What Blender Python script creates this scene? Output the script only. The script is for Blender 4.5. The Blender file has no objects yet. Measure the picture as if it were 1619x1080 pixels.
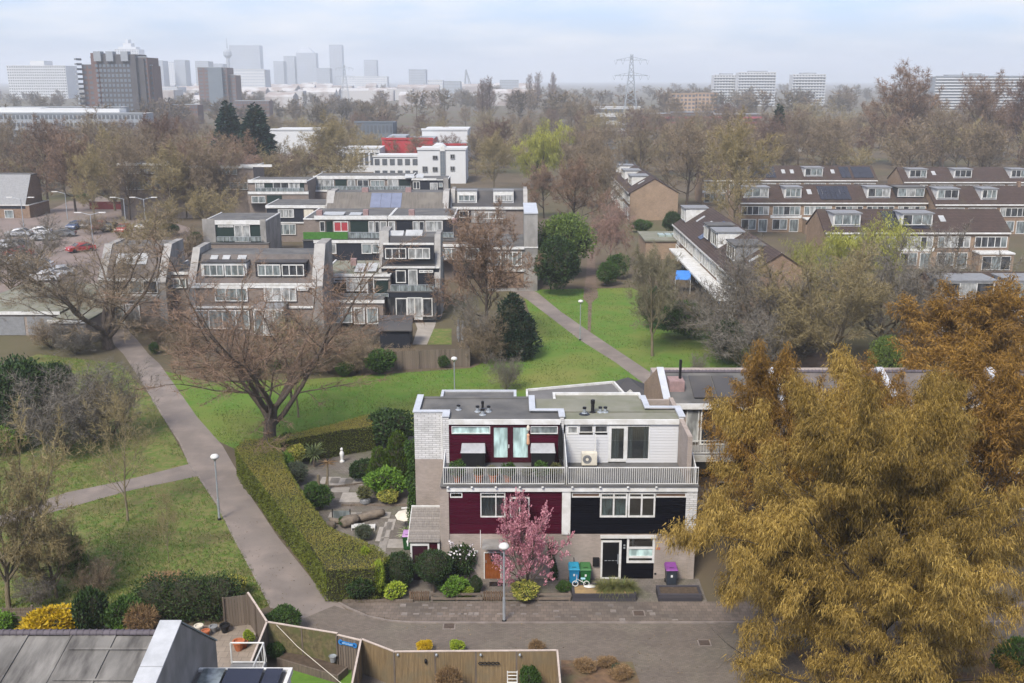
import bpy, math, random
import numpy as np
from mathutils import Vector, Matrix
# ------------------------------------------------------------------ camera, sky, sun, exposure
SC = bpy.context.scene
COL = SC.collection
F, CX, CY, HZ, CAMH = 1619.0, 809.5, 540.0, 125.0, 27.0
PITCH = math.atan((CY - HZ) / F)
cp, sp = math.cos(PITCH), math.sin(PITCH)
cam_d = bpy.data.cameras.new('camera')
cam_d.lens = 36.0; cam_d.sensor_width = 36.0; cam_d.sensor_fit = 'HORIZONTAL'
cam_d.clip_start = 0.5; cam_d.clip_end = 20000
cam = bpy.data.objects.new('camera', cam_d); COL.objects.link(cam)
cam.location = (0, 0, CAMH); cam.rotation_euler = (math.pi / 2 - PITCH, 0, 0)
SC.camera = cam
SUN_EL, SUN_AZ = 48.0, 205.0          # azimuth clockwise from +Y: behind the camera, a little to the left
wd = bpy.data.worlds.new('World'); SC.world = wd; wd.use_nodes = True
nt = wd.node_tree; nt.nodes.clear()
def wn(t, **k):
    n = nt.nodes.new(t)
    for a, b in k.items(): setattr(n, a, b)
    return n
sky = wn('ShaderNodeTexSky', sky_type='NISHITA', sun_disc=False)
sky.sun_elevation = math.radians(SUN_EL); sky.sun_rotation = math.radians(SUN_AZ)
sky.air_density = 1.0; sky.dust_density = 1.6; sky.ozone_density = 1.6; sky.altitude = 0
tc = wn('ShaderNodeTexCoord')
sepd = wn('ShaderNodeSeparateXYZ'); nt.links.new(tc.outputs['Generated'], sepd.inputs[0])
mz = wn('ShaderNodeMath', operation='ADD'); nt.links.new(sepd.outputs['Z'], mz.inputs[0]); mz.inputs[1].default_value = 0.16
dv = wn('ShaderNodeVectorMath', operation='DIVIDE'); nt.links.new(tc.outputs['Generated'], dv.inputs[0])
cmb = wn('ShaderNodeCombineXYZ'); cmb.inputs[2].default_value = 1.0
nt.links.new(mz.outputs[0], cmb.inputs[0]); nt.links.new(mz.outputs[0], cmb.inputs[1]); nt.links.new(cmb.outputs[0], dv.inputs[1])
mpc = wn('ShaderNodeMapping'); mpc.inputs['Scale'].default_value = (0.75, 0.8, 2.0); mpc.inputs['Location'].default_value = (3.3, 1.2, 0.4)
nt.links.new(dv.outputs[0], mpc.inputs[0])
cn = wn('ShaderNodeTexNoise'); cn.inputs['Scale'].default_value = 1.7; cn.inputs['Detail'].default_value = 7; cn.inputs['Roughness'].default_value = 0.55
nt.links.new(mpc.outputs[0], cn.inputs['Vector'])
cr = wn('ShaderNodeValToRGB'); cr.color_ramp.elements[0].position = 0.38; cr.color_ramp.elements[1].position = 0.66
cr.color_ramp.elements[0].color = (0.08, 0.08, 0.08, 1); cr.color_ramp.elements[1].color = (0.95, 0.95, 0.95, 1)
nt.links.new(cn.outputs[0], cr.inputs[0])
SKY_STR = 0.12
blue = wn('ShaderNodeMix', data_type='RGBA', blend_type='MULTIPLY'); blue.inputs[0].default_value = 1.0
nt.links.new(sky.outputs[0], blue.inputs[6]); blue.inputs[7].default_value = (0.44, 0.53, 0.78, 1)
cmx = wn('ShaderNodeMix', data_type='RGBA'); nt.links.new(cr.outputs[0], cmx.inputs[0])
nt.links.new(blue.outputs[2], cmx.inputs[6]); cmx.inputs[7].default_value = (3.5, 3.5, 3.5, 1)
bg = wn('ShaderNodeBackground'); bg.inputs[1].default_value = SKY_STR; nt.links.new(cmx.outputs[2], bg.inputs[0])
wo = wn('ShaderNodeOutputWorld'); nt.links.new(bg.outputs[0], wo.inputs[0])
sd = bpy.data.lights.new('sun', 'SUN'); sd.energy = 2.2; sd.angle = math.radians(18); sd.color = (1.0, 0.92, 0.80)
so = bpy.data.objects.new('sun', sd); COL.objects.link(so); so.location = (-30, -40, 80)
_az, _el = math.radians(SUN_AZ), math.radians(SUN_EL)
_dir = Vector((math.sin(_az) * math.cos(_el), math.cos(_az) * math.cos(_el), math.sin(_el)))
so.rotation_euler = _dir.to_track_quat('Z', 'Y').to_euler()
vs = SC.view_settings; vs.view_transform = 'Standard'; vs.look = 'None'; vs.gamma = 1.0; vs.use_curve_mapping = False
vs.exposure = 1.32
SC.render.engine = 'CYCLES'
cy = SC.cycles
cy.use_denoising = True; cy.max_bounces = 6; cy.diffuse_bounces = 3; cy.glossy_bounces = 2; cy.transmission_bounces = 4
cy.volume_bounces = 1; cy.transparent_max_bounces = 12; cy.sample_clamp_indirect = 8; cy.use_adaptive_sampling = True
cy.adaptive_threshold = 0.02; cy.caustics_reflective = False; cy.caustics_refractive = False

# ------------------------------------------------------------------ helpers
def P(px, py, z=0.0):
    """the ground point (or the point at height z) seen at a pixel of the photograph"""
    u = (px - CX) / F; v = (CY - py) / F
    t = (z - CAMH) / (-sp + v * cp)
    return (u * t, (cp + v * sp) * t)
def ZY(px, py, Y):
    u = (px - CX) / F; v = (CY - py) / F
    t = Y / (cp + v * sp)
    return (u * t, CAMH + (-sp + v * cp) * t)
def P3(px, py, z=0.0):
    a = P(px, py, z); return (a[0], a[1], z)
ORG = {}
CURFR = None                              # a facade's own frame (along, into, up) while one is being built
class MB:
    """collects shapes; build() links them as one mesh object"""
    def __init__(s, fr=None): s.v = []; s.f = []; s.mi = []; s.m = 0; s.fr = fr or CURFR
    def add(s, vs, fs):
        b = len(s.v)
        if s.fr: vs = [s.fr(*p) for p in vs]
        s.v.extend(vs)
        for f in fs: s.f.append([b + i for i in f]); s.mi.append(s.m)
        return s
    def box(s, x0, x1, y0, y1, z0, z1):
        return s.add([(x0,y0,z0),(x1,y0,z0),(x1,y1,z0),(x0,y1,z0),(x0,y0,z1),(x1,y0,z1),(x1,y1,z1),(x0,y1,z1)],
                     [(0,3,2,1),(4,5,6,7),(0,1,5,4),(1,2,6,5),(2,3,7,6),(3,0,4,7)])
    def obox(s, c, sz, rz=0.0, rx=0.0):
        R = Matrix.Rotation(rz, 3, 'Z') @ Matrix.Rotation(rx, 3, 'X'); c = Vector(c)
        vs = []
        for k in ((-1,-1,-1),(1,-1,-1),(1,1,-1),(-1,1,-1),(-1,-1,1),(1,-1,1),(1,1,1),(-1,1,1)):
            vs.append(tuple(c + R @ Vector((k[0]*sz[0]/2, k[1]*sz[1]/2, k[2]*sz[2]/2))))
        return s.add(vs, [(0,3,2,1),(4,5,6,7),(0,1,5,4),(1,2,6,5),(2,3,7,6),(3,0,4,7)])
    def tube(s, p, q, r, r2=None, n=8, cap=True):
        p = Vector(p); q = Vector(q); r2 = r if r2 is None else r2
        d = (q - p)
        if d.length < 1e-6: return s
        d.normalize(); a = d.orthogonal().normalized(); b = d.cross(a)
        vs = []
        for c, rr in ((p, r), (q, r2)):
            for i in range(n):
                t = 2 * math.pi * i / n
                vs.append(tuple(c + a * (rr * math.cos(t)) + b * (rr * math.sin(t))))
        fs = [(i, (i+1) % n, n + (i+1) % n, n + i) for i in range(n)]
        if cap: fs += [tuple(range(n))[::-1], tuple(range(n, 2*n))]
        return s.add(vs, fs)
    def path(s, pts, r, n=6):
        for a, b in zip(pts, pts[1:]): s.tube(a, b, r, r, n)
        return s
    def lathe(s, c, prof, n=16, sx=1.0, sy=1.0):
        vs = []; k = len(prof)
        for r, z in prof:
            for i in range(n):
                t = 2 * math.pi * i / n
                vs.append((c[0] + sx * r * math.cos(t), c[1] + sy * r * math.sin(t), c[2] + z))
        fs = []
        for j in range(k - 1):
            for i in range(n): fs.append((j*n+i, j*n+(i+1) % n, (j+1)*n+(i+1) % n, (j+1)*n+i))
        fs += [tuple(range(n))[::-1], tuple(range((k-1)*n, k*n))]
        return s.add(vs, fs)
    def prism(s, pts, z0, z1):
        n = len(pts)
        ar = sum(pts[i][0]*pts[(i+1) % n][1] - pts[(i+1) % n][0]*pts[i][1] for i in range(n))
        if ar < 0: pts = pts[::-1]
        vs = [(x, y, z0) for x, y in pts] + [(x, y, z1) for x, y in pts]
        return s.add(vs, [tuple(range(n))[::-1], tuple(range(n, 2*n))] + [(i, (i+1) % n, n+(i+1) % n, n+i) for i in range(n)])
    def extr(s, prof, x0, x1):
        """profile in (depth, height) pushed along the first axis"""
        n = len(prof)
        vs = [(x0, a, b) for a, b in prof] + [(x1, a, b) for a, b in prof]
        return s.add(vs, [tuple(range(n)), tuple(range(n, 2*n))[::-1]] + [(i, n+i, n+(i+1) % n, (i+1) % n) for i in range(n)])
    def poly(s, pts): return s.add(list(pts), [tuple(range(len(pts)))])
    def slab(s, pts, t):
        """a closed slab t thick under the polygon pts"""
        n = len(pts); lo = [(x, y, z - t) for x, y, z in pts]
        return s.add(list(pts) + lo, [tuple(range(n)), tuple(range(n, 2*n))[::-1]] + [(i, n+i, n+(i+1) % n, (i+1) % n) for i in range(n)])
    def build(s, name, mat, parent=None, smooth=False):
        o0 = Vector(ORG.get(parent.name, (0,0,0))) if parent else Vector((0,0,0))
        me = bpy.data.meshes.new(name)
        vs = s.v if o0.length == 0 else [(x-o0.x, y-o0.y, z-o0.z) for x, y, z in s.v]
        me.from_pydata(vs, [], s.f)
        mats = mat if isinstance(mat, (list, tuple)) else [mat]
        for m in mats: me.materials.append(m)
        if len(mats) > 1: me.polygons.foreach_set('material_index', s.mi)
        if smooth: me.polygons.foreach_set('use_smooth', [True] * len(me.polygons))
        me.update()
        return place(name, me, parent)
def place(name, me, parent=None, loc=None):
    o = bpy.data.objects.new(name, me); COL.objects.link(o)
    if parent is not None:
        o.parent = parent; ORG[o.name] = ORG.get(parent.name, (0,0,0))
    if loc is not None: o.location = loc
    return o
def tag(o, label, cat, group=None):
    o['label'] = label; o['category'] = cat
    if group: o['group'] = group
    return o
def struct(o): o['kind'] = 'structure'; return o
def stuff(o, label=None, cat=None):
    o['kind'] = 'stuff'
    if label: o['label'] = label
    if cat: o['category'] = cat
    return o
def thing(name, label, cat, loc=(0,0,0), group=None):
    o = bpy.data.objects.new(name, None); COL.objects.link(o); o.location = loc; o.empty_display_size = 0.3
    ORG[o.name] = tuple(loc)
    return tag(o, label, cat, group)
def dup(root, loc, rz=0.0, label=None, sc=None):
    r = root.copy(); COL.objects.link(r); r.location = loc; r.rotation_euler = (0, 0, rz)
    if sc is not None: r.scale = sc if isinstance(sc, tuple) else (sc, sc, sc)
    if label: r['label'] = label
    for ch in root.children:
        c = ch.copy(); COL.objects.link(c); c.parent = r
        for g in ch.children:
            d = g.copy(); COL.objects.link(d); d.parent = c
    return r

# ------------------------------------------------------------------ materials
MATS = {}
def mat(name, c, c2=None, rough=0.8, scale=4.0, bump=0.0, bscale=None, spec=0.3, metal=0.0, rand=0.0, pat=None, space='Object', detail=6.0, mixpos=(0.35, 0.65), c3=None, s3=0.3, streak=None):
    if name in MATS: return MATS[name]
    m = bpy.data.materials.new(name); m.use_nodes = True
    t = m.node_tree; N = t.nodes; Lk = t.links
    b = N['Principled BSDF']; b.inputs['Roughness'].default_value = rough; b.inputs['Metallic'].default_value = metal
    b.inputs['Specular IOR Level'].default_value = spec
    co = N.new('ShaderNodeTexCoord')
    if space == 'World':
        g = N.new('ShaderNodeNewGeometry'); vec = g.outputs['Position']
    else: vec = co.outputs['Object']
    if streak:
        mp = N.new('ShaderNodeMapping'); mp.inputs['Scale'].default_value = streak; Lk.new(vec, mp.inputs[0]); nvec = mp.outputs[0]
    else: nvec = vec
    no = N.new('ShaderNodeTexNoise'); no.inputs['Scale'].default_value = scale; no.inputs['Detail'].default_value = detail; no.inputs['Roughness'].default_value = 0.62
    Lk.new(nvec, no.inputs['Vector'])
    rp = N.new('ShaderNodeValToRGB'); rp.color_ramp.elements[0].position = mixpos[0]; rp.color_ramp.elements[1].position = mixpos[1]
    c2 = c2 or tuple(x * 0.78 for x in c)
    rp.color_ramp.elements[0].color = (*c, 1); rp.color_ramp.elements[1].color = (*c2, 1)
    Lk.new(no.outputs[0], rp.inputs[0])
    col = rp.outputs[0]
    if c3:
        n3 = N.new('ShaderNodeTexNoise'); n3.inputs['Scale'].default_value = s3; n3.inputs['Detail'].default_value = 5; Lk.new(vec, n3.inputs['Vector'])
        r3 = N.new('ShaderNodeValToRGB'); r3.color_ramp.elements[0].position = 0.48; r3.color_ramp.elements[1].position = 0.68; Lk.new(n3.outputs[0], r3.inputs[0])
        mx = N.new('ShaderNodeMix'); mx.data_type = 'RGBA'; Lk.new(r3.outputs[0], mx.inputs[0]); Lk.new(col, mx.inputs[6]); mx.inputs[7].default_value = (*c3, 1)
        col = mx.outputs[2]
    hgt = None
    if pat:
        sx = N.new('ShaderNodeSeparateXYZ'); Lk.new(vec, sx.inputs[0])
        cb = N.new('ShaderNodeCombineXYZ')
        if pat['axes'] == 'wall':          # along x+y, up z
            ad = N.new('ShaderNodeMath'); ad.operation = 'ADD'; Lk.new(sx.outputs[0], ad.inputs[0]); Lk.new(sx.outputs[1], ad.inputs[1])
            Lk.new(ad.outputs[0], cb.inputs[0]); Lk.new(sx.outputs[2], cb.inputs[1])
        else:
            Lk.new(sx.outputs[0], cb.inputs[0]); Lk.new(sx.outputs[1], cb.inputs[1])
        br = N.new('ShaderNodeTexBrick'); br.inputs['Scale'].default_value = 1.0
        br.inputs['Brick Width'].default_value = pat['w']; br.inputs['Row Height'].default_value = pat['h']; br.inputs['Mortar Size'].default_value = pat['m']
        br.inputs['Mortar Smooth'].default_value = 0.2; br.inputs['Bias'].default_value = 0.0
        br.offset = pat.get('off', 0.5)
        br.inputs['Color1'].default_value = (0, 0, 0, 1); br.inputs['Color2'].default_value = (1, 1, 1, 1); br.inputs['Mortar'].default_value = (0.5, 0.5, 0.5, 1)
        Lk.new(cb.outputs[0], br.inputs['Vector'])
        v = N.new('ShaderNodeHueSaturation'); v.inputs['Saturation'].default_value = 1.0
        mr = N.new('ShaderNodeMapRange'); a = pat.get('var', 0.25); mr.inputs['To Min'].default_value = 1 - a; mr.inputs['To Max'].default_value = 1 + a
        Lk.new(br.outputs['Color'], mr.inputs[0]); Lk.new(mr.outputs[0], v.inputs['Value']); Lk.new(col, v.inputs['Color'])
        mm = N.new('ShaderNodeMix'); mm.data_type = 'RGBA'; Lk.new(br.outputs['Fac'], mm.inputs[0]); Lk.new(v.outputs[0], mm.inputs[6]); mm.inputs[7].default_value = (*pat['mc'], 1)
        col = mm.outputs[2]; hgt = br.outputs['Fac']
    if rand:
        oi = N.new('ShaderNodeObjectInfo'); hv = N.new('ShaderNodeHueSaturation')
        mr = N.new('ShaderNodeMapRange'); mr.inputs['To Min'].default_value = 1 - rand; mr.inputs['To Max'].default_value = 1 + rand
        Lk.new(oi.outputs['Random'], mr.inputs[0]); Lk.new(mr.outputs[0], hv.inputs['Value']); Lk.new(col, hv.inputs['Color']); col = hv.outputs[0]
    Lk.new(col, b.inputs['Base Color'])
    if bump or hgt is not None:
        bp = N.new('ShaderNodeBump'); bp.inputs['Strength'].default_value = bump or 0.4; bp.inputs['Distance'].default_value = 0.02
        if hgt is not None:
            bp.invert = True; Lk.new(hgt, bp.inputs['Height'])
        else:
            n2 = N.new('ShaderNodeTexNoise'); n2.inputs['Scale'].default_value = bscale or scale * 4; n2.inputs['Detail'].default_value = 4; Lk.new(nvec, n2.inputs['Vector']); Lk.new(n2.outputs[0], bp.inputs['Height'])
        Lk.new(bp.outputs[0], b.inputs['Normal'])
    MATS[name] = m; return m
def leafmat(name, ca, cb, cc=None, rough=0.6, trans=0.25, pos=0.5):
    """foliage: each leaf has its own tint between the given colours"""
    if name in MATS: return MATS[name]
    m = bpy.data.materials.new(name); m.use_nodes = True
    N = m.node_tree.nodes; Lk = m.node_tree.links; b = N['Principled BSDF']
    b.inputs['Roughness'].default_value = rough; b.inputs['Specular IOR Level'].default_value = 0.25
    at = N.new('ShaderNodeAttribute'); at.attribute_name = 'tint'
    rp = N.new('ShaderNodeValToRGB'); rp.color_ramp.elements[0].color = (*ca, 1); rp.color_ramp.elements[1].color = (*cb, 1)
    if cc: e = rp.color_ramp.elements.new(pos); e.color = (*cc, 1)
    Lk.new(at.outputs['Fac'], rp.inputs[0])
    oi = N.new('ShaderNodeObjectInfo'); hv = N.new('ShaderNodeHueSaturation'); mr = N.new('ShaderNodeMapRange')
    mr.inputs['To Min'].default_value = 0.86; mr.inputs['To Max'].default_value = 1.14; Lk.new(oi.outputs['Random'], mr.inputs[0]); Lk.new(mr.outputs[0], hv.inputs['Value'])
    Lk.new(rp.outputs[0], hv.inputs['Color']); Lk.new(hv.outputs[0], b.inputs['Base Color'])
    if trans:
        tr = N.new('ShaderNodeBsdfTranslucent'); Lk.new(hv.outputs[0], tr.inputs[0])
        mx = N.new('ShaderNodeMixShader'); mx.inputs[0].default_value = trans; Lk.new(b.outputs[0], mx.inputs[1]); Lk.new(tr.outputs[0], mx.inputs[2])
        Lk.new(mx.outputs[0], N['Material Output'].inputs[0])
    MATS[name] = m; return m
def glassmat(name, c, rough=0.06, see=0.0):
    if name in MATS: return MATS[name]
    m = bpy.data.materials.new(name); m.use_nodes = True
    N = m.node_tree.nodes; Lk = m.node_tree.links; b = N['Principled BSDF']
    b.inputs['Base Color'].default_value = (*c, 1); b.inputs['Roughness'].default_value = rough; b.inputs['Specular IOR Level'].default_value = 0.6
    if see:
        tr = N.new('ShaderNodeBsdfTransparent'); tr.inputs[0].default_value = (0.86, 0.9, 0.88, 1)
        gl = N.new('ShaderNodeBsdfGlossy'); gl.inputs['Roughness'].default_value = 0.03
        fr = N.new('ShaderNodeFresnel'); fr.inputs[0].default_value = 1.6
        mr = N.new('ShaderNodeMapRange'); mr.inputs['To Min'].default_value = 0.09; mr.inputs['To Max'].default_value = 0.95; Lk.new(fr.outputs[0], mr.inputs[0])
        mx = N.new('ShaderNodeMixShader'); Lk.new(mr.outputs[0], mx.inputs[0]); Lk.new(tr.outputs[0], mx.inputs[1]); Lk.new(gl.outputs[0], mx.inputs[2])
        Lk.new(mx.outputs[0], N['Material Output'].inputs[0])
    else:                                   # a dim room with curtains or blinds seen unevenly through the pane
        no = N.new('ShaderNodeTexNoise'); no.inputs['Scale'].default_value = 1.6; co = N.new('ShaderNodeTexCoord')
        mp = N.new('ShaderNodeMapping'); mp.inputs['Scale'].default_value = (1.6, 1.6, 0.5); Lk.new(co.outputs['Object'], mp.inputs[0]); Lk.new(mp.outputs[0], no.inputs['Vector'])
        rp = N.new('ShaderNodeValToRGB'); rp.color_ramp.elements[0].position = 0.4; rp.color_ramp.elements[1].position = 0.62
        rp.color_ramp.elements[0].color = (*c, 1); rp.color_ramp.elements[1].color = (*[min(1, x * 2.2 + 0.015) for x in c], 1)
        Lk.new(no.outputs[0], rp.inputs[0]); Lk.new(rp.outputs[0], b.inputs['Base Color'])
    MATS[name] = m; return m
WHITE = mat('white_paint', (0.64,0.64,0.62), (0.50,0.50,0.475), 0.55, 2.0, c3=(0.48,0.47,0.43), s3=1.3)
CREAM = mat('cream_paint', (0.62,0.58,0.48), None, 0.6, 2.0)
BURG = mat('burgundy_boards', (0.060,0.004,0.015), (0.036,0.003,0.011), 0.5, 3.0, streak=(1,1,6), rand=0.15, spec=0.1)
BURGD = mat('burgundy_door_paint', (0.045,0.004,0.011), None, 0.4, 3.0, spec=0.4)
BLACKB = mat('black_boards', (0.002,0.002,0.004), (0.004,0.004,0.007), 0.7, 3.0, streak=(1,1,6), rand=0.2, spec=0.05)
WHITEB = mat('white_boards', (0.58,0.585,0.59), (0.47,0.475,0.48), 0.6, 2.5, streak=(0.5,0.5,4), rand=0.03)
BRICK = mat('beige_grey_brick', (0.33,0.275,0.235), (0.27,0.225,0.195), 0.9, 0.9, c3=(0.245,0.205,0.17), s3=0.45, pat=dict(axes='wall', w=0.22, h=0.062, m=0.006, mc=(0.30,0.27,0.24), var=0.10))
WBRICK = mat('white_painted_brick', (0.56,0.555,0.545), (0.44,0.435,0.42), 0.8, 1.2, bump=0.6, pat=dict(axes='wall', w=0.42, h=0.125, m=0.012, mc=(0.24,0.235,0.225), var=0.10))
BRICKD = mat('brown_brick', (0.235,0.155,0.10), (0.185,0.12,0.08), 0.9, 0.8, pat=dict(axes='wall', w=0.22, h=0.062, m=0.006, mc=(0.25,0.2,0.16), var=0.18))
BRICKY = mat('sandy_brick', (0.30,0.21,0.14), (0.23,0.16,0.105), 0.9, 0.8, pat=dict(axes='wall', w=0.22, h=0.062, m=0.006, mc=(0.28,0.23,0.18), var=0.15))
CONC = mat('pale_concrete', (0.29,0.28,0.26), (0.21,0.20,0.188), 0.9, 1.2, bump=0.1, c3=(0.165,0.16,0.147), s3=0.5, streak=(1,1,0.4))
FELT = mat('grey_roof_felt', (0.105,0.103,0.10), (0.075,0.074,0.072), 0.9, 0.6, bump=0.15, bscale=40, c3=(0.135,0.13,0.12), s3=0.5)
FELT2 = mat('mossy_roof_felt', (0.21,0.205,0.165), (0.165,0.165,0.125), 0.9, 0.5, bump=0.15, bscale=40, c3=(0.15,0.155,0.105), s3=0.8)
ALU = mat('zinc_capping', (0.50,0.52,0.545), (0.42,0.44,0.46), 0.5, 1.5, metal=0.15, spec=0.4)
CAPC = mat('concrete_capping', (0.34,0.33,0.31), (0.26,0.25,0.235), 0.8, 1.5)
TILE = mat('brown_roof_tiles', (0.072,0.047,0.038), (0.052,0.035,0.029), 0.8, 0.35, bump=0.7, pat=dict(axes='wall', w=0.34, h=0.19, m=0.022, mc=(0.03,0.021,0.018), var=0.14, off=0.0), c3=(0.075,0.062,0.042), s3=0.22)
RIDGE = mat('purple_ridge_tile', (0.10,0.085,0.095), (0.075,0.065,0.075), 0.6, 3.0, rand=0.15)
BITUM = mat('weathered_bitumen', (0.20,0.19,0.172), (0.06,0.056,0.052), 0.9, 0.8, bump=0.1, bscale=30, c3=(0.12,0.115,0.105), s3=0.5, rand=0.08, streak=(1.7,0.42,0.42), mixpos=(0.42,0.68))
DARKM = mat('dark_metal', (0.02,0.02,0.022), None, 0.45, 3, metal=0.3)
GREYM = mat('galvanised_steel', (0.42,0.45,0.47), (0.34,0.37,0.39), 0.45, 3, metal=0.5)
GREY = mat('grey_paint', (0.22,0.225,0.23), None, 0.6, 3)
WOODG = mat('weathered_grey_wood', (0.17,0.135,0.105), (0.105,0.085,0.067), 0.9, 3.0, bump=0.25, rand=0.22, streak=(4,4,0.5))
WOODR = mat('grey_shingle_wood', (0.24,0.215,0.19), (0.16,0.145,0.13), 0.9, 3.0, bump=0.25, rand=0.14, streak=(6,1,1))
WOODO = mat('orange_varnished_wood', (0.24,0.075,0.018), (0.15,0.042,0.011), 0.4, 3.0, streak=(8,8,0.6), spec=0.5)
BAMBOO = mat('bamboo_screen', (0.25,0.18,0.095), (0.155,0.11,0.06), 0.85, 16.0, bump=0.5, streak=(1,1,0.06), rand=0.08, c3=(0.17,0.135,0.08), s3=1.2)
TERRA = mat('terracotta', (0.40,0.13,0.055), (0.29,0.095,0.042), 0.8, 6, rand=0.15)
SOIL = mat('dark_soil', (0.055,0.04,0.028), (0.09,0.065,0.045), 1.0, 5, bump=0.5, bscale=30, space='World')
PURP = mat('purple_plastic', (0.20,0.055,0.24), None, 0.4, 3)
BLUEP = mat('blue_plastic', (0.02,0.23,0.42), (0.016,0.19,0.36), 0.4, 3, spec=0.4)
GREENP = mat('green_plastic', (0.02,0.085,0.025), None, 0.45, 3)
BARK = mat('grey_brown_bark', (0.135,0.105,0.08), (0.075,0.058,0.044), 0.95, 4, bump=0.5, streak=(3,3,0.7))
BARKD = mat('dark_bark', (0.055,0.042,0.033), (0.034,0.026,0.021), 0.95, 4, bump=0.5, streak=(3,3,0.7))
BARKO = mat('olive_bark', (0.20,0.165,0.105), (0.12,0.098,0.062), 0.95, 4, bump=0.4, streak=(3,3,0.7))
GD = glassmat('dark_window_glass', (0.022,0.024,0.027)); GG = glassmat('grey_window_glass', (0.10,0.115,0.115)); GP = glassmat('curtained_window_glass', (0.17,0.175,0.17))
GSEE = glassmat('clear_window_glass', (1,1,1), see=1.0)
FROST = glassmat('frosted_green_glass', (0.23,0.31,0.295), 0.25)
SOLAR = mat('solar_cell', (0.012,0.014,0.024), (0.018,0.02,0.034), 0.14, 2, spec=0.6)
NAVY = mat('navy_cladding', (0.009,0.011,0.018), (0.015,0.018,0.026), 0.7, 2.0, rand=0.15, streak=(4,4,0.6))
GREENC = mat('dark_green_cladding', (0.007,0.020,0.017), (0.012,0.026,0.022), 0.7, 2.0, rand=0.15)
CURT = mat('pale_curtain', (0.50,0.50,0.47), (0.38,0.38,0.36), 0.9, 3.0, streak=(6,6,0.3))
# ------------------------------------------------------------------ plants: branch skeletons, twigs, leaves
def np_mesh(name, V, Fa, mats, tint=None, midx=None, smooth=False):
    """V (n,3), Fa (m,k) of one polygon size"""
    me = bpy.data.meshes.new(name); n, k = len(Fa), Fa.shape[1]
    me.vertices.add(len(V)); me.vertices.foreach_set('co', np.ascontiguousarray(V, np.float32).ravel())
    me.loops.add(n * k); me.loops.foreach_set('vertex_index', np.ascontiguousarray(Fa, np.int32).ravel())
    me.polygons.add(n); me.polygons.foreach_set('loop_start', np.arange(0, n * k, k, dtype=np.int32)); me.polygons.foreach_set('loop_total', np.full(n, k, np.int32))
    for m in (mats if isinstance(mats, (list, tuple)) else [mats]): me.materials.append(m)
    if midx is not None: me.polygons.foreach_set('material_index', np.asarray(midx, np.int32))
    if smooth: me.polygons.foreach_set('use_smooth', np.ones(n, bool))
    if tint is not None:
        at = me.attributes.new('tint', 'FLOAT', 'FACE'); at.data.foreach_set('value', np.ascontiguousarray(tint, np.float32))
    me.update(calc_edges=True); me.validate()
    return me
def unit(a): return a / np.maximum(np.linalg.norm(a, axis=-1, keepdims=True), 1e-9)
def tubes(S, n):
    """S rows p0 p1 r0 r1 -> quads"""
    S = np.asarray(S, float); p0, p1, r0, r1 = S[:, :3], S[:, 3:6], S[:, 6], S[:, 7]
    d = unit(p1 - p0); ref = np.where(np.abs(d[:, 2:3]) > 0.9, np.array([[1.0, 0, 0]]), np.array([[0, 0, 1.0]]))
    a = unit(np.cross(d, ref)); b = np.cross(d, a)
    t = np.arange(n) * 2 * math.pi / n
    ring = a[:, None, :] * np.cos(t)[None, :, None] + b[:, None, :] * np.sin(t)[None, :, None]
    V = np.concatenate([p0[:, None] + ring * r0[:, None, None], p1[:, None] + ring * r1[:, None, None]], 1)
    i = np.arange(n); q = np.stack([i, (i + 1) % n, n + (i + 1) % n, n + i], 1)
    Fa = (np.arange(len(S)) * 2 * n)[:, None, None] + q[None]
    return V.reshape(-1, 3), Fa.reshape(-1, 4)
def blades(p, d, L, W, rng):
    """thin triangles: root at p, along d"""
    d = unit(d); s = unit(np.cross(d, rng.normal(size=d.shape)))
    V = np.stack([p - s * (W / 2)[:, None], p + s * (W / 2)[:, None], p + d * L[:, None]], 1).reshape(-1, 3)
    return V, np.arange(len(p) * 3).reshape(-1, 3)
def leaves(p, L, W, rng, d=None, spread=1.0, flat=0.0):
    """diamond leaves (4 corners) with random facing, optionally biased along d"""
    r = rng.normal(size=p.shape) * spread
    if d is not None: r = r + d
    d1 = unit(r); s = rng.normal(size=p.shape); s[:, 2] *= (1 - flat); s = unit(np.cross(d1, s))
    V = np.stack([p, p + d1 * (L * 0.5)[:, None] + s * (W / 2)[:, None], p + d1 * L[:, None], p + d1 * (L * 0.5)[:, None] - s * (W / 2)[:, None]], 1).reshape(-1, 3)
    return V, np.arange(len(p) * 4).reshape(-1, 4)
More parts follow.
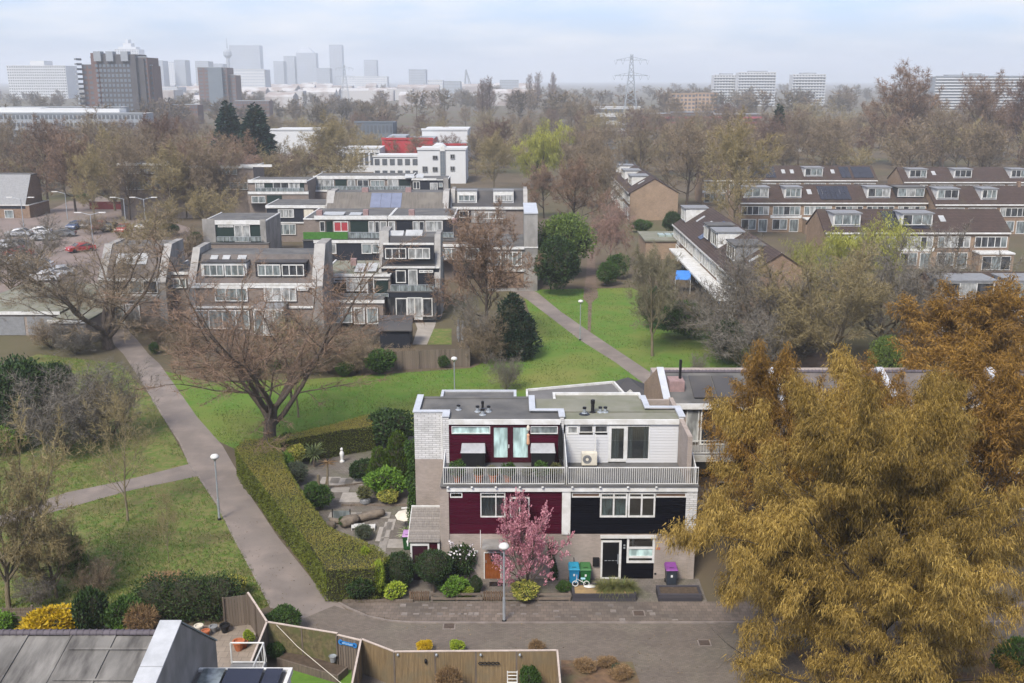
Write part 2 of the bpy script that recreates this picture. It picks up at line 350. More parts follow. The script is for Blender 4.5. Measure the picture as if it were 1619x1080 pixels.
class Skel:
    def __init__(s, seed): s.rng = np.random.default_rng(seed); s.seg = [[], [], [], []]; s.tips = []
    def grow(s, p, d, L, r, lev, spec):
        rng = s.rng; sp_ = spec[lev]; n = max(2, int(round(L / sp_['step']))); n = min(n, 9)
        pts = [np.array(p, float)]; d = np.array(d, float); d /= np.linalg.norm(d); rs = [r]
        for i in range(n):
            d = d + rng.normal(size=3) * sp_['wob'] + np.array([0, 0, sp_['up']]); d /= np.linalg.norm(d)
            pts.append(pts[-1] + d * (L / n)); rs.append(r * (1 - (1 - sp_['end']) * (i + 1) / n))
        for a, b, ra, rb in zip(pts, pts[1:], rs, rs[1:]): s.seg[lev].append((*a, *b, ra, rb))
        if lev == len(spec) - 1:
            s.tips.append((pts, L)); return
        nx = spec[lev + 1]; k = nx['n'] if not callable(nx['n']) else nx['n'](L)
        k = max(1, int(round(k * rng.uniform(0.85, 1.15)))); az = rng.uniform(0, 6.28)
        for j in range(k):
            t = nx['t0'] + (1 - nx['t0']) * (j + rng.uniform(0.1, 0.9)) / k
            f = t * n; i = min(int(f), n - 1); w = f - i
            q = pts[i] * (1 - w) + pts[i + 1] * w; dl = pts[i + 1] - pts[i]; dl /= np.linalg.norm(dl)
            az += 2.4 + rng.normal() * 0.35
            ref = np.array([1.0, 0, 0]) if abs(dl[2]) > 0.9 else np.array([0, 0, 1.0])
            a = np.cross(dl, ref); a /= np.linalg.norm(a); b = np.cross(dl, a)
            an = math.radians(nx['ang'] * rng.uniform(0.75, 1.25) * (1 - nx.get('close', 0.0) * t))
            dd = dl * math.cos(an) + (a * math.cos(az) + b * math.sin(az)) * math.sin(an)
            sh = nx['shape'](t); LL = (nx['len'] if nx.get('abs') else L * nx['len']) * sh * rng.uniform(0.75, 1.2)
            if LL < nx['step'] * 0.5: continue
            s.grow(q, dd, LL, (rs[i] * (1 - w) + rs[i + 1] * w) * nx['rad'], lev + 1, spec)
        if nx.get('tip', True) and lev > 0:
            s.grow(pts[-1], d, L * 0.35, rs[-1], lev + 1, spec)
    def limbs(s):
        out = []
        for lev, n in ((0, 8), (1, 5), (2, 4), (3, 3)):
            if s.seg[lev]: out.append(tubes(s.seg[lev], n))
        return join(out)
    def twig_points(s, per_m):
        """points and directions along the last branches"""
        rng = s.rng; p, d = [], []
        for pts, L in s.tips:
            k = max(2, int(L * per_m)); A = np.array(pts); u = rng.uniform(0.15, 1.0, k) * (len(A) - 1); i = np.minimum(u.astype(int), len(A) - 2); w = (u - i)[:, None]
            p.append(A[i] * (1 - w) + A[i + 1] * w); d.append(unit(A[i + 1] - A[i]))
        return np.concatenate(p), np.concatenate(d)
def join(parts):
    V, Fa, o = [], [], 0
    for v, f in parts: V.append(v); Fa.append(f + o); o += len(v)
    return np.concatenate(V), np.concatenate(Fa)
one = lambda t: 1.0
def bare_spec(H, form, fine=1.0):
    """branching rules of a few winter silhouettes"""
    if form == 'vase':      # short trunk forking into strong spreading limbs
        return [dict(step=H*.05, wob=.06, up=.05, end=.75), dict(n=8, t0=.5, ang=40, len=H*.66, abs=1, step=H*.07, wob=.12, up=.075, end=.35, rad=.62, shape=lambda t: .8+.3*t, tip=False),
                dict(n=8*fine, t0=.22, ang=46, len=.50, step=H*.05, wob=.16, up=.05, end=.35, rad=.55, shape=lambda t: 1.15-.6*t), dict(n=7*fine, t0=.15, ang=45, len=.42, step=H*.035, wob=.18, up=.04, end=.4, rad=.5, shape=lambda t: 1.1-.5*t)]
    if form == 'elm':       # a few strong limbs rising steeply into a rounded crown of fine twigs
        return [dict(step=H*.05, wob=.05, up=.05, end=.8), dict(n=7, t0=.45, ang=33, len=H*.70, abs=1, step=H*.08, wob=.10, up=.06, end=.25, rad=.55, shape=lambda t: .85+.2*t, tip=False),
                dict(n=10*fine, t0=.18, ang=46, len=.46, step=H*.05, wob=.14, up=.05, end=.3, rad=.45, shape=lambda t: 1.2-.7*t), dict(n=7*fine, t0=.12, ang=44, len=.42, step=H*.035, wob=.17, up=.05, end=.4, rad=.5, shape=lambda t: 1.1-.5*t)]
    if form == 'oval':      # leading stem, ascending side branches
        return [dict(step=H*.1, wob=.05, up=.06, end=.12), dict(n=21*fine, t0=.20, ang=60, len=H*.44, abs=1, step=H*.06, wob=.12, up=.07, end=.25, rad=.5, close=.35, shape=lambda t: 1.05*math.sin(min(1, .35+.9*(1-t))*1.5708), tip=False),
                dict(n=6*fine, t0=.2, ang=45, len=.48, step=H*.045, wob=.15, up=.06, end=.35, rad=.5, shape=lambda t: 1.15-.6*t), dict(n=5*fine, t0=.15, ang=42, len=.5, step=H*.035, wob=.17, up=.05, end=.4, rad=.55, shape=lambda t: 1.1-.5*t)]
    if form == 'poplar':    # narrow column
        return [dict(step=H*.12, wob=.02, up=.05, end=.1), dict(n=36, t0=.08, ang=28, len=H*.30, abs=1, step=H*.07, wob=.06, up=.16, end=.25, rad=.3, shape=lambda t: 1.0-.6*t, tip=False),
                dict(n=5, t0=.15, ang=30, len=.45, step=H*.05, wob=.1, up=.12, end=.35, rad=.5, shape=lambda t: 1.1-.5*t)]
    if form == 'weep':      # arching, drooping twigs
        return [dict(step=H*.08, wob=.06, up=.05, end=.4), dict(n=14, t0=.3, ang=45, len=H*.48, abs=1, step=H*.06, wob=.10, up=.05, end=.3, rad=.5, shape=lambda t: 1.1-.4*t, tip=False),
                dict(n=7, t0=.2, ang=42, len=.45, step=H*.05, wob=.12, up=-.10, end=.35, rad=.5, shape=lambda t: 1.1-.4*t), dict(n=4, t0=.15, ang=35, len=.6, step=H*.045, wob=.1, up=-.26, end=.4, rad=.5, shape=one)]
    if form == 'shrub':     # many stems from the ground
        return [dict(step=H*.05, wob=.02, up=.0, end=.9), dict(n=16, t0=0.0, ang=42, len=H*.85, abs=1, step=H*.12, wob=.12, up=.10, end=.3, rad=.55, shape=one, tip=False),
                dict(n=7, t0=.2, ang=38, len=.45, step=H*.08, wob=.15, up=.05, end=.35, rad=.5, shape=lambda t: 1.1-.5*t), dict(n=4, t0=.15, ang=36, len=.5, step=H*.07, wob=.15, up=.03, end=.4, rad=.5, shape=one)]
def clump_noise(p, rng, k=7, sc=1.0):
    """smooth lumps through a crown, 0..1"""
    v = np.zeros(len(p))
    for i in range(k):
        w = rng.normal(size=3) * sc * rng.uniform(.5, 1.6); v += np.sin(p @ w + rng.uniform(0, 6.28))
    return np.clip(0.5 + v / (k ** .5) * .35, 0, 1)
def bare_tree_mesh(seed, H, form, r0, twigs=14, tw_len=.5, tw_w=.022, fine=1.0, droop=0.0, trunk_frac=None, lean=(0, 0), only=None):
    s = Skel(seed); sp_ = bare_spec(H, form, fine)
    tl = {'elm': .28, 'vase': .30, 'oval': .95, 'poplar': .97, 'weep': .55, 'shrub': .06}[form] if trunk_frac is None else trunk_frac
    s.grow((0, 0, -.05), (lean[0], lean[1], 1), H * tl, r0, 0, sp_)
    LV, LF = s.limbs(); p, d = s.twig_points(twigs); rng = s.rng
    dd = d * .7 + rng.normal(size=p.shape) * .55; dd[:, 2] += .12 - droop
    L = tw_len * rng.uniform(.5, 1.4, len(p)); W = np.full(len(p), tw_w) * rng.uniform(.7, 1.3, len(p))
    TV, TF = blades(p, dd, L, W, rng)
    # a second order of hair twigs off the first
    q = p + unit(dd) * (L * rng.uniform(.3, .9, len(p)))[:, None]; d2 = dd + rng.normal(size=p.shape) * .8; d2[:, 2] -= droop
    V2, F2 = blades(q, d2, L * .6, W * .7, rng); TV, TF = join([(TV, TF), (V2, F2)])
    # scale so that the crown reaches H
    k = H / max(np.percentile(TV[:, 2], 98.5), 1e-3); LV, TV = LV * k, TV * k
    return (LV, LF), (TV, TF), rng
PROTO = {}
def bare_proto(key, seed, H, form, r0, bark, twigm, name='bare_tree', **kw):
    (LV, LF), (TV, TF), rng = bare_tree_mesh(seed, H, form, r0, **kw)
    tint = np.repeat(rng.uniform(0, 1, len(TF)), 1)
    PROTO[key] = dict(H=H, parts=[('trunk', np_mesh('trunk', LV, LF, bark, smooth=True)), ('crown', np_mesh('crown', TV, TF, twigm, tint))], raw=(LV, LF, TV, TF))
def put(key, name, label, loc, H, wid=1.0, rz=0.0, cat='tree', group=None):
    pr = PROTO[key]; k = H / pr['H']
    o = thing(name, label, cat, loc, group); o.scale = (k * wid, k * wid, k); o.rotation_euler = (0, 0, rz)
    for n, me in pr['parts']:
        c = bpy.data.objects.new(n, me); COL.objects.link(c); c.parent = o
    return o
def ptree(key, name, label, px, py, top, wid=1.0, rz=None, Y=None, **k):
    """stand a tree on the ground point seen at (px, py), as tall as the picture row top"""
    if Y is not None: x, y = ZY(px, py, Y)[0], Y
    else: x, y = P(px, py)
    H = ZY(px, top, y)[1]
    return put(key, name, label, (x, y, 0), H, wid, random.uniform(0, 6.28) if rz is None else rz, **k)
# leafy bodies -----------------------------------------------------
def blob_leaves(rng, lobes, n, L, W, shell=.35, up=.3, spread=.8):
    """leaves through the outer shell of several ellipsoids (cx,cy,cz,rx,ry,rz); tint carries a leaf's own shade"""
    vol = np.array([l[3]*l[4] + l[4]*l[5] + l[3]*l[5] for l in lobes]); cnt = (n * vol / vol.sum()).astype(int); Ps, Ds = [], []
    for l, k in zip(lobes, cnt):
        d = unit(rng.normal(size=(k, 3))); r = 1 - shell * rng.uniform(0, 1, k) ** 1.5 + rng.normal(size=k) * .05
        r = r * (1 + .14 * (clump_noise(d * 2.2, rng, 6, 1.6) - .5) * 2)
        Ps.append(np.array(l[:3]) + d * r[:, None] * np.array(l[3:])); Ds.append(d)
    p = np.concatenate(Ps); d = np.concatenate(Ds); keep = p[:, 2] > .02; p, d = p[keep], d[keep]
    d[:, 2] += up
    V, Fa = leaves(p, L * rng.uniform(.6, 1.3, len(p)), W * rng.uniform(.7, 1.2, len(p)), rng, d, spread)
    return V, Fa, rng.uniform(0, 1, len(p))
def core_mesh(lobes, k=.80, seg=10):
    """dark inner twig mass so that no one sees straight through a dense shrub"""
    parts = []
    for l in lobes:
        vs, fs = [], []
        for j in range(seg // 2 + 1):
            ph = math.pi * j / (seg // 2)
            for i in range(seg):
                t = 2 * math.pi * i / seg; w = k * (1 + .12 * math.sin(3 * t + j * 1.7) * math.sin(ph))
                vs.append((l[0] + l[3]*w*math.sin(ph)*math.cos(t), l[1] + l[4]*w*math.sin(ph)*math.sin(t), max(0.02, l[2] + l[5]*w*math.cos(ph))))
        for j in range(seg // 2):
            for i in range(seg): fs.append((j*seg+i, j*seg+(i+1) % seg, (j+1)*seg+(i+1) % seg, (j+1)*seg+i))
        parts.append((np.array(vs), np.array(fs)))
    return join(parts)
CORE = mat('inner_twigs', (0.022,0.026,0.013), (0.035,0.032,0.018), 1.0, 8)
def leafy_proto(key, seed, lobes, n, L, W, lm, H=None, core=.78, trunk=None, bark=None, shell=.35, up=.3, spread=.8, corem=None):
    rng = np.random.default_rng(seed); V, Fa, t = blob_leaves(rng, lobes, n, L, W, shell, up, spread)
    mats = [lm]; mi = np.zeros(len(Fa), int)
    if core:
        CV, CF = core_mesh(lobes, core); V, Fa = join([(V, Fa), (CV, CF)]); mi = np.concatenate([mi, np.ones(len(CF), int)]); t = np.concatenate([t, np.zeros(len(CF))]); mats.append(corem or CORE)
    parts = [('crown', np_mesh('crown', V, Fa, mats, t, mi))]
    if trunk:
        tv, tf = tubes(trunk, 7); parts.insert(0, ('trunk', np_mesh('trunk', tv, tf, bark or BARK, smooth=True)))
    PROTO[key] = dict(H=H or float(max(l[2] + l[5] for l in lobes)), parts=parts)
def lobes_ball(rng, R, Hc, n, rr, zs=1.0):
    out = [(0, 0, Hc, R * .72, R * .72, R * .72 * zs)]
    for i in range(n):
        d = unit(rng.normal(size=3)); d[2] = abs(d[2]) * .9 - .25
        out.append((d[0] * R * .62, d[1] * R * .62, Hc + d[2] * R * .62 * zs, rr * R * rng.uniform(.7, 1.2), rr * R * rng.uniform(.7, 1.2), rr * R * zs * rng.uniform(.7, 1.1)))
    return out
def conifer_proto(key, seed, H, R, lm, n=9000, L=.7, W=.16, base=.06, power=.8, bark=BARKD):
    """whorled sprays drooping from a stem to a point"""
    rng = np.random.default_rng(seed); u = rng.uniform(base, 1, n); u = base + (1 - base) * (1 - np.sqrt(rng.uniform(0, 1, n)))
    R0 = R * (1 - u) ** power * (0.45 + .55 * rng.uniform(0, 1, n) ** .5); a = rng.uniform(0, 6.28, n)
    lump = 1 + .30 * np.sin(a * 5 + u * 17) * np.sin(u * 38 + a * 2); R0 = R0 * lump
    p = np.stack([R0 * np.cos(a), R0 * np.sin(a), u * H - R0 * .18], 1); d = np.stack([np.cos(a), np.sin(a), np.full(n, .15)], 1)
    V, Fa = leaves(p, L * rng.uniform(.5, 1.3, n), W * rng.uniform(.7, 1.3, n) * 2, rng, d * 1.6, .7)
    mi = np.zeros(len(Fa), int); t = rng.uniform(0, 1, n)
    vs, fs, sg = [], [], 10
    for j, uu in enumerate((base, .3, .6, .95)):
        for i in range(sg): rr = R * .62 * (1 - uu) ** power; vs.append((rr * math.cos(i * .6283), rr * math.sin(i * .6283), uu * H))
    for j in range(3):
        for i in range(sg): fs.append((j*sg+i, j*sg+(i+1) % sg, (j+1)*sg+(i+1) % sg, (j+1)*sg+i))
    V, Fa2 = join([(V, Fa), (np.array(vs), np.array(fs))]); mi = np.concatenate([mi, np.ones(len(fs), int)]); t = np.concatenate([t, np.zeros(len(fs))])
    tv, tf = tubes([(0,0,-.05, 0,0,H*.5, H*.022, H*.014), (0,0,H*.5, 0,0,H*.98, H*.014, .01)], 7)
    PROTO[key] = dict(H=H, parts=[('trunk', np_mesh('trunk', tv, tf, bark, smooth=True)), ('crown', np_mesh('crown', V, Fa2, [lm, CORE], t, mi))])
# twig and leaf colours
TW_RED = leafmat('reddish_twigs', (0.26,0.17,0.11), (0.13,0.085,0.058), trans=0)
TW_BRN = leafmat('brown_twigs', (0.25,0.19,0.12), (0.13,0.10,0.065), trans=0)
TW_OLV = leafmat('olive_twigs', (0.31,0.25,0.12), (0.18,0.145,0.07), trans=0)
TW_GRY = leafmat('grey_twigs', (0.19,0.17,0.14), (0.11,0.098,0.08), trans=0)
TW_PNK = leafmat('pale_pink_twigs', (0.30,0.19,0.15), (0.17,0.105,0.08), trans=0)
TW_DRK = leafmat('dark_red_twigs', (0.18,0.11,0.075), (0.095,0.062,0.045), trans=0)
LF_GOLD = leafmat('golden_catkins', (0.41,0.285,0.075), (0.08,0.055,0.016), (0.225,0.15,0.034))
LF_ORNG = leafmat('orange_brown_catkins', (0.40,0.235,0.05), (0.14,0.078,0.018), (0.27,0.15,0.028))
LF_WILW = leafmat('willow_spring_leaves', (0.36,0.36,0.07), (0.20,0.205,0.045))
LF_YEW = leafmat('yew_needles', (0.016,0.038,0.016), (0.009,0.022,0.010), trans=.1)
LF_FIR = leafmat('blue_green_needles', (0.020,0.046,0.032), (0.010,0.026,0.020), trans=.1)
LF_DARK = leafmat('dark_evergreen_leaves', (0.042,0.078,0.020), (0.016,0.034,0.010), trans=.15)
LF_MID = leafmat('mid_green_leaves', (0.075,0.14,0.028), (0.030,0.065,0.013))
LF_LITE = leafmat('fresh_green_leaves', (0.17,0.30,0.035), (0.07,0.15,0.018))
LF_LIME = leafmat('lime_leaves', (0.36,0.42,0.045), (0.15,0.23,0.025))
LF_HEDG = leafmat('hedge_side_leaves', (0.19,0.22,0.035), (0.065,0.08,0.014), (0.12,0.145,0.02))
LF_HTOP = leafmat('clipped_hedge_top', (0.30,0.24,0.06), (0.15,0.18,0.03), (0.23,0.215,0.045))
LF_YELO = leafmat('forsythia_flowers', (0.70,0.48,0.02), (0.42,0.30,0.02))
LF_PINK = leafmat('magnolia_petals', (0.66,0.36,0.39), (0.32,0.11,0.15), (0.52,0.23,0.27))
LF_DRY = leafmat('dry_straw_leaves', (0.30,0.20,0.10), (0.16,0.10,0.05))
LF_GRAS = leafmat('grass_blades', (0.16,0.19,0.045), (0.065,0.105,0.02), trans=.2)
# ------------------------------------------------------------------ ground, lawns, paths, street
GRND = mat('bare_ground', (0.115,0.088,0.058), (0.075,0.06,0.038), 1.0, 0.09, bump=0.2, bscale=3, space='World', c3=(0.085,0.085,0.035), s3=0.03)
LAWN = mat('park_lawn', (0.068,0.148,0.014), (0.105,0.155,0.024), 0.95, 0.6, bump=0.7, bscale=9, space='World', detail=9, c3=(0.15,0.16,0.035), s3=0.085)
LAWN2 = mat('worn_lawn', (0.082,0.128,0.02), (0.155,0.145,0.05), 0.95, 1.7, bump=0.7, bscale=9, space='World', detail=12, c3=(0.105,0.095,0.035), s3=0.3, mixpos=(.42,.60))
ASPH = mat('worn_path_surface', (0.195,0.166,0.145), (0.152,0.129,0.114), 0.92, 0.35, bump=0.15, bscale=30, space='World', detail=9, c3=(0.225,0.187,0.162), s3=0.5)
PAVE = mat('street_pavers', (0.15,0.124,0.102), (0.115,0.096,0.08), 0.92, 0.45, space='World', detail=8, c3=(0.155,0.135,0.105), s3=0.28, pat=dict(axes='floor', w=0.21, h=0.105, m=0.006, mc=(0.085,0.072,0.06), var=0.12))
PAVE2 = mat('footway_slabs', (0.165,0.132,0.108), (0.12,0.097,0.08), 0.92, 0.5, space='World', detail=8, c3=(0.10,0.085,0.072), s3=0.4, pat=dict(axes='floor', w=0.30, h=0.30, m=0.008, mc=(0.07,0.06,0.05), var=0.16))
KERB = mat('concrete_kerb', (0.24,0.205,0.18), (0.15,0.128,0.112), 0.9, 1.2, space='World')
GPAV = mat('garden_paving', (0.16,0.14,0.12), (0.115,0.10,0.086), 0.95, 0.8, space='World', detail=8, c3=(0.12,0.115,0.08), s3=0.5, pat=dict(axes='floor', w=0.20, h=0.20, m=0.006, mc=(0.07,0.062,0.05), var=0.14))
SLABM = mat('pale_garden_slab', (0.30,0.275,0.245), (0.23,0.21,0.185), 0.9, 3, rand=0.12)
DIRT = mat('trodden_earth', (0.155,0.11,0.082), (0.11,0.08,0.06), 1.0, 0.8, space='World', bump=0.3)
LEAFL = mat('leaf_litter_bed', (0.17,0.105,0.06), (0.085,0.055,0.036), 1.0, 2.2, bump=0.8, bscale=14, space='World', c3=(0.115,0.10,0.052), s3=0.8)
def sheet(name, px, z, m, world=False):
    pts = px if world else [P(*q) for q in px]
    n = len(pts); ar = sum(pts[i][0]*pts[(i+1) % n][1] - pts[(i+1) % n][0]*pts[i][1] for i in range(n))
    if ar < 0: pts = pts[::-1]
    return struct(MB().poly([(x, y, z) for x, y in pts]).build(name, m))
sheet('ground', [(-4500,-200),(4500,-200),(4500,8800),(-4500,8800)], 0.0, GRND, True)
LAWN_PX = [(250,585),(330,603),(480,600),(600,592),(745,582),(790,562),(850,530),(828,470),(850,458),(1000,455),(1110,505),(1215,560),(1215,610),(1060,640),(900,672),(660,690),(600,690),(440,705),(375,712),(330,690)]
LAWN2_PX = [(-60,600),(60,560),(190,575),(240,630),(300,735),(345,800),(430,955),(405,968),(300,950),(-60,965)]
sheet('lawn_park', LAWN_PX, 0.006, LAWN)
sheet('lawn_beside_path', LAWN2_PX, 0.006, LAWN2)
# the broad footpath, its branch and the park path
L_EDGE = [(430,962),(400,905),(370,850),(345,800),(315,755),(300,735),(285,700),(262,665),(240,630),(215,590),(195,560),(165,530),(120,500)]
R_EDGE = [(180,500),(215,535),(235,560),(252,575),(277,610),(312,660),(352,705),(373,742),(400,790),(440,850),(500,925),(560,975)]
sheet('footpath', L_EDGE + R_EDGE + [(600,1040),(520,1010),(460,990)], 0.012, ASPH)
sheet('footpath_branch', [(310,731),(197,760),(105,779),(10,812),(-70,838),(-70,862),(10,830),(105,804),(204,776),(319,752)], 0.016, ASPH)
sheet('park_path', [(800,455),(832,473),(877,507),(917,538),(973,573),(1013,603),(1050,632),(1075,622),(1030,590),(1000,570),(940,530),(887,493),(850,463),(820,448)], 0.012, ASPH)
sheet('worn_track', [(929,525),(934,525),(936,478),(946,470),(942,440),(940,395),(930,395),(926,440),(922,472),(930,480)], 0.010, DIRT)
sheet('car_park_ground', [(-200,345),(60,340),(110,318),(170,322),(300,360),(310,440),(120,470),(-200,480)], 0.008, mat('car_park_paving', (0.21,0.165,0.145), (0.16,0.13,0.115), 0.95, 0.1, space='World'))
sheet('approach_road', [(20,372),(105,350),(150,322),(118,306),(150,306),(188,322),(150,352),(60,385)], 0.014, ASPH)
sheet('path_beyond_row', [(1240,610),(1280,560),(1335,545),(1345,600),(1330,640)], 0.010, DIRT)
# street: road sheet, raised footway with kerb
sheet('street', [(-9.6,38.0),(60,34.0),(60,47.35),(-5.4,47.2),(-7.6,47.9),(-9.4,49.0),(-11.5,47.0)], 0.018, PAVE, True)
fw = [(-5.2,47.27),(60,47.42),(60,49.35),(-9.05,49.35),(-9.0,49.1),(-7.4,47.95)]
struct(MB().prism(fw, 0.0, 0.065).build('footway', PAVE2))
kb = MB(); kl = [(-9.2,49.25),(-8.5,48.6),(-7.5,47.86),(-6.4,47.4),(-5.2,47.2),(-2,47.17),(3,47.19),(8.2,47.2),(14,47.23),(30,47.28),(60,47.32)]
for a, b in zip(kl, kl[1:]):
    n = Vector((b[0]-a[0], b[1]-a[1], 0)).normalized(); s = Vector((-n.y, n.x, 0)) * 0.055
    kb.add([(a[0]-s.x,a[1]-s.y,0.0),(b[0]-s.x,b[1]-s.y,0.0),(b[0]+s.x,b[1]+s.y,0.0),(a[0]+s.x,a[1]+s.y,0.0),(a[0]-s.x,a[1]-s.y,0.09),(b[0]-s.x,b[1]-s.y,0.09),(b[0]+s.x,b[1]+s.y,0.09),(a[0]+s.x,a[1]+s.y,0.09)],
           [(4,5,6,7),(0,1,5,4),(2,3,7,6),(0,4,7,3),(1,2,6,5)])
struct(kb.build('kerb', KERB))
ek = MB()                                  # flush edging along the footpath's grass side
for a, b in zip(L_EDGE[:9], L_EDGE[1:9]):
    p, q = Vector((*P(*a), 0)), Vector((*P(*b), 0)); d = (q - p).normalized(); s = Vector((-d.y, d.x, 0)) * .07
    ek.slab([tuple(p - s + Vector((0,0,.035))), tuple(q - s + Vector((0,0,.035))), tuple(q + s + Vector((0,0,.035))), tuple(p + s + Vector((0,0,.035)))], .03)
struct(ek.build('path_edging', KERB))
# lone pale stones and marks set in the footway
rng0 = np.random.default_rng(5)
fwk = bpy.data.objects['footway']
rp_m = mat('repair_slab', (0.20,0.175,0.155), (0.15,0.13,0.115), 0.9, 3, rand=0.25)
sm = MB().box(-.15,.15,-.15,.15,0,.006); sme = None
for i in range(34):
    x = rng0.uniform(-6, 10.5); y = 47.45 + 0.3 * round(rng0.uniform(.2, 5.6))
    if i < 12: x, y = -5.6 + i * .62, 48.05
    if sme is None: o = sm.build('repair_slab', rp_m); sme = o.data; o.parent = fwk
    else: o = place('repair_slab', sme, fwk)
    o.location = (x, min(y, 49.1), 0.066); o.scale = (1.0, .5 if i % 3 else 1.0, 1)
fg = MB().prism([(-6.2,49.36),(10.4,49.36),(10.4,52.0),(-3.6,52.0),(-3.6,56.0),(-6.2,56.0)], 0.0, 0.03); struct(fg.build('front_garden_ground', GPAV))
sheet('planting_bed_ground', [(2.2,38.2),(6.2,38.2),(5.75,43.6),(2.35,43.75)], 0.03, LEAFL, True)
sheet('verge_under_trees', [(15,38),(40,38),(40,45.5),(13.5,45.2)], 0.03, LEAFL, True)
sheet('back_garden_ground', [(-60,20),(2.2,20),(2.2,41.7),(-4.9,41.6),(-7,42.5),(-11.6,44.1),(-13.4,47.0),(-16,47.6),(-60,48.0)], 0.008, mat('garden_soil', (0.10,0.075,0.05), (0.065,0.05,0.035), 1.0, 0.8, space='World', bump=.4))
sheet('garden_ground', [(440,705),(600,682),(662,690),(662,905),(600,905),(520,850),(470,780)], 0.014, GPAV)
# short grass that nobody could count
def inpoly(x, y, poly):
    c = np.zeros(len(x), bool); n = len(poly)
    for i in range(n):
        (x1, y1), (x2, y2) = poly[i], poly[(i+1) % n]
        if y1 == y2: continue
        k = ((y1 > y) != (y2 > y)) & (x < (x2 - x1) * (y - y1) / (y2 - y1) + x1); c ^= k
    return c
def grass(name, label, poly, n, seed, L=.16, W=.035, m=LF_GRAS, avoid=(), z=.0):
    rng = np.random.default_rng(seed); A = np.array(poly)
    x = rng.uniform(A[:,0].min(), A[:,0].max(), n * 2); y = A[:,1].min() + (A[:,1].max() - A[:,1].min()) * rng.uniform(0, 1, n * 2) ** 1.5
    k = inpoly(x, y, poly)
    for av in avoid: k &= ~inpoly(x, y, av)
    x, y = x[k][:n], y[k][:n]; p = np.stack([x, y, np.full(len(x), z)], 1)
    c = clump_noise(p, rng, 9, .9); kk = c > rng.uniform(0.15, .75, len(c)); p = p[kk]
    d = rng.normal(size=p.shape) * .55; d[:,2] = 1
    V, Fa = blades(p, d, L * rng.uniform(.4, 1.2, len(p)), np.full(len(p), W), rng)
    o = place(name, np_mesh(name, V, Fa, m, rng.uniform(0, 1, len(Fa)))); return stuff(o, label, 'grass')
BR_PX = [P(*q) for q in [(310,731),(197,760),(105,779),(10,812),(-70,838),(-70,862),(10,830),(105,804),(204,776),(319,752)]]
PP = [P(*q) for q in [(800,455),(832,473),(877,507),(917,538),(973,573),(1013,603),(1050,632),(1075,622),(1030,590),(1000,570),(940,530),(887,493),(850,463),(820,448)]]
FPP = [P(*q) for q in L_EDGE + R_EDGE + [(600,1040),(520,1010),(460,990)]]
grass('grass', 'worn short grass with straw tufts beside the footpath', [P(*q) for q in LAWN2_PX], 80000, 1, L=.2, W=.045, avoid=(BR_PX, FPP))
def litter(name, label, poly, n, seed, m, avoid=(), L=.13, edge=None):
    rng = np.random.default_rng(seed); A = np.array(poly); x = rng.uniform(A[:,0].min(), A[:,0].max(), n*3); y = A[:,1].min() + (A[:,1].max()-A[:,1].min())*rng.uniform(0,1,n*3)**1.4; k = inpoly(x, y, poly)
    for av in avoid: k &= ~inpoly(x, y, av)
    x, y = x[k], y[k]; p = np.stack([x, y, np.full(len(x), .035)], 1); c = clump_noise(p, rng, 9, .5); p = p[c > rng.uniform(.2,.9,len(c))][:n]; V, Fa = leaves(p, L*rng.uniform(.5,1.4,len(p)), L*.7*rng.uniform(.5,1.2,len(p)), rng, None, 1.0); V[:,2] = np.clip(V[:,2], .025, .07)
    return stuff(place(name, np_mesh(name, V, Fa, m, rng.uniform(0,1,len(Fa)))), label, 'leaf litter')
LITT = leafmat('fallen_leaves', (.26,.19,.11), (.10,.07,.04), trans=0)
litter('leaf_litter', 'fallen brown leaves scattered over the worn lawn', [P(*q) for q in LAWN2_PX], 9000, 31, LITT, (BR_PX, FPP)); litter('leaf_litter', 'fallen leaves scattered over the street and path', [(-13,60),(-18,60),(-12,47),(-9,46.0),(-4,42.5),(2,42.5),(12,40),(30,40),(30,49),(-8,49),(-9,52)], 2200, 32, LITT, (), .09); litter('leaf_litter', 'clover and dead leaves on the park lawn', [P(*q) for q in LAWN_PX], 5000, 33, leafmat('clover', (.14,.17,.05), (.22,.19,.10), trans=0), (PP, FPP), .16)
grass('grass', 'bright green mown grass of the park lawn', [P(*q) for q in LAWN_PX], 46000, 2, L=.2, W=.05, avoid=(PP, FPP))
# ------------------------------------------------------------------ the two houses in front
YF, YT = 52.0, 55.3                      # main facade, set-back top floor
UNIT = {}
def piece(name, m, x0, x1, y0, y1, z0, z1, parent):
    """an axis-aligned board, sharing one unit mesh per material"""
    if m.name not in UNIT: 
        me = bpy.data.meshes.new('board'); b = MB().box(-.5,.5,-.5,.5,-.5,.5); me.from_pydata(b.v, [], b.f); me.materials.append(m); UNIT[m.name] = me
    o = bpy.data.objects.new(name, UNIT[m.name]); COL.objects.link(o); o.parent = parent; g = ORG.get(parent.name, (0,0,0))
    o.location = ((x0+x1)/2 - g[0], (y0+y1)/2 - g[1], (z0+z1)/2 - g[2]); o.scale = (x1-x0, y1-y0, z1-z0); ORG[o.name] = g
    return o
def cut(x0, x1, holes, z0, z1):
    sp_ = [(x0, x1)]
    for hx0, hx1, hz0, hz1 in holes:
        if hz1 <= z0 + .02 or hz0 >= z1 - .02: continue
        nx = []
        for a, b in sp_:
            if hx1 <= a or hx0 >= b: nx.append((a, b)); continue
            if hx0 > a + .01: nx.append((a, hx0))
            if hx1 < b - .01: nx.append((hx1, b))
        sp_ = nx
    return sp_
